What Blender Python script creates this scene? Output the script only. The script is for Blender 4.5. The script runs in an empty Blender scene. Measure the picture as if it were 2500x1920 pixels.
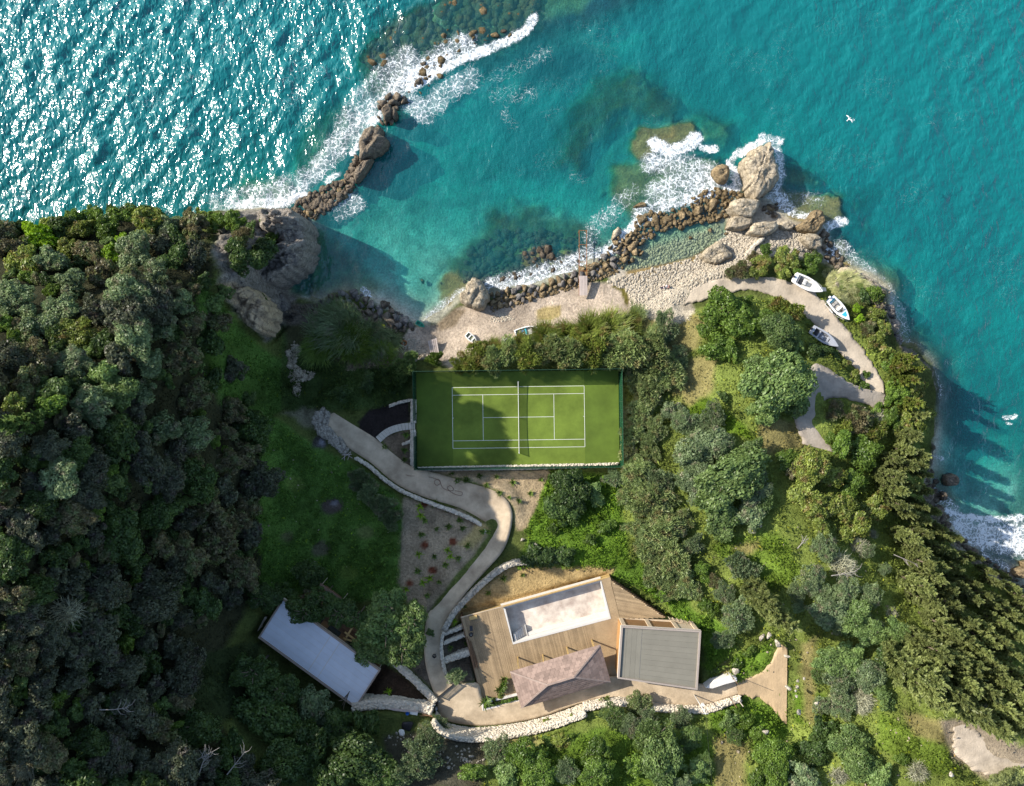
import bpy, math, random
import numpy as np
from mathutils import Vector, Matrix
from math import radians, sin, cos, pi, sqrt, atan2

random.seed(7)
RNG = np.random.default_rng(7)
SC = bpy.context.scene

# ------------------------------------------------------------------ camera, sky, sun, exposure
CAM_H = 135.7                      # metres above the sea
FPX = 1785.0                       # focal length in pixels of the 2500 x 1920 photograph
cam = bpy.data.cameras.new('drone_camera')
cam_ob = bpy.data.objects.new('drone_camera', cam)
SC.collection.objects.link(cam_ob)
cam_ob.location = (0, 0, CAM_H)
cam_ob.rotation_euler = (0, 0, 0)
cam.sensor_fit = 'HORIZONTAL'
cam.sensor_width = 36.0
cam.lens = 36.0 * FPX / 2500.0
cam.clip_start = 0.5
cam.clip_end = 6000
SC.camera = cam_ob

SUN_EL = radians(28.5)
SUN_DIR = Vector((-0.932 * cos(SUN_EL), 0.362 * cos(SUN_EL), sin(SUN_EL))).normalized()
world = bpy.data.worlds.new('World')
SC.world = world
world.use_nodes = True
_n = world.node_tree.nodes
_sky = _n.new('ShaderNodeTexSky')
_sky.sky_type = 'NISHITA'
_sky.sun_disc = False
_sky.sun_elevation = SUN_EL
_sky.sun_rotation = atan2(SUN_DIR.x, SUN_DIR.y)
_sky.air_density = 1.0
_sky.dust_density = 1.0
world.node_tree.links.new(_sky.outputs[0], _n['Background'].inputs[0])
_n['Background'].inputs[1].default_value = 0.135

sun = bpy.data.lights.new('sun', 'SUN')
sun.energy = 4.6
sun.angle = radians(0.53)
sun.color = (1.0, 0.93, 0.82)
sun_ob = bpy.data.objects.new('sun', sun)
SC.collection.objects.link(sun_ob)
sun_ob.location = (-60, 25, 120)
sun_ob.rotation_euler = SUN_DIR.to_track_quat('Z', 'Y').to_euler()

SC.view_settings.view_transform = 'Standard'
SC.view_settings.look = 'None'
SC.view_settings.gamma = 1.0
SC.view_settings.use_curve_mapping = False
SC.view_settings.exposure = 0.85

SC.cycles.max_bounces = 6
SC.cycles.diffuse_bounces = 3
SC.cycles.glossy_bounces = 2
SC.cycles.transmission_bounces = 4
SC.cycles.transparent_max_bounces = 10
SC.cycles.sample_clamp_indirect = 4.0
SC.cycles.caustics_reflective = False
SC.cycles.caustics_refractive = False

# ------------------------------------------------------------------ photo pixel -> place on the ground
def P(u, v, z=0.0):
    s = (CAM_H - z) / FPX
    return np.array(((u - 1250.0) * s, (960.0 - v) * s))

def PX(r, z=4.0):                 # a length in photo pixels at height z, in metres
    return r * (CAM_H - z) / FPX

def PL(pts, z=0.0):
    return np.array([P(p[0], p[1], p[2] if len(p) > 2 else z) for p in pts])

def to_px(x, y, z):
    s = FPX / (CAM_H - z)
    return 1250.0 + x * s, 960.0 - y * s

def zoomed(pts, ox, oy, s):       # points read off an enlarged detail of the photograph
    return [(ox + p[0] * s, oy + p[1] * s) for p in pts]

# ------------------------------------------------------------------ numpy noise
def _hash(ix, iy, seed):
    n = (ix * 374761393 + iy * 668265263 + seed * 974634777).astype(np.int64) & 0xffffffff
    n = ((n ^ (n >> 13)) * 1274126177) & 0xffffffff
    n = n ^ (n >> 16)
    return (n & 0xffffff) / float(0xffffff)

def vnoise(x, y, seed=0):
    x = np.asarray(x, float); y = np.asarray(y, float)
    ix = np.floor(x).astype(np.int64); iy = np.floor(y).astype(np.int64)
    fx = x - ix; fy = y - iy
    fx = fx * fx * fx * (fx * (fx * 6 - 15) + 10); fy = fy * fy * fy * (fy * (fy * 6 - 15) + 10)
    a = _hash(ix, iy, seed); b = _hash(ix + 1, iy, seed)
    c = _hash(ix, iy + 1, seed); d = _hash(ix + 1, iy + 1, seed)
    return (a * (1 - fx) + b * fx) * (1 - fy) + (c * (1 - fx) + d * fx) * fy

def fbm(x, y, seed=0, octv=4, lac=2.03, gain=0.5):
    t = 0; a = 1; s = 0
    for k in range(octv):
        t = t + a * vnoise(x, y, seed + 17 * k); s += a
        x = np.asarray(x) * lac + 3.7; y = np.asarray(y) * lac - 1.9; a *= gain
    return t / s

def ridged(x, y, seed=0, octv=4):
    t = 0; a = 1; s = 0
    for k in range(octv):
        t = t + a * (1 - np.abs(2 * vnoise(x, y, seed + 31 * k) - 1)); s += a
        x = np.asarray(x) * 2.07 + 5.1; y = np.asarray(y) * 2.07 - 2.3; a *= 0.5
    return t / s

def cells(x, y, seed=0):
    """blocky plateaus: each point takes the height of its cell"""
    x = np.asarray(x, float); y = np.asarray(y, float); ix = np.floor(x).astype(np.int64); iy = np.floor(y).astype(np.int64)
    best = np.full(x.shape, 9.0); val = np.zeros(x.shape)
    for i in (-1, 0, 1):
        for j in (-1, 0, 1):
            cx = ix + i + _hash(ix + i, iy + j, seed); cy = iy + j + _hash(ix + i, iy + j, seed + 7)
            d = (x - cx) ** 2 + (y - cy) ** 2; m = d < best
            best = np.where(m, d, best); val = np.where(m, _hash(ix + i, iy + j, seed + 13) + 0.35 * (x - cx) * (_hash(ix + i, iy + j, seed + 3) - 0.5) * 2 + 0.35 * (y - cy) * (_hash(ix + i, iy + j, seed + 5) - 0.5) * 2, val)
    return val

def sstep(a, b, x):
    t = np.clip((x - a) / (b - a), 0, 1)
    return t * t * (3 - 2 * t)

def inside(poly, x, y):
    poly = np.asarray(poly, float)
    c = np.zeros(np.shape(x), bool)
    n = len(poly)
    for i in range(n):
        x0, y0 = poly[i]; x1, y1 = poly[(i + 1) % n]
        if y0 == y1:
            continue
        m = ((y0 > y) != (y1 > y)) & (x < (x1 - x0) * (y - y0) / (y1 - y0) + x0)
        c ^= m
    return c

def seg_dist(pts, x, y, closed=False):
    """distance to a polyline, and the parameter (index + fraction) of the foot point"""
    pts = np.asarray(pts, float)
    best = np.full(np.shape(x), 1e9); par = np.zeros(np.shape(x))
    n = len(pts)
    for i in range(n if closed else n - 1):
        a = pts[i]; b = pts[(i + 1) % n]; d = b - a
        L = max(d @ d, 1e-9)
        t = np.clip(((x - a[0]) * d[0] + (y - a[1]) * d[1]) / L, 0, 1)
        q = np.hypot(x - a[0] - t * d[0], y - a[1] - t * d[1])
        m = q < best
        best = np.where(m, q, best); par = np.where(m, i + t, par)
    return best, par

def sdist(poly, x, y):             # signed distance, positive inside
    d, _ = seg_dist(poly, x, y, True)
    return np.where(inside(poly, x, y), d, -d)

def smooth_line(pts, step=1.0):    # Catmull-Rom through the points, even spacing
    pts = np.asarray(pts, float)
    p = np.vstack([2 * pts[0] - pts[1], pts, 2 * pts[-1] - pts[-2]])
    out = []
    for i in range(1, len(p) - 2):
        for t in np.linspace(0, 1, 12, endpoint=False):
            a, b, c, d = p[i - 1], p[i], p[i + 1], p[i + 2]
            out.append(0.5 * ((2 * b) + (c - a) * t + (2 * a - 5 * b + 4 * c - d) * t * t + (3 * b - a - 3 * c + d) * t ** 3))
    out.append(pts[-1]); out = np.array(out)
    return resample(out, step)

def resample(pts, step=1.0, n=None):
    pts = np.asarray(pts, float)
    d = np.r_[0, np.cumsum(np.linalg.norm(np.diff(pts[:, :2], axis=0), axis=1))]
    n = n or max(2, int(round(d[-1] / step)) + 1)
    s = np.linspace(0, d[-1], n)
    return np.stack([np.interp(s, d, pts[:, k]) for k in range(pts.shape[1])], 1)

# ------------------------------------------------------------------ objects
COL = SC.collection
LOC = {}                           # world place of each root

def mesh_np(name, V, F, mat=None, smooth=False):
    """V (n,3); F (m,k) int array or a list of such arrays"""
    me = bpy.data.meshes.new(name)
    Fs = F if isinstance(F, list) else [F]
    V = np.ascontiguousarray(V, np.float32)
    me.vertices.add(len(V)); me.vertices.foreach_set('co', V.ravel())
    nl = sum(f.size for f in Fs); nf = sum(len(f) for f in Fs)
    me.loops.add(nl); me.polygons.add(nf)
    me.loops.foreach_set('vertex_index', np.concatenate([f.ravel() for f in Fs]).astype(np.int32))
    sizes = np.concatenate([np.full(len(f), f.shape[1]) for f in Fs]).astype(np.int32)
    me.polygons.foreach_set('loop_start', np.r_[0, np.cumsum(sizes)[:-1]].astype(np.int32))
    me.update(calc_edges=True)
    if smooth:
        me.polygons.foreach_set('use_smooth', np.ones(nf, bool))
    if mat:
        me.materials.append(mat)
    me.validate()
    return me

def attr_color(me, name, cols):
    a = me.attributes.new(name, 'FLOAT_COLOR', 'POINT')
    c = np.ones((len(me.vertices), 4), np.float32); c[:, :cols.shape[1]] = cols
    a.data.foreach_set('color', c.ravel())

def attr_float(me, name, vals):
    a = me.attributes.new(name, 'FLOAT', 'POINT')
    a.data.foreach_set('value', np.ascontiguousarray(vals, np.float32).ravel())

def link(name, data, parent=None, loc=(0, 0, 0), rot=None):
    o = bpy.data.objects.new(name, data)
    COL.objects.link(o)
    if parent is not None:
        o.parent = parent
    o.location = loc
    if rot is not None:
        o.rotation_euler = rot
    return o

def tag(o, label=None, cat=None, group=None, kind=None):
    if label: o['label'] = label
    if cat: o['category'] = cat
    if group: o['group'] = group
    if kind: o['kind'] = kind
    return o

def thing(name, loc, label=None, cat=None, group=None, rz=0.0):
    o = link(name, None, None, tuple(float(c) for c in loc), (0, 0, rz))
    o.empty_display_size = 0.3
    LOC[o.name] = Vector(loc)
    return tag(o, label, cat, group)

class MB:
    """collects boxes, prisms and tubes and links them as ONE mesh object"""
    def __init__(self):
        self.v = []; self.f = []
    def add(self, V, F):
        k = len(self.v)
        self.v += [tuple(map(float, p)) for p in V]
        self.f += [tuple(i + k for i in f) for f in F]
        return self
    def prism(self, poly, z0, z1, taper=None):
        poly = [tuple(p[:2]) for p in poly]
        a = sum(poly[i][0] * poly[(i + 1) % len(poly)][1] - poly[(i + 1) % len(poly)][0] * poly[i][1] for i in range(len(poly)))
        if a < 0: poly = poly[::-1]
        n = len(poly)
        top = taper if taper is not None else poly
        V = [(p[0], p[1], z0) for p in poly] + [(p[0], p[1], z1) for p in top]
        F = [tuple(range(n - 1, -1, -1)), tuple(range(n, 2 * n))] + [(i, (i + 1) % n, n + (i + 1) % n, n + i) for i in range(n)]
        return self.add(V, F)
    def box(self, c, s, rz=0.0, tilt=None):
        hx, hy, hz = s[0] / 2, s[1] / 2, s[2] / 2
        V = []
        M = Matrix.Rotation(rz, 3, 'Z')
        if tilt is not None: M = M @ tilt
        for dz in (-hz, hz):
            for dx, dy in ((-hx, -hy), (hx, -hy), (hx, hy), (-hx, hy)):
                p = M @ Vector((dx, dy, dz)); V.append((c[0] + p.x, c[1] + p.y, c[2] + p.z))
        return self.add(V, [(3, 2, 1, 0), (4, 5, 6, 7), (0, 1, 5, 4), (1, 2, 6, 5), (2, 3, 7, 6), (3, 0, 4, 7)])
    def beam(self, a, b, w, h):
        """a square-cut bar from a to b"""
        a = Vector(a); b = Vector(b); d = (b - a)
        L = d.length
        if L < 1e-6: return self
        q = d.to_track_quat('X', 'Z').to_matrix()
        V = []
        for dx in (0, L):
            for dy, dz in ((-w / 2, -h / 2), (w / 2, -h / 2), (w / 2, h / 2), (-w / 2, h / 2)):
                V.append(tuple(a + q @ Vector((dx, dy, dz))))
        return self.add(V, [(3, 2, 1, 0), (4, 5, 6, 7), (0, 1, 5, 4), (1, 2, 6, 5), (2, 3, 7, 6), (3, 0, 4, 7)])
    def tube(self, pts, r, n=8, r1=None):
        pts = [Vector(p) for p in pts]
        m = len(pts); V = []
        up = Vector((0, 0, 1))
        for i, p in enumerate(pts):
            d = (pts[min(i + 1, m - 1)] - pts[max(i - 1, 0)])
            if d.length < 1e-9: d = Vector((0, 0, 1))
            d.normalize()
            s = d.cross(up) if abs(d.z) < 0.95 else d.cross(Vector((1, 0, 0)))
            s.normalize(); t = s.cross(d)
            rr = r if r1 is None else r + (r1 - r) * i / max(m - 1, 1)
            for k in range(n):
                a = 2 * pi * k / n
                V.append(p + s * (rr * cos(a)) + t * (rr * sin(a)))
        F = [(i * n + k, i * n + (k + 1) % n, (i + 1) * n + (k + 1) % n, (i + 1) * n + k) for i in range(m - 1) for k in range(n)]
        F += [tuple(range(n - 1, -1, -1)), tuple((m - 1) * n + k for k in range(n))]
        return self.add(V, F)
    def lathe(self, prof, c=(0, 0, 0), n=16):
        V = []; m = len(prof)
        for r, z in prof:
            for k in range(n):
                a = 2 * pi * k / n; V.append((c[0] + r * cos(a), c[1] + r * sin(a), c[2] + z))
        F = [(i * n + k, i * n + (k + 1) % n, (i + 1) * n + (k + 1) % n, (i + 1) * n + k) for i in range(m - 1) for k in range(n)]
        F += [tuple(range(n - 1, -1, -1)), tuple((m - 1) * n + k for k in range(n))]
        return self.add(V, F)
    def data(self, name, mat, smooth=False, sub=None):
        me = bpy.data.meshes.new(name)
        v = self.v
        if sub is not None: v = [(p[0] - sub[0], p[1] - sub[1], p[2] - sub[2]) for p in v]
        me.from_pydata(v, [], self.f); me.update()
        if mat: me.materials.append(mat)
        if smooth: me.polygons.foreach_set('use_smooth', np.ones(len(me.polygons), bool))
        return me
    def build(self, name, mat, parent=None, smooth=False, local=False, bev=0.0):
        """vertices are in world coordinates unless local; a child sits at its root's origin"""
        root = parent
        while root is not None and root.parent is not None: root = root.parent
        sub = None
        if root is not None and not local: sub = LOC[root.name]
        o = link(name, self.data(name, mat, smooth, sub), parent)
        if bev > 0:
            m = o.modifiers.new('edge', 'BEVEL'); m.width = bev; m.segments = 1; m.limit_method = 'ANGLE'
        if parent is None: LOC[o.name] = Vector((0, 0, 0))
        return o

# ------------------------------------------------------------------ materials
MATS = {}
def nodes(name):
    m = bpy.data.materials.new(name); m.use_nodes = True
    nt = m.node_tree; nt.nodes.clear()
    out = nt.nodes.new('ShaderNodeOutputMaterial')
    MATS[name] = m
    return m, nt, out

def N(nt, typ, **kw):
    n = nt.nodes.new(typ)
    for k, v in kw.items():
        if k.startswith('i_'):
            n.inputs[int(k[2:])].default_value = v
        else:
            setattr(n, k, v)
    return n

def L(nt, a, b): nt.links.new(a, b)

def math_n(nt, op, a, b=None, clamp=False):
    n = nt.nodes.new('ShaderNodeMath'); n.operation = op; n.use_clamp = clamp
    for i, x in enumerate((a, b)):
        if x is None: continue
        if hasattr(x, 'is_linked') or hasattr(x, 'links'): L(nt, x, n.inputs[i])
        else: n.inputs[i].default_value = x
    return n.outputs[0]

def mixc(nt, fac, a, b, mode='MIX'):
    n = nt.nodes.new('ShaderNodeMix'); n.data_type = 'RGBA'; n.blend_type = mode
    for s, x in ((n.inputs[0], fac), (n.inputs[6], a), (n.inputs[7], b)):
        if hasattr(x, 'links'): L(nt, x, s)
        elif isinstance(x, (tuple, list)): s.default_value = tuple(x) + (1,) if len(x) == 3 else x
        else: s.default_value = x
    return n.outputs[2]

def ramp(nt, fac, stops):
    n = nt.nodes.new('ShaderNodeValToRGB')
    e = n.color_ramp.elements
    while len(e) < len(stops): e.new(0.5)
    for k, (p, c) in enumerate(stops):
        e[k].position = p; e[k].color = tuple(c) + (1,) if len(c) == 3 else c
    L(nt, fac, n.inputs[0])
    return n.outputs[0]

def plain(name, col, rough=0.7, var=0.15, scale=2.0, bump=0.0, bscale=None, metal=0.0, spec=0.3, col2=None, objvar=0.0, streak=None):
    """a surface with two scales of noise in its colour and fine relief"""
    m, nt, out = nodes(name)
    geo = N(nt, 'ShaderNodeNewGeometry')
    bs = N(nt, 'ShaderNodeBsdfPrincipled')
    vec = geo.outputs['Position']
    if streak:
        mp = N(nt, 'ShaderNodeMapping'); mp.inputs['Scale'].default_value = streak[1]; mp.inputs['Rotation'].default_value = (0, 0, streak[0])
        L(nt, vec, mp.inputs[0]); vec = mp.outputs[0]
    n1 = N(nt, 'ShaderNodeTexNoise'); n1.inputs['Scale'].default_value = scale; n1.inputs['Detail'].default_value = 5
    n1.inputs['Roughness'].default_value = 0.65
    L(nt, vec, n1.inputs[0])
    lo = tuple(c * (1 - var) for c in col); hi = tuple(min(1, c * (1 + var)) for c in (col2 or col))
    c = ramp(nt, n1.outputs[0], [(0.3, lo), (0.7, hi)])
    if objvar > 0:
        oi = N(nt, 'ShaderNodeObjectInfo')
        k = math_n(nt, 'MULTIPLY_ADD', oi.outputs['Random'], 2 * objvar)
        k.node.inputs[2].default_value = 1 - objvar
        v = N(nt, 'ShaderNodeVectorMath', operation='SCALE'); L(nt, c, v.inputs[0]); L(nt, k, v.inputs[3]); c = v.outputs[0]
    L(nt, c, bs.inputs['Base Color'])
    bs.inputs['Roughness'].default_value = rough
    bs.inputs['Metallic'].default_value = metal
    bs.inputs['Specular IOR Level'].default_value = spec
    if bump > 0:
        n2 = N(nt, 'ShaderNodeTexNoise'); n2.inputs['Scale'].default_value = bscale or scale * 4; n2.inputs['Detail'].default_value = 6
        L(nt, geo.outputs['Position'], n2.inputs[0])
        b = N(nt, 'ShaderNodeBump'); b.inputs['Strength'].default_value = 1.0; b.inputs['Distance'].default_value = bump
        L(nt, n2.outputs[0], b.inputs['Height']); L(nt, b.outputs[0], bs.inputs['Normal'])
    L(nt, bs.outputs[0], out.inputs[0])
    return m

def leaf_mat(name, c_lo, c_hi, c_odd=None, odd=0.0, trans=0.42, scale=0.45, objvar=0.22):
    """leaves: colour wanders over the crown, from one tree to the next and from clump to clump"""
    m, nt, out = nodes(name)
    geo = N(nt, 'ShaderNodeNewGeometry')
    n1 = N(nt, 'ShaderNodeTexNoise'); n1.inputs['Scale'].default_value = scale; n1.inputs['Detail'].default_value = 3
    L(nt, geo.outputs['Position'], n1.inputs[0])
    c = ramp(nt, n1.outputs[0], [(0.32, c_lo), (0.68, c_hi)])
    n2 = N(nt, 'ShaderNodeTexNoise'); n2.inputs['Scale'].default_value = 1.9; n2.inputs['Detail'].default_value = 2
    L(nt, geo.outputs['Position'], n2.inputs[0])
    k2 = N(nt, 'ShaderNodeMapRange'); k2.inputs[1].default_value = 0.3; k2.inputs[2].default_value = 0.7; k2.inputs[3].default_value = 0.66; k2.inputs[4].default_value = 1.34
    L(nt, n2.outputs[0], k2.inputs[0])
    oi = N(nt, 'ShaderNodeObjectInfo')
    k = math_n(nt, 'MULTIPLY_ADD', oi.outputs['Random'], 2 * objvar); k.node.inputs[2].default_value = 1 - objvar
    k = math_n(nt, 'MULTIPLY', k, k2.outputs[0])
    v = N(nt, 'ShaderNodeVectorMath', operation='SCALE'); L(nt, c, v.inputs[0]); L(nt, k, v.inputs[3]); c = v.outputs[0]
    if c_odd:
        n3 = N(nt, 'ShaderNodeTexNoise'); n3.inputs['Scale'].default_value = 0.8; n3.inputs['Detail'].default_value = 4
        L(nt, geo.outputs['Position'], n3.inputs[0])
        f = N(nt, 'ShaderNodeMapRange'); f.inputs[1].default_value = 0.62 - odd * 0.25; f.inputs[2].default_value = 0.72 - odd * 0.2
        L(nt, n3.outputs[0], f.inputs[0])
        c = mixc(nt, f.outputs[0], c, c_odd)
    d = N(nt, 'ShaderNodeBsdfDiffuse'); L(nt, c, d.inputs[0])
    t = N(nt, 'ShaderNodeBsdfTranslucent'); L(nt, c, t.inputs[0])
    mx = N(nt, 'ShaderNodeMixShader'); mx.inputs[0].default_value = trans
    L(nt, d.outputs[0], mx.inputs[1]); L(nt, t.outputs[0], mx.inputs[2])
    g = N(nt, 'ShaderNodeBsdfGlossy'); g.inputs['Roughness'].default_value = 0.45
    m2 = N(nt, 'ShaderNodeMixShader'); m2.inputs[0].default_value = 0.025
    L(nt, mx.outputs[0], m2.inputs[1]); L(nt, g.outputs[0], m2.inputs[2])
    L(nt, m2.outputs[0], out.inputs[0])
    return m

def rock_mat(name, base, dark, warm, scale=0.8, bump=0.12, wet=None):
    m, nt, out = nodes(name)
    geo = N(nt, 'ShaderNodeNewGeometry')
    bs = N(nt, 'ShaderNodeBsdfPrincipled')
    n1 = N(nt, 'ShaderNodeTexNoise'); n1.inputs['Scale'].default_value = scale; n1.inputs['Detail'].default_value = 8; n1.inputs['Roughness'].default_value = 0.65
    L(nt, geo.outputs['Position'], n1.inputs[0])
    c = ramp(nt, n1.outputs[0], [(0.32, dark), (0.5, base), (0.72, warm)])
    vo = N(nt, 'ShaderNodeTexVoronoi'); vo.feature = 'DISTANCE_TO_EDGE'; vo.inputs['Scale'].default_value = scale * 0.9
    wv = N(nt, 'ShaderNodeVectorMath', operation='MULTIPLY_ADD'); wv.inputs[1].default_value = (1.2, 1.2, 1.2)
    L(nt, n1.outputs[1], wv.inputs[0]); L(nt, geo.outputs['Position'], wv.inputs[2]); L(nt, wv.outputs[0], vo.inputs[0])
    cr = N(nt, 'ShaderNodeMapRange'); cr.inputs[1].default_value = 0.0; cr.inputs[2].default_value = 0.06; cr.inputs[3].default_value = 0.5; cr.inputs[4].default_value = 1.0
    L(nt, vo.outputs['Distance'], cr.inputs[0])
    oi = N(nt, 'ShaderNodeObjectInfo')
    k = math_n(nt, 'MULTIPLY_ADD', oi.outputs['Random'], 0.4); k.node.inputs[2].default_value = 0.8
    k = math_n(nt, 'MULTIPLY', k, cr.outputs[0])
    v = N(nt, 'ShaderNodeVectorMath', operation='SCALE'); L(nt, c, v.inputs[0]); L(nt, k, v.inputs[3]); c = v.outputs[0]
    if wet:                         # weed and damp up to the splash line
        sp = N(nt, 'ShaderNodeSeparateXYZ'); L(nt, geo.outputs['Position'], sp.inputs[0])
        zz = math_n(nt, 'MULTIPLY_ADD', n1.outputs[0], 1.6); L(nt, sp.outputs[2], zz.node.inputs[2])
        w = N(nt, 'ShaderNodeMapRange'); w.inputs[1].default_value = wet[1]; w.inputs[2].default_value = wet[1] + 0.7; w.inputs[3].default_value = 1.0; w.inputs[4].default_value = 0.0
        L(nt, zz, w.inputs[0]); c = mixc(nt, w.outputs[0], c, wet[0])
    L(nt, c, bs.inputs['Base Color']); bs.inputs['Roughness'].default_value = 0.85; bs.inputs['Specular IOR Level'].default_value = 0.25
    n3 = N(nt, 'ShaderNodeTexNoise'); n3.inputs['Scale'].default_value = scale * 4.5; n3.inputs['Detail'].default_value = 6; n3.inputs['Roughness'].default_value = 0.7
    mp3 = N(nt, 'ShaderNodeMapping'); mp3.inputs['Rotation'].default_value = (0.3, 0.2, 0.7); mp3.inputs['Scale'].default_value = (0.45, 1.6, 1.6); L(nt, geo.outputs['Position'], mp3.inputs[0]); L(nt, mp3.outputs[0], n3.inputs[0])
    hsum = math_n(nt, 'ADD', math_n(nt, 'ADD', n1.outputs[0], math_n(nt, 'MULTIPLY', n3.outputs[0], 0.5)), math_n(nt, 'MULTIPLY', cr.outputs[0], 0.35))
    b = N(nt, 'ShaderNodeBump'); b.inputs['Distance'].default_value = bump * 4; b.inputs['Strength'].default_value = 1.0
    L(nt, hsum, b.inputs['Height']); L(nt, b.outputs[0], bs.inputs['Normal'])
    L(nt, bs.outputs[0], out.inputs[0])
    return m

# ------------------------------------------------------------------ the lie of the land
COAST_PX = [(-900, 640), (-300, 600), (-100, 595), (0, 582), (60, 568), (120, 555), (250, 540), (330, 538), (430, 556), (470, 545), (540, 520),
            (640, 510), (700, 520), (742, 540), (752, 590), (738, 640), (700, 690), (705, 722), (780, 742), (850, 722), (900, 738), (950, 760),
            (990, 786), (1020, 797), (1065, 792), (1088, 772), (1112, 748), (1150, 722), (1190, 728), (1260, 713), (1340, 693), (1410, 670),
            (1450, 648), (1480, 642), (1530, 660), (1600, 647), (1680, 630), (1730, 602), (1765, 575), (1775, 530), (1800, 498), (1870, 492),
            (1900, 520), (1940, 545), (1985, 540), (2005, 560), (2010, 600), (2005, 640), (2030, 655), (2080, 655), (2120, 672), (2165, 705),
            (2165, 760), (2180, 800), (2195, 840), (2230, 850), (2270, 890), (2285, 950), (2280, 1050), (2270, 1120), (2255, 1190), (2270, 1240),
            (2320, 1310), (2400, 1375), (2460, 1415), (2530, 1470), (2700, 1600), (2900, 1800), (3300, 3400), (-2500, 3400), (-2500, 700)]
COAST = PL(COAST_PX, 0)

LAND = [(640, 560, 8), (700, 580, 7), (600, 640, 13), (560, 560, 11), (480, 560, 9), (300, 560, 9), (150, 580, 10), (20, 600, 12),
        (650, 700, 10), (600, 760, 14), (540, 700, 17), (450, 650, 20), (300, 660, 16), (150, 680, 18), (20, 700, 21), (640, 790, 7),
        (420, 760, 27), (300, 780, 26), (150, 800, 26), (20, 820, 31), (490, 820, 22), (560, 850, 12), (600, 900, 9), (640, 950, 6.5), (690, 900, 5),
        (700, 800, 4), (680, 740, 2.2), (740, 770, 2), (400, 900, 29), (250, 950, 32), (100, 1000, 39), (560, 1000, 13), (620, 1050, 8.5), (700, 1050, 5.5),
        (650, 1200, 8.5), (750, 1200, 6), (850, 1150, 5), (560, 1200, 15), (450, 1150, 25), (300, 1150, 34), (100, 1200, 39),
        (620, 1400, 12), (540, 1400, 17), (400, 1400, 25), (200, 1400, 34), (30, 1400, 41), (700, 1350, 9), (850, 1300, 7.5), (950, 1350, 8), (900, 1450, 9.5),
        (1000, 1250, 6.3), (1100, 1250, 6.6), (1150, 1320, 8), (640, 1650, 13.5), (500, 1650, 22), (300, 1650, 28), (100, 1650, 37), (700, 1800, 17),
        (500, 1850, 26), (200, 1880, 34), (850, 1700, 11.3), (780, 1620, 10.3), (720, 1500, 9.8), (850, 1850, 17),
        (1080, 1700, 12.2), (1250, 1735, 12.6), (1500, 1680, 12.8), (1750, 1685, 13.2), (1880, 1670, 13.8), (1940, 1740, 15), (990, 1640, 11.5),
        (1100, 1850, 18), (1300, 1850, 18.5), (1500, 1850, 18.5), (1700, 1850, 17.5), (1900, 1850, 19), (1400, 1770, 17), (1600, 1780, 16.5),
        (1200, 1460, 9.2), (1300, 1420, 9.2), (1450, 1390, 9.3), (1400, 1300, 7.5), (1350, 1180, 5), (1280, 1200, 5), (1500, 1250, 7), (1600, 1350, 9),
        (1650, 1480, 10.5), (1780, 1550, 12), (900, 800, 1.5), (1000, 840, 1.6), (1100, 840, 1.5), (1200, 790, 1.2), (1300, 770, 1.2), (1450, 740, 1.3),
        (1600, 720, 1.5), (1700, 690, 2), (1800, 670, 2.8), (1900, 670, 3.1), (1500, 820, 2.6), (1250, 860, 2.6), (1780, 600, 0.9), (1900, 580, 1.1), (1960, 600, 1.3),
        (850, 900, 3.4), (950, 950, 4), (880, 1000, 4.2), (950, 1040, 4.2), (1000, 1000, 4), (1250, 950, 4), (1250, 1100, 4), (1450, 1000, 4),
        (1650, 800, 3.5), (1750, 750, 4.5), (1750, 900, 7), (1900, 900, 8.5), (1900, 760, 5), (2000, 740, 3.5), (2060, 800, 3.9), (2120, 870, 4.8),
        (2150, 960, 5.8), (2050, 930, 7), (1980, 1000, 8), (1980, 1080, 9.2), (1650, 1000, 6), (1700, 1150, 9), (1850, 1150, 10.5), (2000, 1200, 10.5),
        (2150, 1150, 6.2), (2200, 1000, 5.6), (2200, 900, 4.6), (2140, 750, 3.6), (2080, 690, 2.8), (1800, 1350, 12), (2000, 1400, 15), (2150, 1400, 12),
        (2300, 1420, 7.5), (2250, 1250, 3.4), (1950, 1550, 15), (2150, 1600, 19), (2350, 1600, 19), (2450, 1500, 9), (2100, 1800, 20), (2300, 1800, 24),
        (2450, 1750, 25), (2450, 1900, 27), (1850, 1250, 11), (1590, 1100, 5.5), (1580, 950, 4.4), (1600, 870, 3.7)]
LAND_W = [(-96, -14, 50), (-75, -1, 40), (-57.5, 15, 29), (-125, -25, 55), (-150, 5, 60), (-150, -60, 56), (-115, -80, 50), (-90, -60, 43), (-60, -95, 36),
          (0, -95, 28), (60, -95, 30), (100, -95, 32), (-110, 12, 40), (-120, 25, 22), (-104, 20, 26), (120, -70, 20), (-300, -50, 68), (-300, -300, 66), (300, -300, 40), (0, -300, 45)]
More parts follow.
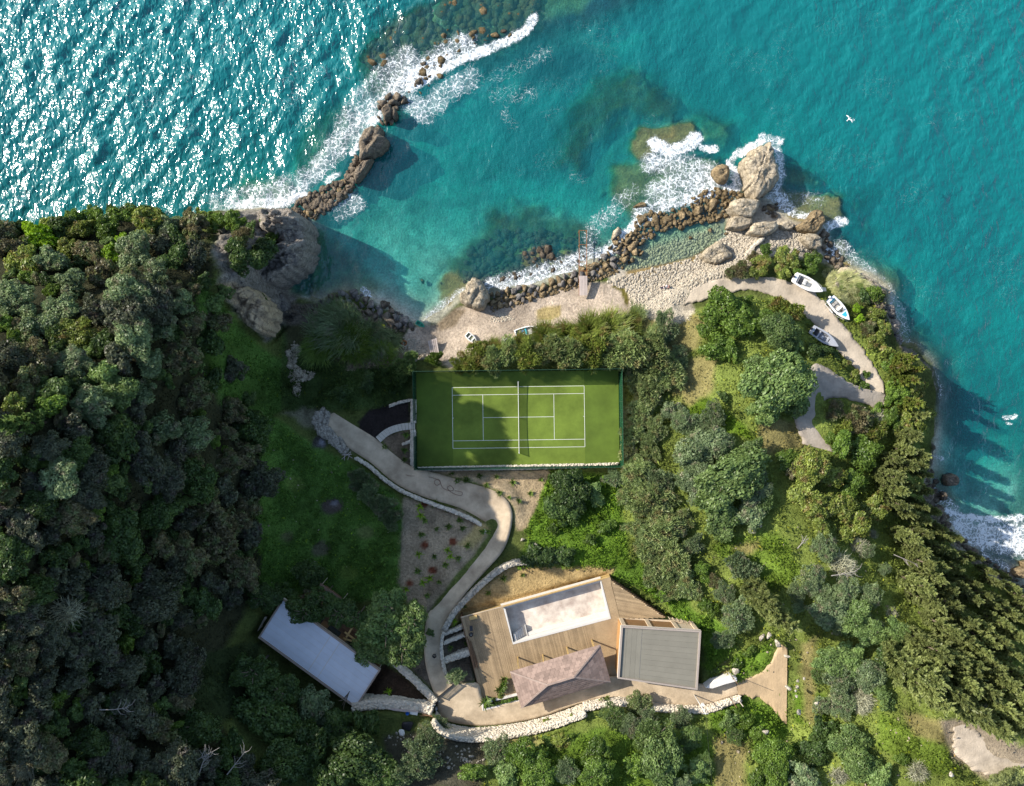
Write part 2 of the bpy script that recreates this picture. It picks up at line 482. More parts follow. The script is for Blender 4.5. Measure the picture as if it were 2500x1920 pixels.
SEA = [(-300, 300, 7), (100, 100, 7), (100, 450, 5.0), (400, 300, 6), (600, 450, 3.2), (500, 100, 7), (800, 150, 6), (780, 350, 3.5), (900, 60, 5), (950, 300, 2.6), (1100, 300, 3.6),
       (1000, 450, 2.3), (900, 520, 1.6), (1000, 600, 1.35), (1150, 500, 2.1), (1250, 400, 3.2), (1250, 250, 3.6), (1300, 550, 2.0), (1450, 400, 2.8), (1550, 480, 1.5),
       (800, 620, 2.1), (850, 680, 1.5), (1000, 700, 1.1), (1300, 640, 1.1), (1600, 450, 1.1), (1500, 250, 3.6), (1500, 100, 4.2), (1700, 100, 4.6), (2000, 100, 5.0), (2400, 100, 5.6), (1800, 280, 3.4), (2100, 450, 4.4),
       (2300, 300, 5.2), (2450, 600, 4.4), (2250, 700, 3.6), (2350, 850, 3.2), (2450, 1000, 2.6), (2350, 1050, 2.6), (2400, 1180, 1.2), (2480, 1180, 1.0), (2420, 1280, 0.7),
       (2490, 1360, 0.5), (1650, 600, 0.45), (2650, 900, 4), (2800, 1300, 1.5), (1250, -200, 6), (2700, 100, 7)]

def rbf(pts, vals, c):
    A = np.sqrt(((pts[:, None] - pts[None]) ** 2).sum(2) + c * c)
    A[np.diag_indices(len(pts))] -= 0.5                     # a little give
    K = np.zeros((len(pts) + 1,) * 2); K[:-1, :-1] = A; K[:-1, -1] = 1; K[-1, :-1] = 1
    w = np.linalg.solve(K, np.r_[vals, 0])
    def f(x, y):
        s = np.full(np.shape(x), w[-1])
        for i in range(len(pts)):
            s = s + w[i] * np.sqrt((x - pts[i, 0]) ** 2 + (y - pts[i, 1]) ** 2 + c * c)
        return s
    return f

_lp = np.vstack([PL(LAND), np.array(LAND_W)[:, :2]]); _lv = np.r_[[p[2] for p in LAND], [p[2] for p in LAND_W]]
land_f = rbf(_lp, _lv, 4.0)
sea_f = rbf(PL([p[:2] for p in SEA], 0), np.array([p[2] for p in SEA]), 6.0)

def axis(lo, hi, step, far):
    a = np.arange(lo, hi + step / 2, step)
    out = []; d = step; x = hi
    while x < far:
        d *= 1.35; x += d; out.append(x)
    lo_out = []; d = step; x = lo
    while x > -far:
        d *= 1.35; x -= d; lo_out.append(x)
    return np.r_[lo_out[::-1], a, out]

GX = axis(-100, 98, 0.4, 1500); GY = axis(-76, 76, 0.4, 1500)
TX, TY = np.meshgrid(GX, GY)
SD = sdist(COAST, TX, TY)

# submerged reefs: (outline in photo pixels, depth of its top, colour key)
REEFS = [([(870, 140), (900, 90), (960, 40), (1060, 0), (1100, -60), (1450, -60), (1420, 10), (1330, 40), (1290, 90), (1180, 130), (1060, 190), (960, 230), (900, 230)], 0.75, 'reef'),
         ([(1180, 160), (1290, 110), (1400, 70), (1500, 30), (1600, -20), (1600, -80), (1380, -60), (1300, 60)], 1.0, 'deep'),
         ([(1250, 130), (1420, 90), (1480, 130), (1400, 190), (1290, 200)], 2.2, 'deep'),
         ([(1560, 300), (1600, 305), (1680, 298), (1700, 315), (1695, 345), (1600, 370), (1560, 395), (1543, 380), (1545, 325)], 0.28, 'slab'),
         ([(1880, 440), (1940, 470), (2000, 470), (2062, 475), (2068, 530), (2010, 545), (1940, 540), (1900, 510)], 0.3, 'slab'),
         ([(1910, 400), (1980, 410), (2010, 440), (1960, 460), (1915, 440)], 0.9, 'reef'),
         ([(1450, 180), (1560, 160), (1640, 230), (1700, 270), (1600, 290), (1520, 290), (1440, 340), (1420, 420), (1360, 400), (1370, 300), (1420, 230)], 1.2, 'weed'),
         ([(1140, 600), (1200, 520), (1300, 500), (1420, 540), (1480, 560), (1440, 620), (1340, 660), (1230, 690), (1120, 690), (1080, 650)], 1.0, 'weed'),
         ([(1185, 395), (1215, 390), (1225, 415), (1200, 440), (1185, 425)], 2.6, 'weed'),
         ([(585, 440), (620, 430), (700, 440), (720, 480), (620, 500), (580, 490)], 0.8, 'reef'),
         ([(1280, 610), (1330, 600), (1360, 640), (1320, 660), (1280, 645)], 0.25, 'slab'),
         ([(1365, 620), (1400, 615), (1410, 650), (1370, 660)], 0.3, 'slab'),
         ([(1070, 690), (1120, 660), (1130, 700), (1095, 740), (1070, 730)], 0.3, 'slab'),
         ([(1500, 400), (1760, 380), (1770, 470), (1700, 480), (1540, 530), (1480, 470)], 0.7, 'slab'),
         ([(2010, 590), (2060, 580), (2080, 640), (2020, 650)], 0.35, 'slab'),
         ([(2150, 650), (2200, 660), (2205, 700), (2165, 690)], 0.9, 'reef'),
         ([(2060, 470), (2130, 480), (2120, 560), (2070, 550)], 2.6, 'weed'),
         ([(1700, 280), (1790, 300), (1780, 340), (1720, 340)], 1.2, 'reef'),
         ([(760, 280), (860, 260), (850, 330), (800, 390), (720, 440), (720, 380)], 1.3, 'reef'),
         ([(850, 330), (880, 320), (930, 330), (900, 390), (850, 440), (830, 400)], 2.2, 'deep'),
         ([(690, 600), (780, 560), (870, 640), (930, 700), (880, 730), (790, 735), (715, 715), (700, 690)], 1.2, 'reef'),
         ([(2190, 780), (2260, 800), (2230, 850), (2190, 840)], 1.2, 'reef'),
         ([(2260, 1150), (2300, 1150), (2330, 1220), (2300, 1280), (2260, 1200)], 0.4, 'reef')]

land = np.clip(land_f(TX, TY), 0.5, 96)
depth = np.clip(sea_f(TX, TY), 0.25, 8)
bank = np.where(TX < P(700, 0)[0], 2.0, np.where(TX > P(2020, 0)[0], 2.4, 7.0))
rise = sstep(0, 1, SD / bank)
fall = sstep(0, 1, -SD / np.where(TX < P(760, 0)[0], 3.0, 7.0))
rough = (fbm(TX * 0.11, TY * 0.11, 3) - 0.5)
Z = np.where(SD > 0, 0.12 + (land - 0.12) * rise, 0.1 - (depth + 0.1) * fall)
REEFK = {}
for poly, top, key in REEFS:
    pw = PL(poly, 0)
    lo, hi = pw.min(0) - 6, pw.max(0) + 6
    m = (TX > lo[0]) & (TX < hi[0]) & (TY > lo[1]) & (TY < hi[1])
    jx = 2.2 * (fbm(TX[m] * 0.5, TY[m] * 0.5, 9) - 0.5); jy = 2.2 * (fbm(TX[m] * 0.5, TY[m] * 0.5, 19) - 0.5)
    s = sdist(pw, TX[m] + jx, TY[m] + jy)
    if key == 'weed': s = s + 5.0 * (fbm(TX[m] * 0.30, TY[m] * 0.30, 33, 4) - 0.62)
    soft = {'slab': 0.8, 'reef': 2.0, 'weed': 3.2, 'deep': 4.5}[key]
    k = sstep(-soft, soft * 0.5, s)
    rug = (ridged(TX[m] * 0.45, TY[m] * 0.45, 5) - 0.6) * (0.8 if key in ('reef', 'weed') else 0.25)
    zt = -top + rug
    Z[m] = np.where(SD[m] < 0.3, np.maximum(Z[m], Z[m] * (1 - k) + np.minimum(zt, -0.12) * k) if key != 'deep' else Z[m] * (1 - k) + zt * k, Z[m])
    a = REEFK.setdefault(key, np.zeros(TX.shape)); a[m] = np.maximum(a[m], k)
# relief: gentle on the soil, ragged on the cliffs
gz = np.hypot(np.gradient(Z, axis=1) / np.gradient(GX)[None, :], np.gradient(Z, axis=0) / np.gradient(GY)[:, None])
U0, V0 = to_px(TX, TY, Z)
def zone(poly, soft=6, jit=10, seed=4):
    poly = np.array(poly, float); lo, hi = poly.min(0) - 30, poly.max(0) + 30
    r = np.zeros(TX.shape)
    m = (U0 > lo[0]) & (U0 < hi[0]) & (V0 > lo[1]) & (V0 < hi[1])
    if not m.any(): return r
    du = jit * 2 * (fbm(TX[m] * 0.35, TY[m] * 0.35, seed) - 0.5); dv = jit * 2 * (fbm(TX[m] * 0.35, TY[m] * 0.35, seed + 50) - 0.5)
    r[m] = sstep(-soft, soft, sdist(poly, U0[m] + du, V0[m] + dv))
    return r
CLIFF = zone([(520, 505), (660, 500), (770, 520), (780, 600), (735, 690), (700, 800), (660, 840), (610, 800), (560, 750), (530, 690), (500, 620)], 10, 12)
crag = np.clip(CLIFF + 0.8 * (SD > 0) * sstep(0.9, 1.6, gz) * (np.abs(SD) < 9), 0, 1) * (SD > 0.2)
strat = ridged(TX * 0.22 + 0.2 * TY, TY * 0.5 - 0.1 * TX, 8, 5) - 0.6
Z += crag * np.clip(SD / 2.0, 0, 1) * (strat * 3.6 + rough * 2.0 + (ridged(TX * 0.9, TY * 0.9, 88, 3) - 0.6) * 0.9 + (cells(TX * 0.45 + 0.3 * TY * 0.45, TY * 0.6, 5) - 0.5) * 2.2)
Z += np.where(SD > 1.5, (fbm(TX * 0.5, TY * 0.5, 23, 3) - 0.5) * 0.35, 0) * (Z > 2.0)
Z += np.where(SD < -1, (fbm(TX * 0.35, TY * 0.35, 29, 3) - 0.5) * 0.3, 0)

def sampler():
    def f(x, y):
        i = np.clip(np.searchsorted(GX, x) - 1, 0, len(GX) - 2); j = np.clip(np.searchsorted(GY, y) - 1, 0, len(GY) - 2)
        fx = (x - GX[i]) / (GX[i + 1] - GX[i]); fy = (y - GY[j]) / (GY[j + 1] - GY[j])
        return (Z[j, i] * (1 - fx) + Z[j, i + 1] * fx) * (1 - fy) + (Z[j + 1, i] * (1 - fx) + Z[j + 1, i + 1] * fx) * fy
    return f
HZ = sampler()                     # reads Z as it stands when called

def G(u, v):
    """the place on the ground that photo pixel (u, v) shows"""
    zs = np.arange(96, -9, -0.5); s = (CAM_H - zs) / FPX
    x = (u - 1250) * s; y = (960 - v) * s
    h = HZ(x, y)
    k = int(np.argmax(h >= zs))
    if k == 0: return np.array((x[0], y[0], h[0]))
    a = zs[k - 1] - h[k - 1]; b = h[k] - zs[k]
    t = a / max(a + b, 1e-9)
    z = zs[k - 1] + (zs[k] - zs[k - 1]) * t
    p = P(u, v, z)
    return np.array((p[0], p[1], float(HZ(p[0], p[1]))))

# ---- paths: two edges in photo pixels with a height for each pair; the ground is shaped to carry them
PATHS = {}
def path_def(name, rows, z=None, sub=1.0, trim=True):
    """rows: (uL, vL, uR, vR, z)"""
    Lp = np.array([(*P(r[0], r[1], r[4]), r[4]) for r in rows]); Rp = np.array([(*P(r[2], r[3], r[4]), r[4]) for r in rows])
    n = max(len(rows) * 6, 10)
    def sm(p):
        e_ = np.vstack([2 * p[0] - p[1], p, 2 * p[-1] - p[-2]]); o_ = []
        for i in range(1, len(e_) - 2):
            for t in np.linspace(0, 1, 6, endpoint=False):
                a, b, c, d = e_[i - 1], e_[i], e_[i + 1], e_[i + 2]
                o_.append(0.5 * ((2 * b) + (c - a) * t + (2 * a - 5 * b + 4 * c - d) * t * t + (3 * b - a - 3 * c + d) * t ** 3))
        return np.array(o_ + [p[-1]])
    Ls, Rs = sm(Lp), sm(Rp)
    PATHS[name] = (Ls, Rs)
    return Ls, Rs

def carve(Ls, Rs, margin=0.7, blend=2.2, drop=0.12):
    C = (Ls + Rs) / 2; poly = np.vstack([Ls[:, :2], Rs[::-1, :2]])
    lo, hi = poly.min(0) - 5, poly.max(0) + 5
    jj, ii = np.where((TX > lo[0]) & (TX < hi[0]) & (TY > lo[1]) & (TY < hi[1]))
    x, y = TX[jj, ii], TY[jj, ii]
    s = sdist(poly, x, y)
    _, par = seg_dist(C[:, :2], x, y)
    zc = np.interp(par, np.arange(len(C)), C[:, 2]) - drop
    k = sstep(-margin - blend, -margin, s)
    Z[jj, ii] = Z[jj, ii] * (1 - k) + zc * k

path_def('concrete_path', [(770, 1028, 815, 1008, 4.6), (815, 1062, 860, 1036, 4.7), (860, 1100, 915, 1070, 4.8), (905, 1130, 960, 1108, 4.9), (965, 1180, 1010, 1143, 5.2),
                           (1030, 1212, 1060, 1155, 5.5), (1120, 1240, 1140, 1178, 5.9), (1180, 1272, 1215, 1203, 6.3), (1197, 1292, 1248, 1240, 6.8), (1190, 1310, 1248, 1290, 7.3),
                           (1160, 1350, 1228, 1345, 8.0), (1120, 1400, 1185, 1395, 8.7), (1075, 1450, 1140, 1445, 9.5), (1046, 1498, 1102, 1500, 10.3), (1036, 1550, 1080, 1555, 11.0),
                           (1036, 1600, 1078, 1610, 11.6), (1045, 1650, 1090, 1652, 12.0), (1064, 1704, 1112, 1672, 12.25)])
path_def('driveway', [(1066, 1704, 1112, 1672, 12.25), (1075, 1748, 1165, 1670, 12.35), (1110, 1765, 1178, 1705, 12.4), (1180, 1772, 1200, 1722, 12.5), (1270, 1762, 1270, 1712, 12.6), (1340, 1745, 1340, 1695, 12.65),
                      (1420, 1717, 1420, 1670, 12.7), (1480, 1705, 1480, 1655, 12.8), (1560, 1713, 1560, 1655, 12.9), (1640, 1722, 1640, 1655, 13.1), (1720, 1722, 1710, 1672, 13.3), (1770, 1706, 1760, 1668, 13.5), (1802, 1696, 1796, 1662, 13.7)])
path_def('dirt_track', [(1802, 1697, 1798, 1664, 13.78), (1822, 1699, 1826, 1660, 13.86), (1846, 1705, 1852, 1648, 13.95), (1868, 1718, 1874, 1628, 14.05), (1890, 1736, 1890, 1602, 14.2), (1908, 1754, 1906, 1578, 14.3), (1920, 1768, 1922, 1584, 14.4)])
path_def('shore_track', [(1670, 745, 1690, 705, 2.0), (1710, 738, 1720, 692, 2.3), (1760, 720, 1765, 680, 2.7), (1830, 708, 1830, 677, 2.9), (1890, 722, 1900, 683, 3.0), (1950, 752, 1960, 695, 3.3),
                         (1985, 790, 2010, 733, 3.6), (2020, 830, 2060, 795, 4.0), (2060, 868, 2105, 850, 4.4), (2100, 920, 2135, 895, 4.9), (2130, 960, 2158, 935, 5.4), (2140, 992, 2168, 990, 5.9)])
path_def('turning_track', [(2150, 1000, 2162, 962, 5.85), (2100, 985, 2110, 948, 6.4), (2055, 972, 2075, 935, 6.9), (2020, 975, 2040, 912, 7.3), (1995, 1000, 1985, 890, 7.8), (2002, 1040, 1935, 985, 8.3), (2018, 1070, 1945, 1040, 8.8), (2038, 1105, 1962, 1085, 9.2)])
path_def('gravel_road', [(2330, 1775, 2345, 1770, 23.6), (2335, 1810, 2380, 1785, 23.9), (2345, 1850, 2430, 1815, 24.4), (2380, 1880, 2480, 1840, 24.9), (2460, 1900, 2540, 1860, 25.4), (2560, 1925, 2620, 1890, 26)])
for nm in ('turning_track', 'shore_track', 'gravel_road', 'dirt_track', 'driveway', 'concrete_path'):
    carve(*PATHS[nm])

def level(poly_px, z, zpx, margin=0.6, blend=1.2, mode='set'):
    pw = PL(poly_px, zpx); lo, hi = pw.min(0) - 4, pw.max(0) + 4
    m = (TX > lo[0]) & (TX < hi[0]) & (TY > lo[1]) & (TY < hi[1])
    k = sstep(-margin - blend, -margin, sdist(pw, TX[m], TY[m]))
    new = Z[m] * (1 - k) + z * k
    Z[m] = np.minimum(Z[m], new) if mode == 'min' else new
COURT_C = P(1266, 1019, 4.0); COURT_A = radians(0.75)
COURT_PX = [(1012, 910), (1524, 903), (1522, 1136), (1014, 1146)]
level(COURT_PX, 3.85, 4.0, 0.3, 1.0)
DECK_PX = [(1125, 1508), (1228, 1481), (1487, 1413), (1626, 1509), (1712, 1540), (1703, 1684), (1508, 1657), (1271, 1722), (1178, 1711)]
level(DECK_PX, 8.9, 12.0, 0.0, 0.5, 'min')
level([(1495, 610), (1600, 560), (1755, 535), (1768, 570), (1735, 596), (1680, 622), (1600, 640), (1530, 652), (1495, 640)], -0.20, 0, 0.2, 1.2, 'min')
level([(1516, 1528), (1712, 1540), (1705, 1686), (1508, 1657)], 11.8, 14.0, 0.2, 0.6)
level([(691, 1461), (927, 1635), (874, 1718), (638, 1546)], 10.3, 12.0, 0.3, 1.5)

# the bank held by the white stone walls south of the drive
WALL_S = [(1062, 1742), (1085, 1768), (1120, 1780), (1180, 1783), (1270, 1771), (1340, 1754), (1425, 1724)]
WALL_S2 = [(1425, 1722), (1500, 1709), (1560, 1717), (1640, 1726), (1720, 1726), (1770, 1710), (1803, 1698)]
WALL_W = [(860, 1722), (900, 1716), (950, 1714), (1000, 1717), (1060, 1728)]
def bank_behind(line_px, z0, top, width=5.0, side=-1):
    ln = resample(PL(line_px, z0), 0.5)
    lo, hi = ln.min(0) - width - 2, ln.max(0) + width + 2
    jj, ii = np.where((TX > lo[0]) & (TX < hi[0]) & (TY > lo[1]) & (TY < hi[1]))
    x, y = TX[jj, ii], TY[jj, ii]
    d, par = seg_dist(ln, x, y)
    k = np.clip(par.astype(int), 0, len(ln) - 2)
    t = ln[k + 1] - ln[k]; cr = t[:, 0] * (y - ln[k, 1]) - t[:, 1] * (x - ln[k, 0])
    behind = (cr * side > 0) & (par > 0.01) & (par < len(ln) - 1.01)
    w = sstep(0.25, 0.7, d) * (1 - sstep(width * 0.5, width, d)) * behind
    Z[jj, ii] = Z[jj, ii] * (1 - w) + np.maximum(Z[jj, ii], top) * w
    # in front nothing may stick up
    f = (~behind) & (d < 0.6); Z[jj[f], ii[f]] = np.minimum(Z[jj[f], ii[f]], z0 - 0.1)
bank_behind(WALL_S, 12.5, 15.9)
bank_behind(WALL_S2, 13.0, 14.6)
bank_behind(WALL_W, 11.6, 14.6)

# ---- colours of the ground itself
U0, V0 = to_px(TX, TY, Z)
base = np.zeros(TX.shape + (3,)); base[:] = (0.085, 0.105, 0.028)
def paint(poly, col, soft=6, jit=10, amt=1.0, seed=4):
    k = (zone(poly, soft, jit, seed) * amt)[..., None]
    base[:] = base * (1 - k) + np.array(col) * k
GREEN = np.zeros(TX.shape)         # how thick the low green growth is
def grow(poly, amt, soft=8, jit=12, seed=4):
    GREEN[:] = np.maximum(GREEN, zone(poly, soft, jit, seed) * amt)
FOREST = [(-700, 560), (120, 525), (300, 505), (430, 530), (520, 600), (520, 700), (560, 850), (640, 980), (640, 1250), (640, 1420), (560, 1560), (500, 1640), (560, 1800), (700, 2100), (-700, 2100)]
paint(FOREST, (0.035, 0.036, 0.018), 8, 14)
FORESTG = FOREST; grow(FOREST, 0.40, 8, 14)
grass_d = (0.080, 0.155, 0.030)
paint([(480, 680), (540, 735), (600, 820), (690, 880), (690, 1000), (600, 1050), (540, 980), (500, 880)], grass_d); grow([(480, 680), (540, 735), (600, 820), (690, 880), (690, 1000), (600, 1050), (540, 980), (500, 880)], 0.9)
valley = [(640, 1000), (760, 1080), (880, 1140), (960, 1200), (985, 1240), (978, 1450), (880, 1470), (640, 1440), (630, 1250)]
paint(valley, grass_d, 5, 8); grow(valley, 0.85)
paint([(690, 800), (870, 850), (1000, 880), (1000, 1000), (850, 1000), (770, 1010), (690, 1000)], (0.06, 0.095, 0.026)); grow([(690, 830), (1000, 880), (1000, 1000), (770, 1010), (690, 1000)], 0.7)
paint([(690, 760), (980, 800), (1010, 900), (870, 890), (700, 860)], (0.075, 0.075, 0.035))
paint([(850, 870), (1000, 850), (1000, 890), (850, 900)], (0.2, 0.16, 0.11), 4, 8)
grow([(2030, 690), (2200, 680), (2200, 760), (2080, 740)], 0.5)
for p_ in ([(480, 1600), (640, 1560), (600, 1720), (500, 1800), (430, 1740)],):
    paint(p_, (0.035, 0.05, 0.018)); grow(p_, 0.5)
right = [(1530, 760), (1720, 750), (2050, 700), (2260, 1000), (2300, 1300), (2600, 1600), (2600, 2000), (1150, 2000), (1150, 1790), (1420, 1740), (1800, 1720), (1790, 1640), (1700, 1560), (1480, 1420), (1500, 1150), (1530, 1100)]
paint(right, (0.150, 0.190, 0.042), 8, 16); grow(right, 0.45, 10, 20)
for p_, c_, g_ in (([(1270, 1350), (1330, 1150), (1510, 1150), (1540, 1400), (1480, 1420), (1440, 1380), (1310, 1395), (1260, 1385)], (0.105, 0.185, 0.022), 1.0),
                   ([(1500, 1400), (1560, 1360), (1720, 1500), (1800, 1560), (1740, 1660), (1715, 1560), (1640, 1490)], (0.095, 0.17, 0.022), 0.9),
                   ([(1660, 960), (1760, 980), (1850, 1060), (1700, 1060)], (0.09, 0.15, 0.015), 0.6),
                   ([(1740, 1320), (1900, 1290), (1960, 1400), (1880, 1450), (1760, 1370)], (0.115, 0.175, 0.026), 0.8),
                   ([(1720, 1620), (1890, 1560), (1880, 1630), (1800, 1660)], (0.10, 0.17, 0.022), 0.8),
                   ([(1800, 1700), (1880, 1720), (1930, 1790), (1880, 1830), (1740, 1800), (1740, 1730)], (0.10, 0.17, 0.022), 0.9),
                   ([(2150, 1740), (2300, 1790), (2350, 1870), (2280, 1900), (2140, 1830)], (0.12, 0.175, 0.026), 0.7),
                   ([(1330, 1800), (1500, 1770), (1760, 1800), (1740, 2000), (1300, 2000)], (0.11, 0.175, 0.024), 0.85),
                   ([(1930, 1680), (2020, 1700), (2020, 1760), (1940, 1760)], (0.08, 0.14, 0.014), 0.6)):
    paint(p_, c_, 8, 16); grow(p_, g_, 8, 16)
dry = (0.24, 0.19, 0.085)
for p_ in ([(1540, 770), (1690, 760), (1740, 800), (1640, 900), (1590, 830)], [(1690, 870), (1760, 860), (1730, 960), (1680, 990), (1640, 960)], [(1850, 1010), (1945, 1040), (1960, 1090), (1870, 1110)],
           [(1760, 1620), (1790, 1600), (1790, 1660), (1760, 1690)], [(1740, 1800), (1830, 1800), (1820, 1920), (1740, 1920)], [(1960, 1560), (1990, 1550), (1990, 1760), (1955, 1740)], [(2210, 1740), (2330, 1760), (2325, 1830), (2240, 1800)],
           [(1170, 1800), (1260, 1770), (1330, 1810), (1230, 1850)], [(1800, 1330), (1850, 1310), (1840, 1350), (1810, 1360)]):
    paint(p_, dry, 10, 18, 0.75)
    GREEN *= 1 - 0.75 * zone(p_, 10, 18)
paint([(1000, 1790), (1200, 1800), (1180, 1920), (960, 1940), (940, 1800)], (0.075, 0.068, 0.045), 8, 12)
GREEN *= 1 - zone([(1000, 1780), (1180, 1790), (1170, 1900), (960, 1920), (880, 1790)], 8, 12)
soil = (0.37, 0.285, 0.175)
def bare(poly, col, soft=3, jit=4, keep=0.0):
    paint(poly, col, soft, jit); GREEN[:] = GREEN * (1 - (1 - keep) * zone(poly, soft, jit))
bare([(1030, 1150), (1345, 1148), (1320, 1210), (1290, 1290), (1262, 1300), (1255, 1240), (1215, 1195), (1140, 1172)], soil, 3, 5)
bare([(985, 1215), (1120, 1245), (1185, 1280), (1195, 1300), (1160, 1352), (1075, 1450), (1040, 1510), (1005, 1500), (975, 1420), (980, 1300)], (0.27, 0.215, 0.145), 4, 6)
bare([(1085, 1530), (1130, 1470), (1250, 1385), (1290, 1382), (1500, 1385), (1480, 1425), (1125, 1515), (1090, 1540)], (0.36, 0.26, 0.12), 4, 6)
paint([(1170, 1270), (1195, 1290), (1160, 1345), (1120, 1330)], (0.33, 0.26, 0.10), 8, 10, 0.8)
for poly in ([(875, 1030), (905, 1000), (1000, 975), (1002, 1030), (960, 1045), (915, 1080), (880, 1060)],):
    bare(poly, (0.028, 0.022, 0.02), 3, 5)
bare([(930, 1070), (1000, 1045), (1003, 1146), (960, 1110)], (0.16, 0.12, 0.08), 3, 4)
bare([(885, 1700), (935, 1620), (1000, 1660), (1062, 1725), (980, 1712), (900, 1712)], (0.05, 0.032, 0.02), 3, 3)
bare([(1078, 1545), (1125, 1535), (1150, 1600), (1160, 1660), (1100, 1680), (1080, 1620)], (0.10, 0.082, 0.06), 3, 3)
bare([(985, 1610), (1045, 1600), (1064, 1690), (1020, 1650)], (0.12, 0.1, 0.075), 3, 3)
for u, v, r in ((1035, 1231, 9), (1037, 1330, 10), (1107, 1324, 11), (1056, 1394, 11), (1000, 1425, 9)):
    bare([(u + r * cos(a), v + r * sin(a)) for a in np.linspace(0, 2 * pi, 12, endpoint=False)], (0.12, 0.038, 0.02), 2, 3)
for x0, w_ in ((1352, 9), (1420, 7), (1300, 6)):
    paint([(x0, 690), (x0 + w_, 690), (x0 + w_ + 6, 740), (x0 + w_ + 10, 785), (x0 + 4, 785), (x0 - 2, 740)], (0.25, 0.195, 0.145), 4, 6, 0.75)
# burnt patches, ash
for u, v, r, c in ((812, 1237, 26, (0.085, 0.068, 0.055)), (785, 1340, 24, (0.085, 0.085, 0.05)), (780, 1080, 20, (0.06, 0.055, 0.05)), (814, 1230, 9, (0.17, 0.16, 0.17)), (785, 1082, 8, (0.2, 0.2, 0.22)), (700, 1310, 18, (0.085, 0.095, 0.04)), (890, 1300, 22, (0.10, 0.13, 0.04)), (720, 1180, 26, (0.11, 0.17, 0.035)), (850, 1400, 24, (0.10, 0.16, 0.03))):
    bare([(u + r * cos(a), v + r * 0.8 * sin(a)) for a in np.linspace(0, 2 * pi, 14, endpoint=False)], c, 5, 8)
rock_c = (0.25, 0.225, 0.195)
bare([(540, 520), (660, 500), (760, 515), (775, 600), (735, 690), (710, 750), (690, 800), (650, 830), (600, 790), (560, 740), (540, 680), (520, 600)], rock_c, 8, 14, 0.15)
bare([(540, 690), (580, 690), (650, 760), (650, 820), (600, 780)], (0.40, 0.305, 0.20), 6, 10)
bare([(680, 740), (800, 740), (980, 800), (900, 830), (760, 790), (700, 800)], (0.12, 0.105, 0.085), 6, 8)
slip = (0.40, 0.325, 0.25)
bare([(1065, 793), (1120, 750), (1190, 745), (1340, 705), (1420, 690), (1500, 690), (1545, 720), (1535, 765), (1500, 775), (1380, 795), (1250, 840), (1150, 865), (1100, 900), (1060, 880), (1000, 860), (985, 825), (1000, 800)], slip, 3, 4)
bare([(1060, 795), (1110, 755), (1140, 760), (1110, 800), (1075, 810)], (0.24, 0.185, 0.12), 5, 5)
bare([(1480, 640), (1600, 640), (1700, 615), (1770, 570), (1780, 500), (1880, 480), (2015, 560), (2015, 640), (1900, 620), (1850, 640), (1790, 680), (1680, 720), (1700, 760), (1640, 800), (1560, 765), (1540, 720), (1490, 690)], (0.43, 0.375, 0.29), 4, 6)
bare([(1530, 640), (1640, 625), (1700, 600), (1740, 580), (1750, 615), (1680, 650), (1600, 680), (1530, 690)], (0.22, 0.16, 0.07), 5, 6, 0)
bare([(1490, 700), (1505, 693), (1528, 705), (1538, 730), (1530, 752), (1522, 735), (1515, 712)], (0.10, 0.085, 0.02), 2, 2)
bare([(1310, 760), (1330, 750), (1370, 746), (1370, 775), (1340, 785), (1310, 780)], (0.28, 0.22, 0.10), 3, 4)
bare([(2040, 655), (2090, 650), (2130, 672), (2170, 705), (2150, 715), (2080, 680)], (0.42, 0.36, 0.26), 4, 6)
bare([(2300, 1755), (2350, 1750), (2450, 1800), (2560, 1850), (2560, 1930), (2420, 1900), (2330, 1860)], (0.30, 0.245, 0.175), 8, 14, 0.3)
paint([(690, 1010), (770, 1000), (800, 1010), (870, 1060), (900, 1100), (860, 1100), (780, 1050)], (0.30, 0.26, 0.2), 9, 16, 0.55)
GREEN *= 1 - zone([(760, 1000), (800, 1000), (880, 1060), (900, 1110), (860, 1100), (770, 1040)], 5, 6)
for nm in PATHS:
    Ls, Rs = PATHS[nm]; pp_ = np.vstack([Ls[:, :2], Rs[::-1, :2]]); lo, hi = pp_.min(0) - 1, pp_.max(0) + 1
    m = (TX > lo[0]) & (TX < hi[0]) & (TY > lo[1]) & (TY < hi[1])
    GREEN[m] *= 1 - sstep(-0.5, 0.1, sdist(pp_, TX[m], TY[m]))
# the steep coast below the cypresses
k = (sstep(0.9, 1.5, gz) * (np.abs(SD) < 8) * (SD > 0) * (U0 > 2000))[..., None]
base[:] = base * (1 - k) + np.array((0.23, 0.20, 0.165)) * k
# the sea bed
bed = np.zeros_like(base); bed[:] = (0.46, 0.44, 0.34)
SAND = fbm(TX * 0.06, TY * 0.06, 77, 4)
kk = (sstep(0.46, 0.62, SAND)[..., None] * 0.9 * (U0 > 1100)[..., None])
bed[:] = bed * (1 - kk) + np.array((0.10, 0.13, 0.10)) * kk
mott = sstep(0.42, 0.66, fbm(TX * 0.28, TY * 0.28, 177, 4))[..., None] * 0.38
bed[:] = bed * (1 - mott) + np.array((0.13, 0.15, 0.10)) * mott
speck = fbm(TX * 0.8, TY * 0.8, 78, 4)[..., None]
for key, c in (('deep', (0.02, 0.035, 0.06)), ('weed', (0.07, 0.08, 0.035)), ('reef', (0.19, 0.18, 0.085)), ('slab', (0.20, 0.155, 0.055))):
    if key in REEFK:
        k = REEFK[key][..., None] * {'deep': 0.95, 'weed': 0.95, 'reef': 0.95, 'slab': 1.0}[key]
        bed[:] = bed * (1 - k) + np.array(c) * (0.55 + 0.9 * speck) * k
pool = zone([(1500, 600), (1600, 560), (1760, 540), (1760, 600), (1680, 640), (1530, 670)], 5, 5)[..., None]
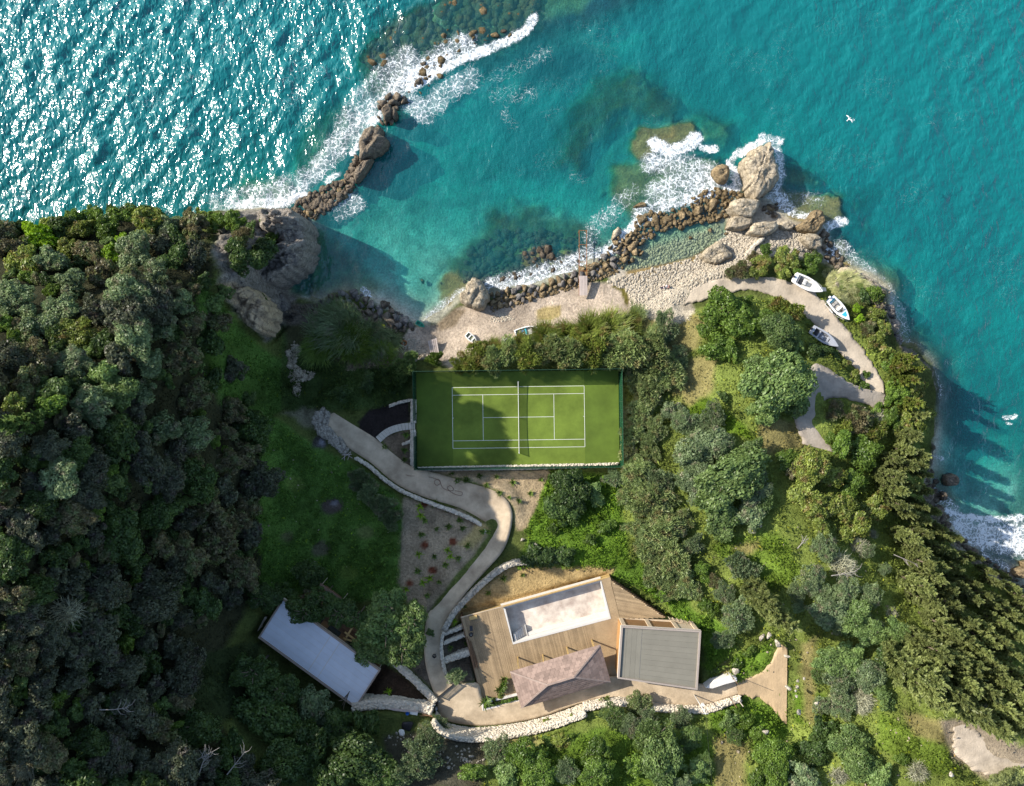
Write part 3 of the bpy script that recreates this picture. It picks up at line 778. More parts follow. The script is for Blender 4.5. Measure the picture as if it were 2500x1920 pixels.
bed[:] = bed * (1 - pool) + np.array((0.24, 0.22, 0.13)) * (0.5 + speck) * pool
k = sstep(-0.6, 0.4, SD)[..., None]
base = bed * (1 - k) + base * k
# patchiness
pt = (fbm(TX * 0.7, TY * 0.7, 91, 4) - 0.5) * 0.8 + (fbm(TX * 0.14, TY * 0.14, 92, 3) - 0.5) * 0.9
base = np.clip(base * (1 + pt[..., None]), 0.005, 0.9)

def grid_faces(nx, ny):
    i = np.arange(nx - 1)[None, :]; j = np.arange(ny - 1)[:, None]
    a = (j * nx + i).ravel()
    return np.stack([a, a + 1, a + nx + 1, a + nx], 1)

m, nt, out = nodes('ground')
va = N(nt, 'ShaderNodeAttribute', attribute_name='soil')
geo = N(nt, 'ShaderNodeNewGeometry')
n1 = N(nt, 'ShaderNodeTexNoise'); n1.inputs['Scale'].default_value = 2.6; n1.inputs['Detail'].default_value = 8; n1.inputs['Roughness'].default_value = 0.7
L(nt, geo.outputs['Position'], n1.inputs[0])
k = N(nt, 'ShaderNodeMapRange'); k.inputs[1].default_value = 0.3; k.inputs[2].default_value = 0.7; k.inputs[3].default_value = 0.55; k.inputs[4].default_value = 1.4
L(nt, n1.outputs[0], k.inputs[0])
v = N(nt, 'ShaderNodeVectorMath', operation='SCALE'); L(nt, va.outputs[0], v.inputs[0]); L(nt, k.outputs[0], v.inputs[3])
bs = N(nt, 'ShaderNodeBsdfPrincipled'); bs.inputs['Roughness'].default_value = 0.95; bs.inputs['Specular IOR Level'].default_value = 0.1
cg = N(nt, 'ShaderNodeAttribute', attribute_name='crag')
vc = N(nt, 'ShaderNodeTexVoronoi'); vc.feature = 'DISTANCE_TO_EDGE'; vc.inputs['Scale'].default_value = 0.7
wv0 = N(nt, 'ShaderNodeVectorMath', operation='MULTIPLY_ADD'); wv0.inputs[1].default_value = (1.6, 1.6, 1.6); L(nt, n1.outputs[1], wv0.inputs[0]); L(nt, geo.outputs['Position'], wv0.inputs[2]); L(nt, wv0.outputs[0], vc.inputs[0])
ck = N(nt, 'ShaderNodeMapRange'); ck.inputs[2].default_value = 0.07; ck.inputs[3].default_value = 0.4; ck.inputs[4].default_value = 1.0; L(nt, vc.outputs['Distance'], ck.inputs[0])
v2 = N(nt, 'ShaderNodeVectorMath', operation='SCALE'); L(nt, v.outputs[0], v2.inputs[0]); L(nt, ck.outputs[0], v2.inputs[3])
L(nt, mixc(nt, cg.outputs['Fac'], v.outputs[0], v2.outputs[0]), bs.inputs['Base Color'])
b = N(nt, 'ShaderNodeBump'); b.inputs['Distance'].default_value = 0.35
L(nt, n1.outputs[0], b.inputs['Height']); L(nt, b.outputs[0], bs.inputs['Normal']); L(nt, bs.outputs[0], out.inputs[0])

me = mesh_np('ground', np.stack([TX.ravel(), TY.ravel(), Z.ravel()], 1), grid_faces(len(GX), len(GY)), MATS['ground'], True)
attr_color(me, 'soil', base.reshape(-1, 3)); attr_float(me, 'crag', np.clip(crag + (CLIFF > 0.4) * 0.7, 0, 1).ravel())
tag(link('ground', me), kind='structure', label='hilly ground with beach, cliffs and sea bed')

# ------------------------------------------------------------------ the sea
WX = axis(-97, 97, 0.30, 1500); WY = axis(-40, 75, 0.30, 1500)
SX, SY = np.meshgrid(WX, WY)
WU, WV = to_px(SX, SY, 0)
near = (np.abs(SX) < 99) & (SY > -42) & (SY < 77)
dep = -HZ(np.clip(SX, GX[0], GX[-1]), np.clip(SY, GY[0], GY[-1]))
expo = np.clip(0.35 + 0.75 * sstep(60, -160, (WU - 760) * 0.75 + (WV - 420) * 0.65) + 0.25 * sstep(1850, 2050, WU), 0.3, 1.15)
expo *= np.where((WU > 1480) & (WU < 1790) & (WV > 540) & (WV < 680), 0.2, 1)
calm = sstep(0.0, 1.2, dep)
H = np.zeros(SX.shape)
R2 = np.random.default_rng(3)
x_, y_ = SX[near], SY[near]; hs = np.zeros(x_.shape)
warp = 2.0 * (fbm(x_ * 0.05, y_ * 0.05, 41, 3) - 0.5)
for i in range(64):
    lam = 0.85 * (9.5 / 0.85) ** (R2.random() ** 1.35)
    a = radians(-22) + R2.normal() * 0.75
    k_ = 2 * pi / lam
    amp = 0.0072 * lam ** 0.85
    hs += amp * np.sin(k_ * (cos(a) * x_ + sin(a) * y_) + R2.random() * 6.283 + warp * 1.6)
gust = 0.55 + 0.9 * fbm(x_ * 0.045, y_ * 0.03, 55, 3)
H[near] = hs * gust * expo[near] * (0.25 + 0.75 * calm[near]) * 1.15

FOAM = np.zeros(SX.shape)
def foam(pts, w, inten, soft=None):
    """a streak or spot of foam; pts in photo pixels"""
    ln = np.array(pts, float)
    if len(ln) == 1: ln = np.vstack([ln, ln + 0.5])
    lo, hi = ln.min(0) - w * 1.6, ln.max(0) + w * 1.6
    jj, ii = np.where((WU > lo[0]) & (WU < hi[0]) & (WV > lo[1]) & (WV < hi[1]))
    if not len(jj): return
    u, v = WU[jj, ii], WV[jj, ii]
    d, _ = seg_dist(ln, u + 14 * (fbm(u * 0.06, v * 0.06, 61) - 0.5), v + 14 * (fbm(u * 0.06, v * 0.06, 62) - 0.5))
    k = inten * (1 - sstep(w * 0.25, w * 1.0, d)) * (0.65 + 0.7 * fbm(u * 0.035, v * 0.035, 63, 3))
    FOAM[jj, ii] = np.maximum(FOAM[jj, ii], k)
foam([(565, 500), (640, 498), (700, 492), (735, 478)], 24, 0.89)
foam([(540, 495), (640, 480), (730, 450), (790, 400), (840, 330), (870, 260), (920, 200), (990, 140)], 55, 0.52)
foam([(860, 372), (872, 360)], 14, 0.87); foam([(905, 300), (925, 285)], 20, 0.83); foam([(800, 445), (822, 428)], 14, 0.83)
foam([(880, 330), (900, 260)], 45, 0.62)
foam([(1000, 215), (1040, 190), (1080, 165), (1130, 145), (1180, 125), (1230, 105), (1285, 75), (1300, 45)], 20, 0.89)
foam([(940, 250), (1000, 190), (1070, 150), (1130, 110)], 55, 0.62); foam([(1000, 190), (1050, 160), (1090, 140)], 30, 0.78)
foam([(990, 240), (1040, 280), (1080, 230), (1150, 190)], 50, 0.50)
foam([(810, 500), (860, 480), (880, 500)], 28, 0.55); foam([(830, 520), (870, 500)], 40, 0.42)
foam([(1200, 190), (1260, 170), (1330, 130)], 35, 0.30); foam([(1210, 230), (1290, 230)], 45, 0.30); foam([(1230, 270), (1250, 310)], 25, 0.33)
foam([(1400, 430), (1420, 440)], 25, 0.30); foam([(1270, 420)], 20, 0.20); foam([(1370, 260), (1330, 280)], 22, 0.24)
foam([(1595, 350), (1640, 372), (1690, 350), (1700, 335)], 26, 0.93); foam([(1715, 362), (1745, 365)], 15, 0.83)
foam([(1590, 400), (1680, 400), (1730, 420), (1640, 450), (1600, 470), (1700, 470)], 48, 0.60); foam([(1560, 520), (1620, 500), (1700, 480), (1760, 440)], 30, 0.71)
foam([(1790, 385), (1830, 360), (1865, 345)], 16, 0.87); foam([(1780, 400), (1795, 430), (1800, 460), (1770, 465)], 20, 0.83); foam([(1750, 470), (1700, 490)], 15, 0.83)
foam([(1880, 340), (1900, 370), (1908, 420), (1895, 470), (1880, 490)], 20, 0.62); foam([(1860, 335), (1905, 345)], 16, 0.70)
foam([(1900, 480), (1930, 515), (1960, 535)], 28, 0.62); foam([(1950, 532), (1980, 525)], 10, 0.91); foam([(1935, 480), (2000, 490)], 36, 0.34)
foam([(2010, 560), (2040, 545), (2060, 540)], 20, 0.78); foam([(2012, 580), (2010, 640), (2040, 620)], 28, 0.62); foam([(2050, 600), (2090, 640), (2120, 665)], 35, 0.42)
foam([(2150, 690), (2180, 730), (2200, 780), (2210, 830)], 30, 0.40); foam([(2150, 740), (2168, 745)], 14, 0.70)
foam([(1535, 565), (1560, 540), (1600, 520)], 22, 0.76); foam([(1500, 590), (1520, 570)], 22, 0.80); foam([(1570, 580), (1590, 570)], 12, 0.70); foam([(1460, 540), (1440, 580), (1540, 470)], 40, 0.40)
foam([(1190, 722), (1250, 710), (1330, 690), (1400, 665), (1450, 640), (1485, 610)], 24, 0.76); foam([(1200, 700), (1280, 680), (1360, 660), (1440, 620)], 42, 0.58)
foam([(1065, 785), (1090, 765), (1115, 745)], 11, 0.87); foam([(1050, 780), (1090, 745), (1130, 720)], 30, 0.55)
foam([(810, 735), (850, 725)], 14, 0.70); foam([(890, 710), (910, 735), (950, 755)], 14, 0.72); foam([(940, 750), (960, 765)], 8, 0.78); foam([(1000, 790), (1050, 790)], 12, 0.50)
foam([(2310, 1245), (2350, 1262), (2420, 1270), (2520, 1262)], 14, 0.83)
foam([(2340, 1300), (2420, 1310), (2520, 1330)], 60, 0.78); foam([(2440, 1300), (2520, 1300)], 40, 0.84); foam([(2300, 1300), (2350, 1340), (2420, 1380), (2500, 1420)], 40, 0.56)
foam([(2300, 1215), (2330, 1240)], 22, 0.50); foam([(2262, 1110), (2300, 1120)], 9, 0.70); foam([(2255, 1180), (2280, 1200), (2290, 1230)], 18, 0.55); foam([(2270, 900), (2290, 930), (2290, 970)], 20, 0.35)
foam([(2455, 1022), (2480, 1018)], 12, 0.62); foam([(2456, 1035), (2465, 1040)], 6, 0.70); foam([(2085, 292)], 5, 0.50); foam([(2095, 330)], 4, 0.50); foam([(2335, 213)], 7, 0.30); foam([(2260, 305), (2280, 300)], 8, 0.30)
# every shore and rock has a thin wash
FOAM = np.maximum(FOAM, 0.36 * (1 - sstep(0.05, 0.5, np.abs(dep - 0.1))) * (SX > -50) * expo)
FOAM = np.maximum(FOAM, 0.30 * sstep(0.60, 0.78, fbm(SX * 0.22, SY * 0.22, 71, 3)) * (WU < 900) * (expo > 0.6))
FOAM = np.maximum(FOAM, 0.17 * sstep(0.55, 0.72, fbm(SX * 0.12, SY * 0.16, 72, 4)) * (WU > 1300))
H += np.clip(FOAM, 0, 1.2) * 0.10 * fbm(SX * 1.3, SY * 1.3, 73, 3)

m, nt, out = nodes('sea_water')
geo = N(nt, 'ShaderNodeNewGeometry')
ad = N(nt, 'ShaderNodeAttribute', attribute_name='depth'); af = N(nt, 'ShaderNodeAttribute', attribute_name='foam')
# ripples
nz = N(nt, 'ShaderNodeTexNoise'); nz.inputs['Scale'].default_value = 0.95; nz.inputs['Detail'].default_value = 1.6; nz.inputs['Roughness'].default_value = 0.55; nz.inputs['Distortion'].default_value = 0.6
mp = N(nt, 'ShaderNodeMapping'); mp.inputs['Rotation'].default_value = (0, 0, radians(22)); mp.inputs['Scale'].default_value = (1.25, 0.7, 1)
L(nt, geo.outputs['Position'], mp.inputs[0]); L(nt, mp.outputs[0], nz.inputs[0])
ae = N(nt, 'ShaderNodeAttribute', attribute_name='chop')
bp = N(nt, 'ShaderNodeBump'); bp.inputs['Strength'].default_value = 1.0
L(nt, math_n(nt, 'MULTIPLY', ae.outputs['Fac'], 0.42), bp.inputs['Distance'])
L(nt, nz.outputs[0], bp.inputs['Height'])
# what passes through the water on one way: red goes first
def through(kr):
    return math_n(nt, 'EXPONENT' if False else 'POWER', 2.718281828, math_n(nt, 'MULTIPLY', ad.outputs['Fac'], -kr))
cmb = N(nt, 'ShaderNodeCombineColor')
for i_, kr in enumerate((0.75, 0.105, 0.115)):
    L(nt, through(kr), cmb.inputs[i_])
tr = N(nt, 'ShaderNodeBsdfTransparent'); L(nt, cmb.outputs[0], tr.inputs[0])
df = N(nt, 'ShaderNodeBsdfDiffuse'); df.inputs[0].default_value = (0.0035, 0.198, 0.212, 1)
L(nt, bp.outputs[0], df.inputs['Normal'])
sc_f = math_n(nt, 'SUBTRACT', 1.0, math_n(nt, 'POWER', 2.718281828, math_n(nt, 'MULTIPLY', ad.outputs['Fac'], -0.19)))
body = N(nt, 'ShaderNodeMixShader'); L(nt, sc_f, body.inputs[0]); L(nt, tr.outputs[0], body.inputs[1]); L(nt, df.outputs[0], body.inputs[2])
gl = N(nt, 'ShaderNodeBsdfGlossy'); gl.inputs['Roughness'].default_value = 0.145; L(nt, bp.outputs[0], gl.inputs['Normal'])
fr = N(nt, 'ShaderNodeFresnel'); fr.inputs[0].default_value = 1.72; L(nt, bp.outputs[0], fr.inputs['Normal'])
wat = N(nt, 'ShaderNodeMixShader'); ff = math_n(nt, 'MULTIPLY', fr.outputs[0], math_n(nt, 'SUBTRACT', 1.0, geo.outputs['Backfacing']))
L(nt, math_n(nt, 'ADD', ff, math_n(nt, 'MULTIPLY', geo.outputs['Backfacing'], 0.05)), wat.inputs[0]); L(nt, body.outputs[0], wat.inputs[1]); L(nt, gl.outputs[0], wat.inputs[2])
# foam: a lace of cells that closes up where it is thick
wn = N(nt, 'ShaderNodeTexNoise'); wn.inputs['Scale'].default_value = 0.9; wn.inputs['Detail'].default_value = 5; L(nt, geo.outputs['Position'], wn.inputs[0])
wv = N(nt, 'ShaderNodeVectorMath', operation='MULTIPLY_ADD'); wv.inputs[1].default_value = (2.6, 2.6, 0); L(nt, wn.outputs[1], wv.inputs[0]); L(nt, geo.outputs['Position'], wv.inputs[2])
def lace(scale):
    vo = N(nt, 'ShaderNodeTexVoronoi'); vo.feature = 'DISTANCE_TO_EDGE'; vo.voronoi_dimensions = '2D'; vo.inputs['Scale'].default_value = scale
    L(nt, wv.outputs[0], vo.inputs[0])
    return math_n(nt, 'MULTIPLY', vo.outputs['Distance'], 1.0)
e1 = math_n(nt, 'MULTIPLY', lace(1.05), 0.85); e2 = math_n(nt, 'MULTIPLY_ADD', lace(2.7), 0.85); e2.node.inputs[2].default_value = 0.035
ed = math_n(nt, 'MINIMUM', e1, e2)
fn = N(nt, 'ShaderNodeTexNoise'); fn.inputs['Scale'].default_value = 1.3; fn.inputs['Detail'].default_value = 6; fn.inputs['Roughness'].default_value = 0.7; L(nt, geo.outputs['Position'], fn.inputs[0])
fq = math_n(nt, 'MULTIPLY', af.outputs['Fac'], math_n(nt, 'MULTIPLY_ADD', fn.outputs[0], 1.6)); 
fq.node.inputs[1].links[0].from_node.inputs[2].default_value = 0.2
wid = math_n(nt, 'MULTIPLY', math_n(nt, 'POWER', math_n(nt, 'MAXIMUM', fq, 0.0), 2.6), 0.26)
al = math_n(nt, 'DIVIDE', math_n(nt, 'SUBTRACT', wid, ed), math_n(nt, 'MULTIPLY_ADD', wid, 0.6))
al.node.inputs[1].links[0].from_node.inputs[2].default_value = 0.012
al = math_n(nt, 'MULTIPLY', math_n(nt, 'ADD', al, 0.35, True), math_n(nt, 'MULTIPLY', fq, 3.0, True), True)
milk = N(nt, 'ShaderNodeMapRange'); milk.inputs[1].default_value = 0.30; milk.inputs[2].default_value = 0.95; milk.inputs[4].default_value = 0.42; L(nt, fq, milk.inputs[0])
al = math_n(nt, 'MAXIMUM', al, milk.outputs[0])
fd = N(nt, 'ShaderNodeBsdfDiffuse'); fd.inputs[0].default_value = (0.80, 0.83, 0.84, 1)
fb = N(nt, 'ShaderNodeBump'); fb.inputs['Distance'].default_value = 0.35; L(nt, fn.outputs[0], fb.inputs['Height']); L(nt, fb.outputs[0], fd.inputs['Normal'])
fin = N(nt, 'ShaderNodeMixShader'); L(nt, al, fin.inputs[0]); L(nt, wat.outputs[0], fin.inputs[1]); L(nt, fd.outputs[0], fin.inputs[2])
L(nt, fin.outputs[0], out.inputs[0])

wf = grid_faces(len(WX), len(WY))
keep = (dep.ravel()[wf] > -0.8).any(1)
wf = wf[keep]
used = np.unique(wf); remap = np.full(SX.size, -1); remap[used] = np.arange(len(used))
me = mesh_np('sea', np.stack([SX.ravel(), SY.ravel(), H.ravel()], 1)[used], remap[wf], MATS['sea_water'], True)
attr_float(me, 'depth', np.clip(dep + H, 0.0, 12).ravel()[used]); attr_float(me, 'foam', FOAM.ravel()[used]); attr_float(me, 'chop', (expo * (0.3 + 0.7 * calm) * (0.62 + 0.75 * fbm(SX * 0.07, SY * 0.05, 57, 4))).ravel()[used])
tag(link('sea', me), kind='structure', label='turquoise sea with white foam round the rocks')

# ------------------------------------------------------------------ labels that single out one of many
AUTO = []                          # (object, look, u, v, category, group)
MARKS = [('the court corner beside the stairs', 1008, 1060), ('the seaward court corner by the reeds', 1015, 905), ('the far net post of the tennis court', 1265, 925),
         ('the court corner under the tall reeds', 1515, 905), ('the garden corner of the tennis court', 1510, 1140), ('the pale blue flat roof', 770, 1570), ('the seaward tip of the pale blue roof', 691, 1461),
         ('the bend of the concrete path', 1230, 1255), ('the big burnt patch on the meadow', 812, 1237), ('the driveway gate', 1090, 1690), ('the empty swimming pool', 1370, 1500), ('the seaward corner of the timber deck', 1125, 1508),
         ('the peak of the timber deck', 1487, 1413), ('the grey flat roof', 1610, 1600), ('the hip roof', 1370, 1650), ('the sandy turning place', 1870, 1670), ('the power pole', 1692, 1692), ('the largest white motorboat', 1970, 695),
         ('the boat with the turquoise hatch', 2050, 755), ('the grey boat', 2015, 825), ('the fork of the two tracks', 2150, 985), ('the lower end of the grey track', 2000, 1090), ('the rusty jetty frame', 1423, 640), ('the plank walkway', 1060, 850),
         ('the green dinghy', 1026, 792), ('the round rock in the surf', 1760, 426), ('the great wedge of pale rock', 1850, 420), ('the tawny rock at the point', 1970, 550), ('the shingle beach', 1640, 680), ('the two people on the shingle', 1625, 702),
         ('the tip of the rocky headland', 745, 560), ('the tan scar on the cliff', 600, 740), ('the start of the rock causeway', 720, 510), ('the long slab on the causeway', 915, 370), ('the outer end of the causeway', 1000, 240), ('the rubble heap', 830, 1050),
         ('the photo corner under the forest', 0, 1920), ('the seaward edge of the forest', 100, 550), ('the lime green treetop by the sea', 95, 580), ('the white stone wall below the hip roof', 1340, 1735), ('the foaming cove', 2400, 1300),
         ('the lone rock off the cypresses', 2320, 1172), ('the pale gravel road', 2380, 1820), ('the photo corner with the road', 2500, 1920), ('the middle of the bottom edge', 1250, 1920), ('the surf below the cypresses', 2290, 1260),
         ('the photo edge beside the forest', 0, 1150), ('the photo edge below the foaming cove', 2500, 1600), ('the dark mulch bed by the stairs', 930, 1030), ('the white ledge at the promontory', 2070, 665), ('the pair of white boulders', 1870, 1555),
         ('the old olive stump', 1470, 1712), ('the blue tub by the wall', 1108, 1787), ('the deep green ivy slope', 590, 900), ('the fallen bleached branches', 320, 1690), ('the pale rock outcrop among the forest', 490, 1560), ('the meadow side of the forest', 640, 1220),
         ('the tidal pool', 1640, 590), ('the submerged brown slab', 1600, 330), ('the hairpin of shrubs between the tracks', 2050, 880), ('the small beached rowing boat', 1285, 808), ('the washed-up dinghy by the reeds', 1150, 826), ('the stream outlet on the slipway', 1525, 735)]
ORD = ['', 'second', 'third', 'fourth', 'fifth', 'sixth', 'seventh', 'eighth', 'ninth', 'tenth', 'eleventh', 'twelfth'] + ['%dth' % k for k in range(13, 400)]
def auto(o, look, u, v, cat, group):
    o['category'] = cat; o['group'] = group
    AUTO.append((o, look, u, v))
def write_labels():
    by = {}
    for o, look, u, v in AUTO: by.setdefault(look, []).append((o, u, v))
    for look, items in by.items():
        best = [None] * len(items)
        for name, mu, mv in MARKS:
            d = sorted((math.hypot(u - mu, v - mv), i) for i, (_, u, v) in enumerate(items))
            for r, (dd, i) in enumerate(d[:60]):
                if best[i] is None or (r, dd) < best[i][:2]: best[i] = (r, dd, name)
        for (o, u, v), b in zip(items, best):
            r, dd, name = b
            o['label'] = f'{look} beside {name}' if r == 0 else f'{look}, {ORD[r]} out from {name}'

# ------------------------------------------------------------------ rocks
rock_tawny = rock_mat('rock_tawny', (0.29, 0.215, 0.12), (0.17, 0.12, 0.066), (0.38, 0.29, 0.17), 1.5, 0.10, wet=((0.11, 0.078, 0.035), 0.75))
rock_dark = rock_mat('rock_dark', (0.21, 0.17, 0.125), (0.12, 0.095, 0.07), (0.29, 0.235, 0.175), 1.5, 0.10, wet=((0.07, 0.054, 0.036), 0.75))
rock_pale = rock_mat('rock_pale', (0.47, 0.395, 0.285), (0.27, 0.22, 0.15), (0.60, 0.515, 0.39), 1.3, 0.11, wet=((0.19, 0.14, 0.07), 0.75))
rock_white = rock_mat('rock_white', (0.47, 0.42, 0.34), (0.34, 0.295, 0.235), (0.58, 0.53, 0.44), 1.2, 0.08)
rock_grey = rock_mat('rock_grey', (0.22, 0.2, 0.18), (0.14, 0.125, 0.115), (0.30, 0.27, 0.235), 0.9, 0.12)
pebble_m = rock_mat('pebble', (0.47, 0.41, 0.32), (0.34, 0.29, 0.22), (0.58, 0.52, 0.42), 1.6, 0.02)

import bmesh
def ico(sub):
    bm = bmesh.new(); bmesh.ops.create_icosphere(bm, subdivisions=sub, radius=1.0)
    V = np.array([v.co[:] for v in bm.verts]); F = np.array([[v.index for v in f.verts] for f in bm.faces]); bm.free()
    return V, F
ICO = {k: ico(k) for k in (1, 2, 3)}
def boulder(seed, sub=2, cuts=13, noise=0.07):
    r = np.random.default_rng(seed); V, F = ICO[sub]; V = V.copy()
    for _ in range(cuts):
        n = r.normal(size=3); n /= np.linalg.norm(n); d = r.uniform(0.34, 0.78)
        s = V @ n; V -= np.clip(s - d, 0, None)[:, None] * n
    q = V / np.linalg.norm(V, axis=1, keepdims=True)
    V *= 1 + noise * (fbm(q[:, 0] * 2.1 + seed, q[:, 1] * 2.1 + q[:, 2] * 1.7, seed, 3)[:, None] - 0.5) * 2
    return V, F
BOULD = [mesh_np('boulder', *boulder(100 + i), None) for i in range(10)]
BOULD_BIG = [mesh_np('boulder', *boulder(200 + i, 3, 18, 0.16), None) for i in range(5)]
for me in BOULD + BOULD_BIG: me.materials.append(rock_tawny)
def rock_at(u, v, rx, ry, mat, look, z=None, rot=None, sink=0.35, tall=0.8, name='rock', group='rocks along the shore', big=False):
    zz = HZ(*P(u, v, 0.6)) if z is None else z
    zz = float(max(zz, -0.5))
    p = P(u, v, zz + 0.4); s = (CAM_H - zz) / FPX
    me = random.choice(BOULD_BIG if big else BOULD)
    if rx >= 8.5 and name == 'rock': name = 'boulder'
    o = link(name, me, None, (p[0], p[1], zz + min(rx, ry) * s * tall * (1 - 2 * sink) * 0.5), (random.uniform(-.5, .5), random.uniform(-.5, .5), random.uniform(0, 6.28) if rot is None else rot))
    w_ = random.uniform(0.95, 1.4); o.scale = (rx * s * w_ * 1.08, ry * s / w_ * 1.3, min(rx, ry) * s * tall * random.uniform(0.85, 1.25))
    o.material_slots[0].link = 'OBJECT'; o.material_slots[0].material = mat
    auto(o, look.replace('rock', 'boulder') if name == 'boulder' else look, u, v, name if name == 'boulder' else 'rock', group)
    return o

def slab_rock(outline, mat, label, z0, ztop, tilt=(0, 0), strata=0.35, sdir=0.6, name='rock', seed=1, edge=5):
    """a big rock with its own outline: outline in photo pixels at the height of its rim"""
    rim = z0 + 0.5 * (ztop - z0)
    pw = smooth_line(np.vstack([PL(outline, rim), PL(outline[:1], rim)]), 0.25)[:-1]
    n = len(pw); c = pw.mean(0)
    jit = 1 + 0.13 * (fbm(np.arange(n) * 0.35, np.zeros(n) + seed, seed, 3) - 0.5) * 2
    pw = c + (pw - c) * jit[:, None]
    T = np.r_[np.linspace(0.06, 0.9, 14), 0.95, 1.0, 1.04, 1.08]; V = [np.r_[c, 1.0]]
    R = max(np.linalg.norm(pw - c, axis=1))
    for t in T:
        q = c + (pw - c) * min(t, 1.04)
        V += [np.r_[a, t] for a in q]
    V = np.array(V); t = V[:, 2].copy(); t[0] = 0
    prof = np.where(t <= 0.9, 1 - 0.30 * t ** edge, np.interp(t, [0.9, 0.95, 1.0, 1.04, 1.08], [0.82, 0.66, 0.38, -0.1, -0.4]))
    x, y = V[:, 0] - c[0], V[:, 1] - c[1]
    cs, sn = cos(sdir), sin(sdir)
    st = np.round(ridged((x * cs + y * sn) * 0.16 + seed, (-x * sn + y * cs) * 0.75, seed, 4) * 7) / 7 * 0.6 + 0.4 * ridged((x * cs + y * sn) * 0.16 + seed, (-x * sn + y * cs) * 0.75, seed, 4) - 0.62
    st = st + 0.55 * (cells((x * cs + y * sn) * 0.42, (-x * sn + y * cs) * 0.8, seed + 40) - 0.5) + 0.22 * (cells(x * 1.3, y * 1.3, seed + 41) - 0.5)
    z = z0 + (ztop - z0) * prof + (tilt[0] * x + tilt[1] * y) * np.clip(1.2 - t, 0, 1) + strata * 2.2 * st * np.clip(1.15 - t, 0.1, 1) + (fbm(x * 0.9, y * 0.9, seed + 7, 4) - 0.5) * strata * 1.4
    V[:, 2] = z
    k = len(T); F4 = []; F3 = [(0, 1 + i, 1 + (i + 1) % n) for i in range(n)]
    for j in range(k - 1):
        for i in range(n):
            F4.append((1 + j * n + i, 1 + (j + 1) * n + i, 1 + (j + 1) * n + (i + 1) % n, 1 + j * n + (i + 1) % n))
    area = (np.roll(pw[:, 0], -1) * pw[:, 1] - pw[:, 0] * np.roll(pw[:, 1], -1)).sum()
    F3 = np.array(F3); F4 = np.array(F4)
    if area > 0: F3 = F3[:, ::-1]; F4 = F4[:, ::-1]
    F3 = F3[:, ::-1]; F4 = F4[:, ::-1]
    V[:, :2] -= c
    o = link(name, mesh_np(name, V, [F3, F4], mat), None, (c[0], c[1], 0))
    return tag(o, label, 'rock')

Zs = lambda pts: zoomed(pts, 1500, 300, 0.1828)
Zt = lambda pts: zoomed(pts, 1780, 400, 0.1905)
Zl = lambda pts: zoomed(pts, 660, 220, 0.2024)
slab_rock(Zs([(2060, 270), (2100, 400), (2140, 560), (2172, 690), (2150, 800), (2050, 920), (1900, 1035), (1770, 930), (1755, 750), (1700, 560), (1790, 430), (1900, 340)]), rock_pale, 'great wedge of pale rock standing in the surf', -0.6, 4.4, (0.05, 0.02), 0.42, 1.1, seed=3)
slab_rock(Zs([(1420, 560), (1510, 600), (1535, 690), (1490, 790), (1430, 815), (1340, 750), (1305, 660), (1340, 590)]), rock_tawny, 'round tawny rock ringed by white foam', -0.6, 2.3, (-0.1, 0.1), 0.28, 0.3, seed=5)
slab_rock(Zs([(1520, 1140), (1600, 1030), (1720, 1015), (1850, 1030), (1940, 1078), (1900, 1190), (1800, 1272), (1640, 1242)]), rock_pale, 'big pale rock below the great wedge', 0, 3.2, (-0.08, 0.14), 0.3, 0.0, seed=8)
slab_rock(Zs([(1555, 1260), (1660, 1255), (1760, 1275), (1850, 1305), (1760, 1430), (1650, 1440), (1560, 1430), (1510, 1390)]), rock_pale, 'pale slanting rock between the tidal pool and the big rock', 0, 2.3, (-0.05, 0.12), 0.25, 0.2, seed=9)
slab_rock(Zs([(1800, 1400), (1870, 1335), (2000, 1330), (2160, 1332), (2172, 1420), (2080, 1500), (1900, 1522), (1790, 1480)]), rock_pale, 'pale block with a shaded side above the pebbles', 0.2, 2.9, (-0.08, 0.2), 0.25, 0.1, seed=11)
slab_rock(Zt([(830, 810), (960, 730), (1050, 640), (1110, 580), (1200, 640), (1205, 760), (1150, 875), (1050, 900), (900, 862)]), rock_tawny, 'tawny pitted rock at the point with foam behind it', -0.3, 2.6, (0, 0.03), 0.5, 0.8, seed=13)
slab_rock(Zt([(905, 935), (1000, 900), (1150, 928), (1178, 1000), (1170, 1080), (1100, 1112), (980, 1060), (920, 1000)]), rock_pale, 'layered pale rock at the water edge beyond the pebbles', 0, 2.6, (-0.06, 0.1), 0.3, 0.1, seed=15)
slab_rock(Zt([(635, 775), (740, 730), (830, 780), (805, 845), (700, 852), (650, 820)]), rock_pale, 'low pale rock between the block and the tawny rock', 0, 1.6, (0, 0.05), 0.22, 0.4, seed=16)
slab_rock(Zt([(180, 1185), (230, 1110), (300, 1040), (400, 950), (455, 955), (400, 1025), (310, 1085), (265, 1195)]), rock_white, 'long white slab running down from the shrubs', 0.4, 2.2, (0, 0.05), 0.15, 0.8, seed=17)
slab_rock(zoomed([(800, 845), (850, 780), (920, 740), (955, 785), (1000, 830), (960, 868), (870, 885)], 1400, 300, 0.3885), rock_pale, 'pale split rock at the back of the shingle', 0.6, 2.4, (-0.05, 0.08), 0.35, 0.6, seed=18)
slab_rock(zoomed([(550, 120), (605, 52), (660, 78), (700, 130), (732, 182), (715, 240), (690, 288), (600, 292), (530, 250), (498, 185), (540, 165)], 960, 660, 0.3226), rock_pale, 'big ribbed rock at the head of the slipway', 0, 3.6, (-0.1, 0.05), 0.45, 1.2, seed=19)
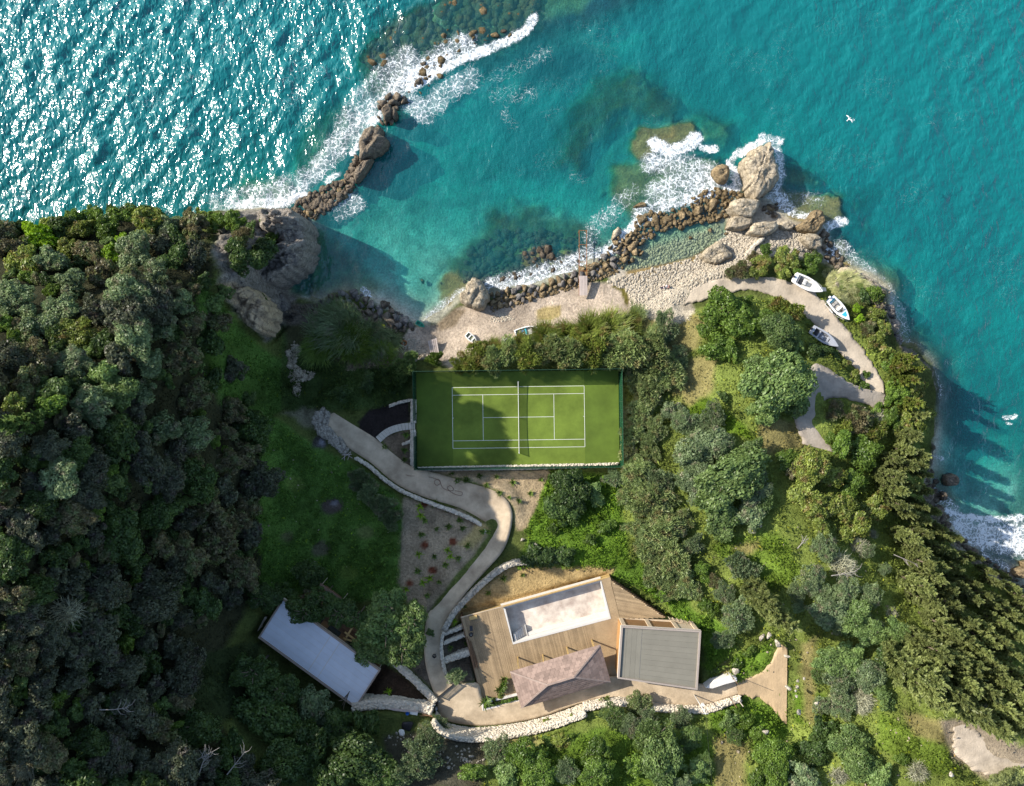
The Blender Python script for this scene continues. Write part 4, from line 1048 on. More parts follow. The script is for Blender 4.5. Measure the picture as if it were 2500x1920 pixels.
slab_rock(zoomed([(500, 1330), (430, 1345), (470, 1380)], 0, 0, 1) and Zt([(1360, 1420), (1460, 1338), (1545, 1335), (1700, 1435), (1880, 1520), (1950, 1610), (1860, 1600), (1700, 1530), (1540, 1470), (1420, 1470)]), rock_pale, 'pale ledge of rock at the promontory behind the tall grass', 0.2, 2.7, (-0.05, -0.05), 0.25, -0.5, seed=21)
slab_rock(Zl([(1120, 520), (1180, 470), (1270, 448), (1350, 470), (1362, 560), (1410, 610), (1395, 690), (1330, 750), (1200, 810), (1090, 868), (1085, 760), (1078, 640)]), rock_dark, 'long dark slab in the middle of the rock causeway', -0.3, 3.6, (-0.05, 0.05), 0.5, 0.95, seed=23)
slab_rock(Zl([(1240, 838), (1185, 950), (1090, 1080), (1032, 1112), (1012, 1020), (1070, 930), (1150, 850)]), rock_dark, 'narrow dark slab on the sheltered side of the causeway', -0.3, 2.8, (0.02, 0.02), 0.3, 0.95, seed=24)
slab_rock(Zl([(1340, 250), (1400, 190), (1470, 200), (1480, 290), (1440, 350), (1370, 360)]), rock_dark, 'dark block at the outer end of the causeway', -0.3, 2.6, (0, 0), 0.3, 0.5, seed=25)
slab_rock(Zl([(1460, 230), (1510, 225), (1535, 320), (1500, 360), (1465, 310)]), rock_dark, 'upright dark rock at the causeway end', -0.3, 2.2, (0, 0), 0.25, 1.5, seed=26)
for (u, v, r_, lab) in ((2167, 761, 15, 'dark coast rock in the surf below the bright green bush'), (2176, 798, 18, 'grey coast rock above the deep water by the shrubs'), (2184, 832, 14, 'small grey coast rock, lowest of three in a row')):
    slab_rock([(u + r_ * 1.0 * cos(a), v + r_ * 1.15 * sin(a)) for a in np.linspace(0, 6.28, 9)[:-1]], rock_grey, lab, 0, 3.0, (0.1, 0), 0.3, 0.4, seed=u)
slab_rock([(2306, 1160), (2330, 1158), (2338, 1172), (2330, 1186), (2308, 1186), (2303, 1172)], rock_dark, 'lone dark rock standing off the cypress shore', -0.6, 1.6, (0, 0), 0.2, 0.3, seed=31)
slab_rock([(2296, 1200), (2308, 1202), (2310, 1218), (2298, 1222)], rock_dark, 'small dark rock between the lone rock and the cliff', -0.4, 1.1, (0, 0), 0.15, 0.3, seed=32)
slab_rock([(2240, 1192), (2268, 1195), (2275, 1215), (2262, 1228), (2240, 1222)], rock_dark, 'dark cliff foot rock under the cypress tips', 0, 2.6, (0, 0), 0.3, 0.3, seed=33)
slab_rock([(2278, 1238), (2298, 1235), (2304, 1250), (2290, 1260), (2276, 1256)], rock_dark, 'rounded dark rock at the edge of the foaming cove', -0.2, 1.5, (0, 0), 0.2, 0.3, seed=34)
slab_rock([(2474, 1390), (2500, 1386), (2510, 1400), (2490, 1412), (2474, 1404)], rock_tawny, 'smooth tawny boulder by the foaming cove', -0.2, 1.8, (0, 0), 0.15, 0.3, seed=35)
slab_rock([(2492, 1372), (2512, 1370), (2515, 1386), (2498, 1388)], rock_tawny, 'small tawny boulder above the smooth one in the cove', -0.2, 1.4, (0, 0), 0.15, 0.3, seed=36)
slab_rock([(668, 735), (690, 716), (706, 738), (704, 760), (684, 768), (666, 755)], rock_grey, 'big grey boulder at the foot of the tan scar', 0.5, 3.6, (0, 0), 0.3, 0.7, seed=37)

t_look, d_look, p_look = 'tawny weathered rock', 'dark brown causeway rock', 'pale boulder'
for (u, v, rx, ry) in [(1365, 935, 85, 60), (1170, 955, 55, 45), (1165, 1045, 50, 50), (1305, 1090, 115, 95), (1110, 1175, 85, 85), (955, 1150, 60, 40), (1410, 1245, 90, 65), (905, 1240, 80, 80), (1000, 1215, 50, 45), (800, 1235, 35, 40),
                       (695, 1275, 75, 70), (555, 1260, 65, 95), (380, 1285, 105, 80), (460, 1350, 60, 50), (340, 1095, 95, 65), (345, 1425, 55, 50), (400, 1475, 45, 45), (330, 1520, 45, 40), (570, 1405, 65, 55), (500, 1480, 40, 50),
                       (810, 1330, 65, 90), (980, 1330, 55, 50), (1070, 1310, 40, 40), (1285, 1430, 40, 35), (1020, 1530, 35, 35), (1600, 950, 50, 45), (1690, 960, 50, 50), (1500, 910, 45, 35), (200, 1520, 80, 60), (150, 1590, 70, 50),
                       (1490, 1480, 40, 40), (2090, 1140, 70, 60), (2050, 1200, 60, 40), (1480, 1080, 55, 60), (1540, 1040, 50, 50), (1455, 1000, 45, 40), (1560, 1210, 40, 40), (620, 1330, 40, 40), (720, 1370, 35, 30), (880, 1340, 40, 40)]:
    rock_at(1500 + u * 0.1828, 300 + v * 0.1828, rx * 0.1828, ry * 0.1828, rock_tawny, t_look, z=-0.2, rot=random.uniform(-0.4, 0.4), tall=1.0, sink=0.3, big=rx > 80)
rock_at(1505, 569, 15, 18, rock_pale, p_look, z=0, tall=1.1, big=True)
def pack(poly_px, rmin, rmax, n, mats, looks, fill=0.95, z=None, seed=1, tall=0.9, group='rocks along the shore', name='rock', sink=0.3):
    r = np.random.default_rng(seed); poly = np.array(poly_px, float); lo, hi = poly.min(0), poly.max(0); got = []
    sizes = sorted(rmin + (rmax - rmin) * r.random(n) ** 1.8, reverse=True)
    for s in sizes:
        for _ in range(60):
            u, v = lo + (hi - lo) * r.random(2)
            if not bool(inside(poly, np.array([u]), np.array([v]))[0]): continue
            if all(math.hypot(u - a, v - b) > fill * (s + c) for a, b, c in got):
                got.append((u, v, s)); break
    for u, v, s in got:
        k = int(r.integers(len(mats)))
        rock_at(u, v, s * r.uniform(0.9, 1.25), s * r.uniform(0.8, 1.05), mats[k], looks[k], z=z, tall=tall, group=group, name=name, sink=sink)
pack(Zl([(190, 1500), (380, 1320), (560, 1260), (660, 1150), (800, 1110), (900, 1100), (1000, 1180), (990, 1240), (880, 1300), (760, 1400), (560, 1530), (420, 1560), (300, 1530)]), 5, 12.5, 120, [rock_dark, rock_tawny], [d_look, t_look], 0.64, -0.1, 2, 1.2)
pack(Zl([(910, 1010), (960, 920), (1000, 840), (1060, 800), (1090, 880), (1010, 1000), (1000, 1180), (930, 1170)]), 5, 12, 26, [rock_dark], [d_look], 0.6, 0.1, 3, 1.3)
pack(Zl([(1300, 170), (1380, 80), (1440, 50), (1530, 80), (1650, 70), (1660, 110), (1540, 160), (1510, 220), (1380, 200), (1320, 230)]), 6, 14, 18, [rock_dark], [d_look], 0.62, 0.0, 4, 1.4)
pack(Zl([(1300, 320), (1400, 350), (1480, 340), (1500, 370), (1360, 420), (1280, 460), (1310, 380)]), 6, 11, 9, [rock_dark], [d_look], 0.7, 0.0, 5, 1.1)
pack([(985, 245), (1030, 175), (1085, 130), (1160, 85), (1240, 60), (1250, 85), (1170, 115), (1090, 165), (1040, 215), (1000, 255)], 5, 12, 30, [rock_dark, rock_tawny], [d_look, t_look], 0.75, -0.38, 18, 1.0)
for (u, v, r_) in ((1030, 155, 9), (1048, 148, 6), (1075, 139, 8), (1075, 157, 6), (1032, 178, 5), (1021, 199, 11), (1155, 80, 14), (1120, 85, 10), (1085, 90, 9), (1000, 225, 8), (1095, 70, 8), (1054, 165, 6)):
    rock_at(u, v, r_, r_ * 1.1, rock_tawny if v < 100 else rock_dark, t_look if v < 100 else d_look, z=-0.35, tall=1.0)
pack([(1185, 722), (1225, 708), (1290, 700), (1340, 688), (1400, 666), (1455, 640), (1485, 608), (1510, 590), (1548, 590), (1530, 625), (1500, 650), (1450, 680), (1400, 697), (1340, 714), (1270, 737), (1200, 752)], 4.5, 11.5, 190, [rock_tawny, rock_tawny, rock_grey], [t_look, t_look, 'greyish shore rock'], 0.68, None, 6, 1.1)
pack(Zs([(265, 1290), (480, 1170), (700, 1190), (900, 1110), (1130, 940), (1290, 870), (1450, 890), (1520, 1010), (1545, 1150), (1480, 1270), (1330, 1340), (1100, 1340), (900, 1410), (620, 1450), (430, 1580), (250, 1570)]), 4, 8.5, 60, [rock_tawny, rock_tawny, rock_dark], [t_look, t_look, 'dark brown shore rock'], 0.8, -0.25, 16, 1.0)
pack([(1503, 575), (1540, 572), (1575, 590), (1570, 620), (1535, 640), (1505, 620)], 6, 14, 22, [rock_tawny], [t_look], 0.6, 0.1, 17, 1.3)
pack([(778, 738), (830, 715), (870, 712), (905, 735), (950, 748), (1000, 782), (1012, 800), (985, 806), (930, 790), (870, 778), (800, 765)], 5, 14, 85, [rock_dark, rock_grey], ['dark brown shore rock', 'greyish shore rock'], 0.68, None, 7, 0.9)
pack(Zt([(560, 500), (640, 500), (620, 640), (540, 680), (450, 560)]), 6, 12, 9, [rock_dark], ['dark brown shore rock'], 0.7, 0.0, 8, 1.0)
for u, v, r_ in ((1010, 858, 6), (1021, 858, 5), (1005, 868, 8), (1025, 868, 7), (1012, 880, 6), (1030, 874, 9), (1030, 685, 8), (1075, 690, 5)):
    rock_at(u, v, r_, r_, rock_pale, p_look, tall=0.8)
for u, v, r_ in ((1861, 1557, 11), (1880, 1553, 9), (1796, 1640, 12), (1900, 1575, 13), (1922, 1605, 9), (1925, 1680, 8), (1949, 1680, 7), (1945, 1690, 5), (1952, 1740, 10), (1997, 1720, 8), (1870, 1790, 9), (1305, 1330, 8), (1276, 1318, 6), (2327, 1895, 8), (1950, 1665, 6), (1965, 1660, 5), (1946, 1702, 5)):
    rock_at(u, v, r_, r_ * 0.8, rock_white, 'whitish boulder in the grass', tall=0.8)
slab_rock([(475, 1590), (500, 1530), (520, 1520), (512, 1560), (490, 1610), (478, 1620)], rock_grey, 'pale rock outcrop among the shaded forest', 15, 19.5, (0, 0), 0.5, 1.2, seed=41)

def scatter_stones(name, label, poly_px, n, r0, r1, mat, z=None, seed=1, squash=0.6, lift=0.3, kind='stuff'):
    r = np.random.default_rng(seed); poly = np.array(poly_px, float); lo, hi = poly.min(0), poly.max(0)
    uv = lo + (hi - lo) * r.random((n * 4, 2)); uv = uv[inside(poly, uv[:, 0], uv[:, 1])][:n]
    V0, F0 = ICO[1]; n = len(uv)
    if n == 0: return None
    zz = np.full(n, 1.0)
    for _ in range(3):
        xy = np.stack([(uv[:, 0] - 1250) * (CAM_H - zz) / FPX, (960 - uv[:, 1]) * (CAM_H - zz) / FPX], 1)
        zz = HZ(xy[:, 0], xy[:, 1]) if z is None else np.full(n, z)
    s = r0 + (r1 - r0) * r.random(n) ** 2.2
    sc = s[:, None] * np.stack([r.uniform(0.8, 1.35, n), r.uniform(0.7, 1.1, n), squash * r.uniform(0.7, 1.1, n)], 1)
    V = V0[None] * (1 + 0.22 * (r.random((n, len(V0), 1)) - 0.5)) * sc[:, None]
    a = r.random(n) * 6.283; ca, sa = np.cos(a)[:, None], np.sin(a)[:, None]
    V = np.stack([V[..., 0] * ca - V[..., 1] * sa, V[..., 0] * sa + V[..., 1] * ca, V[..., 2]], 2)
    V += np.stack([xy[:, 0], xy[:, 1], zz + s * squash * lift], 1)[:, None]
    F = (F0[None] + (np.arange(n) * len(V0))[:, None, None]).reshape(-1, 3)
    o = link(name, mesh_np(name, V.reshape(-1, 3), F, mat))
    return tag(o, label, kind=kind)
scatter_stones('pebbles', 'pale pebbles of the shingle beach', [(1480, 690), (1530, 672), (1600, 655), (1690, 632), (1745, 600), (1775, 560), (1800, 540), (1900, 560), (1990, 575), (2000, 620), (1900, 610), (1830, 625), (1780, 670), (1690, 700), (1640, 700), (1560, 745), (1535, 715)], 6800, 0.07, 0.34, pebble_m, seed=2, squash=0.5)
scatter_stones('pebbles', 'loose pebbles behind the slipway', [(1530, 700), (1620, 690), (1640, 710), (1720, 690), (1640, 760), (1690, 780), (1640, 800), (1590, 780), (1540, 750)], 900, 0.06, 0.22, pebble_m, seed=3)
scatter_stones('stones', 'brown stones on the floor of the tidal pool', [(1500, 610), (1560, 580), (1640, 560), (1750, 545), (1770, 580), (1700, 620), (1620, 645), (1530, 660)], 1900, 0.14, 0.36, rock_mat('pool_stone', (0.26, 0.235, 0.14), (0.17, 0.15, 0.085), (0.34, 0.31, 0.2), 1.4, 0.03), seed=4, squash=0.5, lift=0.1)
scatter_stones('stones', 'sunken boulders of the outer reef', [(880, 140), (930, 70), (1010, 20), (1100, -20), (1330, -20), (1290, 80), (1180, 120), (1060, 180), (960, 220)], 900, 0.4, 1.3, rock_tawny, seed=5, squash=0.5)
scatter_stones('stones', 'sunken boulders off the beach', [(1140, 610), (1230, 560), (1400, 570), (1460, 600), (1400, 650), (1280, 680), (1130, 690)], 420, 0.3, 0.9, rock_dark, seed=6, squash=0.4)
scatter_stones('stones', 'brown stones along the beach wall', [(1190, 735), (1270, 715), (1400, 680), (1480, 640), (1530, 610), (1545, 640), (1500, 670), (1400, 705), (1280, 742), (1200, 762)], 700, 0.18, 0.42, rock_tawny, seed=7)
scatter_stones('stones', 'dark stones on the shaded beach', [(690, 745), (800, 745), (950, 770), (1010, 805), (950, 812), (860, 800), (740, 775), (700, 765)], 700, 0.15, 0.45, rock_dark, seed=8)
scatter_stones('pebbles', 'grey shingle behind the plank walkway', [(985, 825), (1030, 830), (1050, 870), (1000, 890), (975, 850)], 500, 0.08, 0.2, pebble_m, seed=9)
scatter_stones('rubble', 'heap of white rubble at the path end', [(768, 1010), (790, 998), (805, 1012), (800, 1040), (820, 1058), (838, 1075), (850, 1100), (838, 1108), (812, 1085), (785, 1065), (766, 1035)], 620, 0.18, 0.5, rock_white, seed=10, lift=0.8)
scatter_stones('rubble', 'strip of white rubble beside the meadow', [(700, 860), (720, 830), (735, 850), (722, 890), (740, 905), (770, 910), (760, 925), (735, 935), (733, 970), (718, 965), (708, 920)], 420, 0.15, 0.42, rock_pale, seed=11, lift=0.6)
scatter_stones('stones', 'stones along the seaward cliff foot', [(2010, 560), (2060, 640), (2180, 760), (2190, 840), (2175, 830), (2150, 760), (2040, 660), (2000, 600)], 260, 0.25, 0.8, rock_dark, seed=12)
scatter_stones('stones', 'stones along the cypress shore', [(2270, 1100), (2290, 1200), (2330, 1300), (2500, 1430), (2500, 1450), (2380, 1380), (2290, 1290), (2255, 1200)], 300, 0.3, 0.9, rock_dark, seed=13)
scatter_stones('rubble', 'rubble between the rocks of the causeway', Zl([(190, 1500), (380, 1320), (660, 1150), (900, 1100), (960, 920), (1060, 800), (1090, 880), (1000, 1180), (880, 1300), (560, 1530), (300, 1530)]), 420, 0.2, 0.6, rock_dark, seed=21, z=0.0, squash=0.8, lift=0.6)
scatter_stones('rubble', 'rubble between the rocks of the point', Zs([(265, 1290), (480, 1170), (700, 1190), (900, 1110), (1130, 940), (1290, 870), (1480, 890), (1700, 950), (1560, 1150), (1480, 1270), (1330, 1340), (1100, 1340), (900, 1410), (620, 1450), (430, 1580), (250, 1570)]), 420, 0.18, 0.5, rock_tawny, seed=22, z=-0.05, squash=0.8, lift=0.5)
scatter_stones('stones', 'loose stones below the driveway wall', [(960, 1785), (1190, 1800), (1180, 1830), (1000, 1830), (940, 1800)], 120, 0.1, 0.35, rock_white, seed=14)
scatter_stones('pebbles', 'stony patch in the slipway', [(1190, 775), (1240, 765), (1255, 780), (1200, 790)], 120, 0.08, 0.2, pebble_m, seed=15)
scatter_stones('stones', 'white stones strewn over the rough grass', [(1740, 1300), (2050, 1250), (2300, 1700), (2250, 1900), (1750, 1900), (1750, 1700)], 170, 0.08, 0.3, rock_pale, seed=16)
scatter_stones('stones', 'white stones strewn over the meadow', [(640, 1050), (970, 1200), (970, 1420), (660, 1420)], 70, 0.06, 0.2, rock_pale, seed=17)

# ------------------------------------------------------------------ leaves, crowns and trees
def quads(C, A, B, bend=0.0):
    """leaf quads: centres C, half-axes A (length) and B (width); pointed at both ends"""
    n = len(C)
    V = np.stack([C - A, C + B * 0.9 - A * 0.1, C + A, C - B * 0.9 - A * 0.1], 1).reshape(-1, 3)
    F = np.arange(4 * n).reshape(n, 4)
    return V, F
def unit(a): return a / np.maximum(np.linalg.norm(a, axis=-1, keepdims=True), 1e-9)
def crown_round(seed, R, n, leaf, lobes=16, flat=0.72, aspect=1.5, rnd=0.6, align=0.0, lob=(0.20, 0.40), spread=0.80):
    r = np.random.default_rng(seed)
    d = unit(r.normal(size=(lobes, 3)) * (1, 1, 0.55) + (0, 0, 0.25)); d[:, 2] = np.abs(d[:, 2]) * 0.9 - 0.12
    C = d * (R * spread * r.uniform(0.65, 1.0, (lobes, 1))); S = R * r.uniform(*lob, lobes)
    C = np.vstack([C, [[0, 0, 0.12 * R]]]); S = np.r_[S, R * 0.5]
    w = S ** 2; k = r.choice(len(S), n, p=w / w.sum())
    q = unit(r.normal(size=(n, 3)) + (0, 0, 0.35))
    rad = S[k] * (0.72 + 0.36 * r.random(n) ** 0.7)
    # finer clumps on each lobe
    bump = 1 + 0.22 * (fbm(q[:, 0] * 3 + k * 1.7, q[:, 1] * 3 + q[:, 2] * 2.5, seed, 2) - 0.5) * 2
    X = C[k] + q * (rad * bump)[:, None]
    for i in range(len(S)):
        inn = (np.linalg.norm(X - C[i], axis=1) < S[i] * 0.62) & (k != i)
        X[inn] = C[i] + unit(X[inn] - C[i]) * S[i] * 0.85
    X *= 1 + 0.34 * (fbm(unit(X)[:, 0] * 1.7 + seed, unit(X)[:, 1] * 1.7 + unit(X)[:, 2], seed + 3, 2) - 0.5)[:, None] * 2
    X[:, 2] *= flat
    nrm = unit(q + rnd * r.normal(size=(n, 3)))
    t = unit(np.cross(nrm, r.normal(size=(n, 3))))
    if align > 0: t = unit(t * (1 - align) + (q + (0, 0, 0.3)) * align)
    b = unit(np.cross(nrm, t))
    s = leaf * r.uniform(0.6, 1.35, n)
    return quads(X, t * s[:, None], b * (s / aspect)[:, None])
def crown_cypress(seed, Ht, R, n, leaf=0.42):
    r = np.random.default_rng(seed)
    m = 120
    tz = r.random(m) ** 1.15; ang = r.random(m) * 6.283
    prof = lambda t: R * np.minimum(1, 0.35 + 3.2 * t) * (1 - t) ** 0.72
    pr = prof(tz) * r.uniform(0.45, 1.05, m)
    base = np.stack([np.cos(ang) * pr * 0.6, np.sin(ang) * pr * 0.6, tz * Ht * 0.93], 1)
    dirv = unit(np.stack([np.cos(ang) * 0.5, np.sin(ang) * 0.5, np.full(m, 1.0)], 1) + 0.12 * r.normal(size=(m, 3)))
    ln = (1.1 + 1.9 * r.random(m)) * (0.55 + 0.45 * (1 - tz)) * Ht / 13
    k = r.integers(0, m, n); u = r.random(n)
    wid = 0.42 * np.sin(np.pi * np.clip(u * 0.85 + 0.12, 0, 1)) * (1 - 0.5 * tz[k]) * R / 2.0
    off = unit(r.normal(size=(n, 3)))
    X = base[k] + dirv[k] * (ln[k] * u)[:, None] + off * (wid * r.random(n) ** 0.4)[:, None]
    t = unit(dirv[k] + 0.55 * off + 0.25 * r.normal(size=(n, 3)))
    b = unit(np.cross(t, r.normal(size=(n, 3))))
    s = leaf * r.uniform(0.55, 1.25, n)
    return quads(X, t * s[:, None], b * (s * 0.40)[:, None])
def blades(seed, R, n, ln, wid, lean=0.55, wind=(0.25, 0.0), segs=3):
    r = np.random.default_rng(seed)
    a = r.random(n) * 6.283; rr = R * np.sqrt(r.random(n)) * 0.75
    base = np.stack([np.cos(a) * rr, np.sin(a) * rr, np.zeros(n)], 1)
    az = a + r.normal(size=n) * 0.8
    out = np.stack([np.cos(az), np.sin(az), np.zeros(n)], 1) * (lean * r.uniform(0.4, 1.3, n))[:, None] + np.array((wind[0], wind[1], 0))
    Ln = ln * r.uniform(0.6, 1.15, n)
    side = unit(np.cross(out + (0, 0, 1e-3), (0, 0, 1)))
    rot = r.random(n)[:, None]; side = unit(side * (1 - 0.5 * rot) + np.array((0, 0, 1)) * 0.5 * rot)
    V = []; 
    for s in range(segs + 1):
        t = s / segs
        c = base + out * (Ln * t ** 1.5)[:, None] + np.array((0, 0, 1)) * (Ln * (t - 0.28 * t * t))[:, None]
        w = wid * (1 - 0.85 * t ** 2) * (0.5 + 0.5 * min(1, t * 4 + 0.3))
        V += [c - side * w, c + side * w]
    V = np.stack(V, 1)
    F = []
    for s in range(segs): F.append([2 * s, 2 * s + 1, 2 * s + 3, 2 * s + 2])
    F = (np.array(F)[None] + (np.arange(n) * 2 * (segs + 1))[:, None, None]).reshape(-1, 4)
    return V.reshape(-1, 3), F
def twigs(seed, R, n, w=0.035):
    r = np.random.default_rng(seed)
    q = unit(r.normal(size=(n, 3)) + (0, 0, 0.45)); q[:, 2] = np.abs(q[:, 2])
    X0 = q * (R * 0.25 * r.random((n, 1))); L_ = R * r.uniform(0.5, 1.0, n)
    C = X0 + q * (L_ * 0.5)[:, None] + 0.08 * R * r.normal(size=(n, 3)); C[:, 2] = np.abs(C[:, 2]) * 0.8
    t = unit(q + 0.45 * r.normal(size=(n, 3)))
    b = unit(np.cross(t, r.normal(size=(n, 3))))
    return quads(C, t * (L_ * 0.42)[:, None], b * w)

def cm(name, *a): return mesh_np(name, *a, leaf_any, False)
leaf_any = leaf_mat('leaf_any', (0.05, 0.075, 0.03), (0.07, 0.1, 0.04))
CROWN = {
    'large': ([cm('crown', *crown_round(10 + i, 4.6, 9000, 0.25, 26)) for i in range(4)], 4.6),
    'mid': ([cm('crown', *crown_round(30 + i, 2.6, 3600, 0.21, 13)) for i in range(5)], 2.6),
    'small': ([cm('crown', *crown_round(50 + i, 1.2, 1000, 0.15, 8)) for i in range(4)], 1.2),
    'olive': ([cm('crown', *crown_round(60 + i, 4.0, 6500, 0.24, 24, 0.7, 2.6, 0.9, 0.45, (0.2, 0.34), 0.78)) for i in range(3)], 4.0),
    'feather': ([cm('crown', *crown_round(70 + i, 3.2, 3600, 0.40, 18, 0.75, 4.2, 1.0, 0.6, (0.2, 0.34), 0.78)) for i in range(4)], 3.2),
    'spiky': ([cm('crown', *crown_round(80 + i, 2.6, 3000, 0.30, 14, 0.75, 2.4, 0.8, 0.65)) for i in range(3)], 2.6),
    'cypress': ([cm('crown', *crown_cypress(90 + i, 13.0, 2.0, 7600, 0.36)) for i in range(4)], 13.0),
    'reed': ([cm('crown', *blades(100 + i, 3.0, 900, 3.4, 0.05)) for i in range(3)], 3.0),
    'grass': ([cm('crown', *blades(110 + i, 2.2, 700, 1.7, 0.03, 0.5, (0.75, 0.12))) for i in range(2)], 2.2),
    'rosette': ([cm('foliage', *blades(120 + i, 0.25, 46, 0.75, 0.06, 0.75, (0, 0))) for i in range(3)], 0.7),
    'palm': ([cm('foliage', *blades(125 + i, 0.2, 26, 1.5, 0.13, 0.9, (0, 0))) for i in range(2)], 1.4),
    'bare': ([cm('crown', *twigs(130 + i, 2.6, 900)) for i in range(3)], 2.6),
}
LEAF = {
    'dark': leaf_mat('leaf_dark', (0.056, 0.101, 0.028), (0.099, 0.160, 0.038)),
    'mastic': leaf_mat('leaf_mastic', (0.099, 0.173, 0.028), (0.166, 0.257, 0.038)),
    'grey': leaf_mat('leaf_grey', (0.148, 0.207, 0.097), (0.237, 0.311, 0.142), (0.265, 0.253, 0.156), 0.25),
    'holm': leaf_mat('leaf_holm', (0.124, 0.199, 0.059), (0.212, 0.299, 0.091)),
    'feather': leaf_mat('leaf_feather', (0.185, 0.249, 0.091), (0.293, 0.363, 0.136), (0.322, 0.295, 0.130), 0.35),
    'brown': leaf_mat('leaf_brown', (0.142, 0.126, 0.066), (0.237, 0.207, 0.104), (0.170, 0.211, 0.078), 0.6),
    'olivey': leaf_mat('leaf_olivey', (0.161, 0.211, 0.041), (0.255, 0.306, 0.059), (0.265, 0.211, 0.069), 0.35),
    'cypress': leaf_mat('leaf_cypress', (0.205, 0.245, 0.085), (0.320, 0.360, 0.130), trans=0.5),
    'lime': leaf_mat('leaf_lime', (0.179, 0.326, 0.013), (0.283, 0.432, 0.025)),
    'bright': leaf_mat('leaf_bright', (0.075, 0.140, 0.020), (0.125, 0.195, 0.028)),
    'straw': leaf_mat('leaf_straw', (0.416, 0.422, 0.174), (0.550, 0.550, 0.296), (0.246, 0.316, 0.087), 0.4),
    'twig': leaf_mat('leaf_twig', (0.322, 0.316, 0.217), (0.473, 0.475, 0.330), trans=0.05),
}
bark = plain('bark', (0.12, 0.095, 0.07), 0.9, 0.25, 3.0, 0.04)
def trunk_mesh(seed, h, r0, spread, limbs=5):
    r = random.Random(seed); mb = MB()
    top = Vector((r.uniform(-.2, .2), r.uniform(-.2, .2), h))
    mb.tube([(0, 0, -0.6), (top.x * 0.4, top.y * 0.4, h * 0.5), top], r0, 6, r0 * 0.6)
    for k in range(limbs):
        a = 6.283 * k / limbs + r.uniform(-.4, .4)
        e = top + Vector((cos(a) * spread * r.uniform(.5, .9), sin(a) * spread * r.uniform(.5, .9), spread * r.uniform(.3, .7)))
        m_ = top.lerp(e, 0.5) + Vector((0, 0, 0.15 * spread))
        mb.tube([top - Vector((0, 0, 0.2)), m_, e], r0 * 0.5, 5, r0 * 0.12)
    return mb.data('trunk', bark, True)
TRUNK = {'large': [trunk_mesh(i, 2.6, 0.30, 2.6) for i in range(3)], 'mid': [trunk_mesh(10 + i, 1.1, 0.16, 1.4) for i in range(3)], 'small': [trunk_mesh(20, 0.4, 0.07, 0.6)], 'cypress': [trunk_mesh(30, 9.0, 0.22, 0.5, 3)]}

LEAF['slate'] = leaf_mat('leaf_slate_shade', (0.085, 0.100, 0.055), (0.135, 0.150, 0.088), (0.10, 0.085, 0.07), 0.3)  # darker leaf tone; hill shade over the lower wood is put into it
LOOK = {'slate': 'slate green', 'dark': 'dark green', 'mastic': 'dense mid-green', 'grey': 'grey-green', 'holm': 'leafy green', 'feather': 'feathery pale green', 'brown': 'brownish dry', 'olivey': 'olive-yellow', 'cypress': 'olive green', 'lime': 'lime green', 'bright': 'vivid green', 'straw': 'straw-coloured', 'twig': 'bare grey twiggy'}
def tree(u, v, rpx, kind, leaf, name=None, look=None, group=None, lift=None, zmin=None, rz=None, hscale=1.0):
    """kind picks the crown; (u, v) is the middle of the crown in the photograph, rpx its radius there"""
    if kind == 'auto': kind = 'large' if rpx > 44 else 'mid' if rpx > 22 else 'small'
    me_list, R0 = CROWN[kind]
    big = kind in ('large', 'olive')
    zg = 8.0
    r_m = rpx * 0.072
    for _ in range(14):
        low = hscale * (0.72 if u > 1130 and lift is None else 1.0)
        up = (0.75 * r_m + (0.9 if big else 0.2)) * low if lift is None else lift
        if kind in ('reed', 'grass', 'bare', 'rosette', 'palm'): up = 0.3 * r_m if lift is None else lift
        z = zg + up
        p = P(u, v, z); h = float(HZ(*p))
        if zmin is not None: h = max(h, zmin)
        zg = 0.5 * zg + 0.5 * h
        r_m = rpx * (CAM_H - z) / FPX
    name = name or {'feather': 'feathery_bush', 'spiky': 'bush', 'bare': 'bare_bush', 'olive': 'olive_tree', 'reed': 'reed_clump', 'grass': 'grass_tussock'}.get(kind) or ('tree' if big or rpx > 34 else 'shrub')
    t = thing(name, (p[0], p[1], zg), rz=random.uniform(0, 6.28) if rz is None else rz)
    s = r_m / R0
    ground_based = kind in ('reed', 'grass', 'bare', 'rosette', 'palm')
    c = link('crown' if kind not in ('rosette', 'palm') else 'foliage', random.choice(me_list), t, (0, 0, -0.05 if ground_based else z - zg))
    ex_ = random.uniform(.82, 1.2) if not ground_based else 1.0
    c.scale = (s * ex_, s / ex_ * random.uniform(.95, 1.1), s * random.uniform(.9, 1.15) * (1 if ground_based else low))
    c.material_slots[0].link = 'OBJECT'; c.material_slots[0].material = LEAF[leaf]
    if kind not in ('reed', 'grass', 'rosette', 'palm'):
        tk = 'large' if big else 'mid' if rpx > 22 else 'small'
        w = link('trunk', random.choice(TRUNK[tk]), t, (0, 0, 0)); k_ = s * (1.1 if tk == 'large' else 1.0); w.scale = (k_, k_, max(0.4, (z - zg) / (3.0 if tk == 'large' else 1.4 if tk == 'mid' else 0.6)))
    nm = {'feathery_bush': 'bush', 'bare_bush': 'bush', 'reed_clump': 'reed clump'}.get(name, name.replace('_', ' '))
    if leaf == 'twig': nm = 'bush'
    size = '' if kind in ('reed', 'grass') else 'big ' if rpx >= 60 else 'small ' if rpx < 24 else ''
    auto(t, look or f'{size}{LOOK[leaf]} {nm}', u, v, {'reed': 'reeds', 'grass': 'grass'}.get(kind, name.replace('_', ' ')), group or {'tree': 'trees on the slopes', 'shrub': 'shrubs on the slopes'}.get(name, nm))
    return t
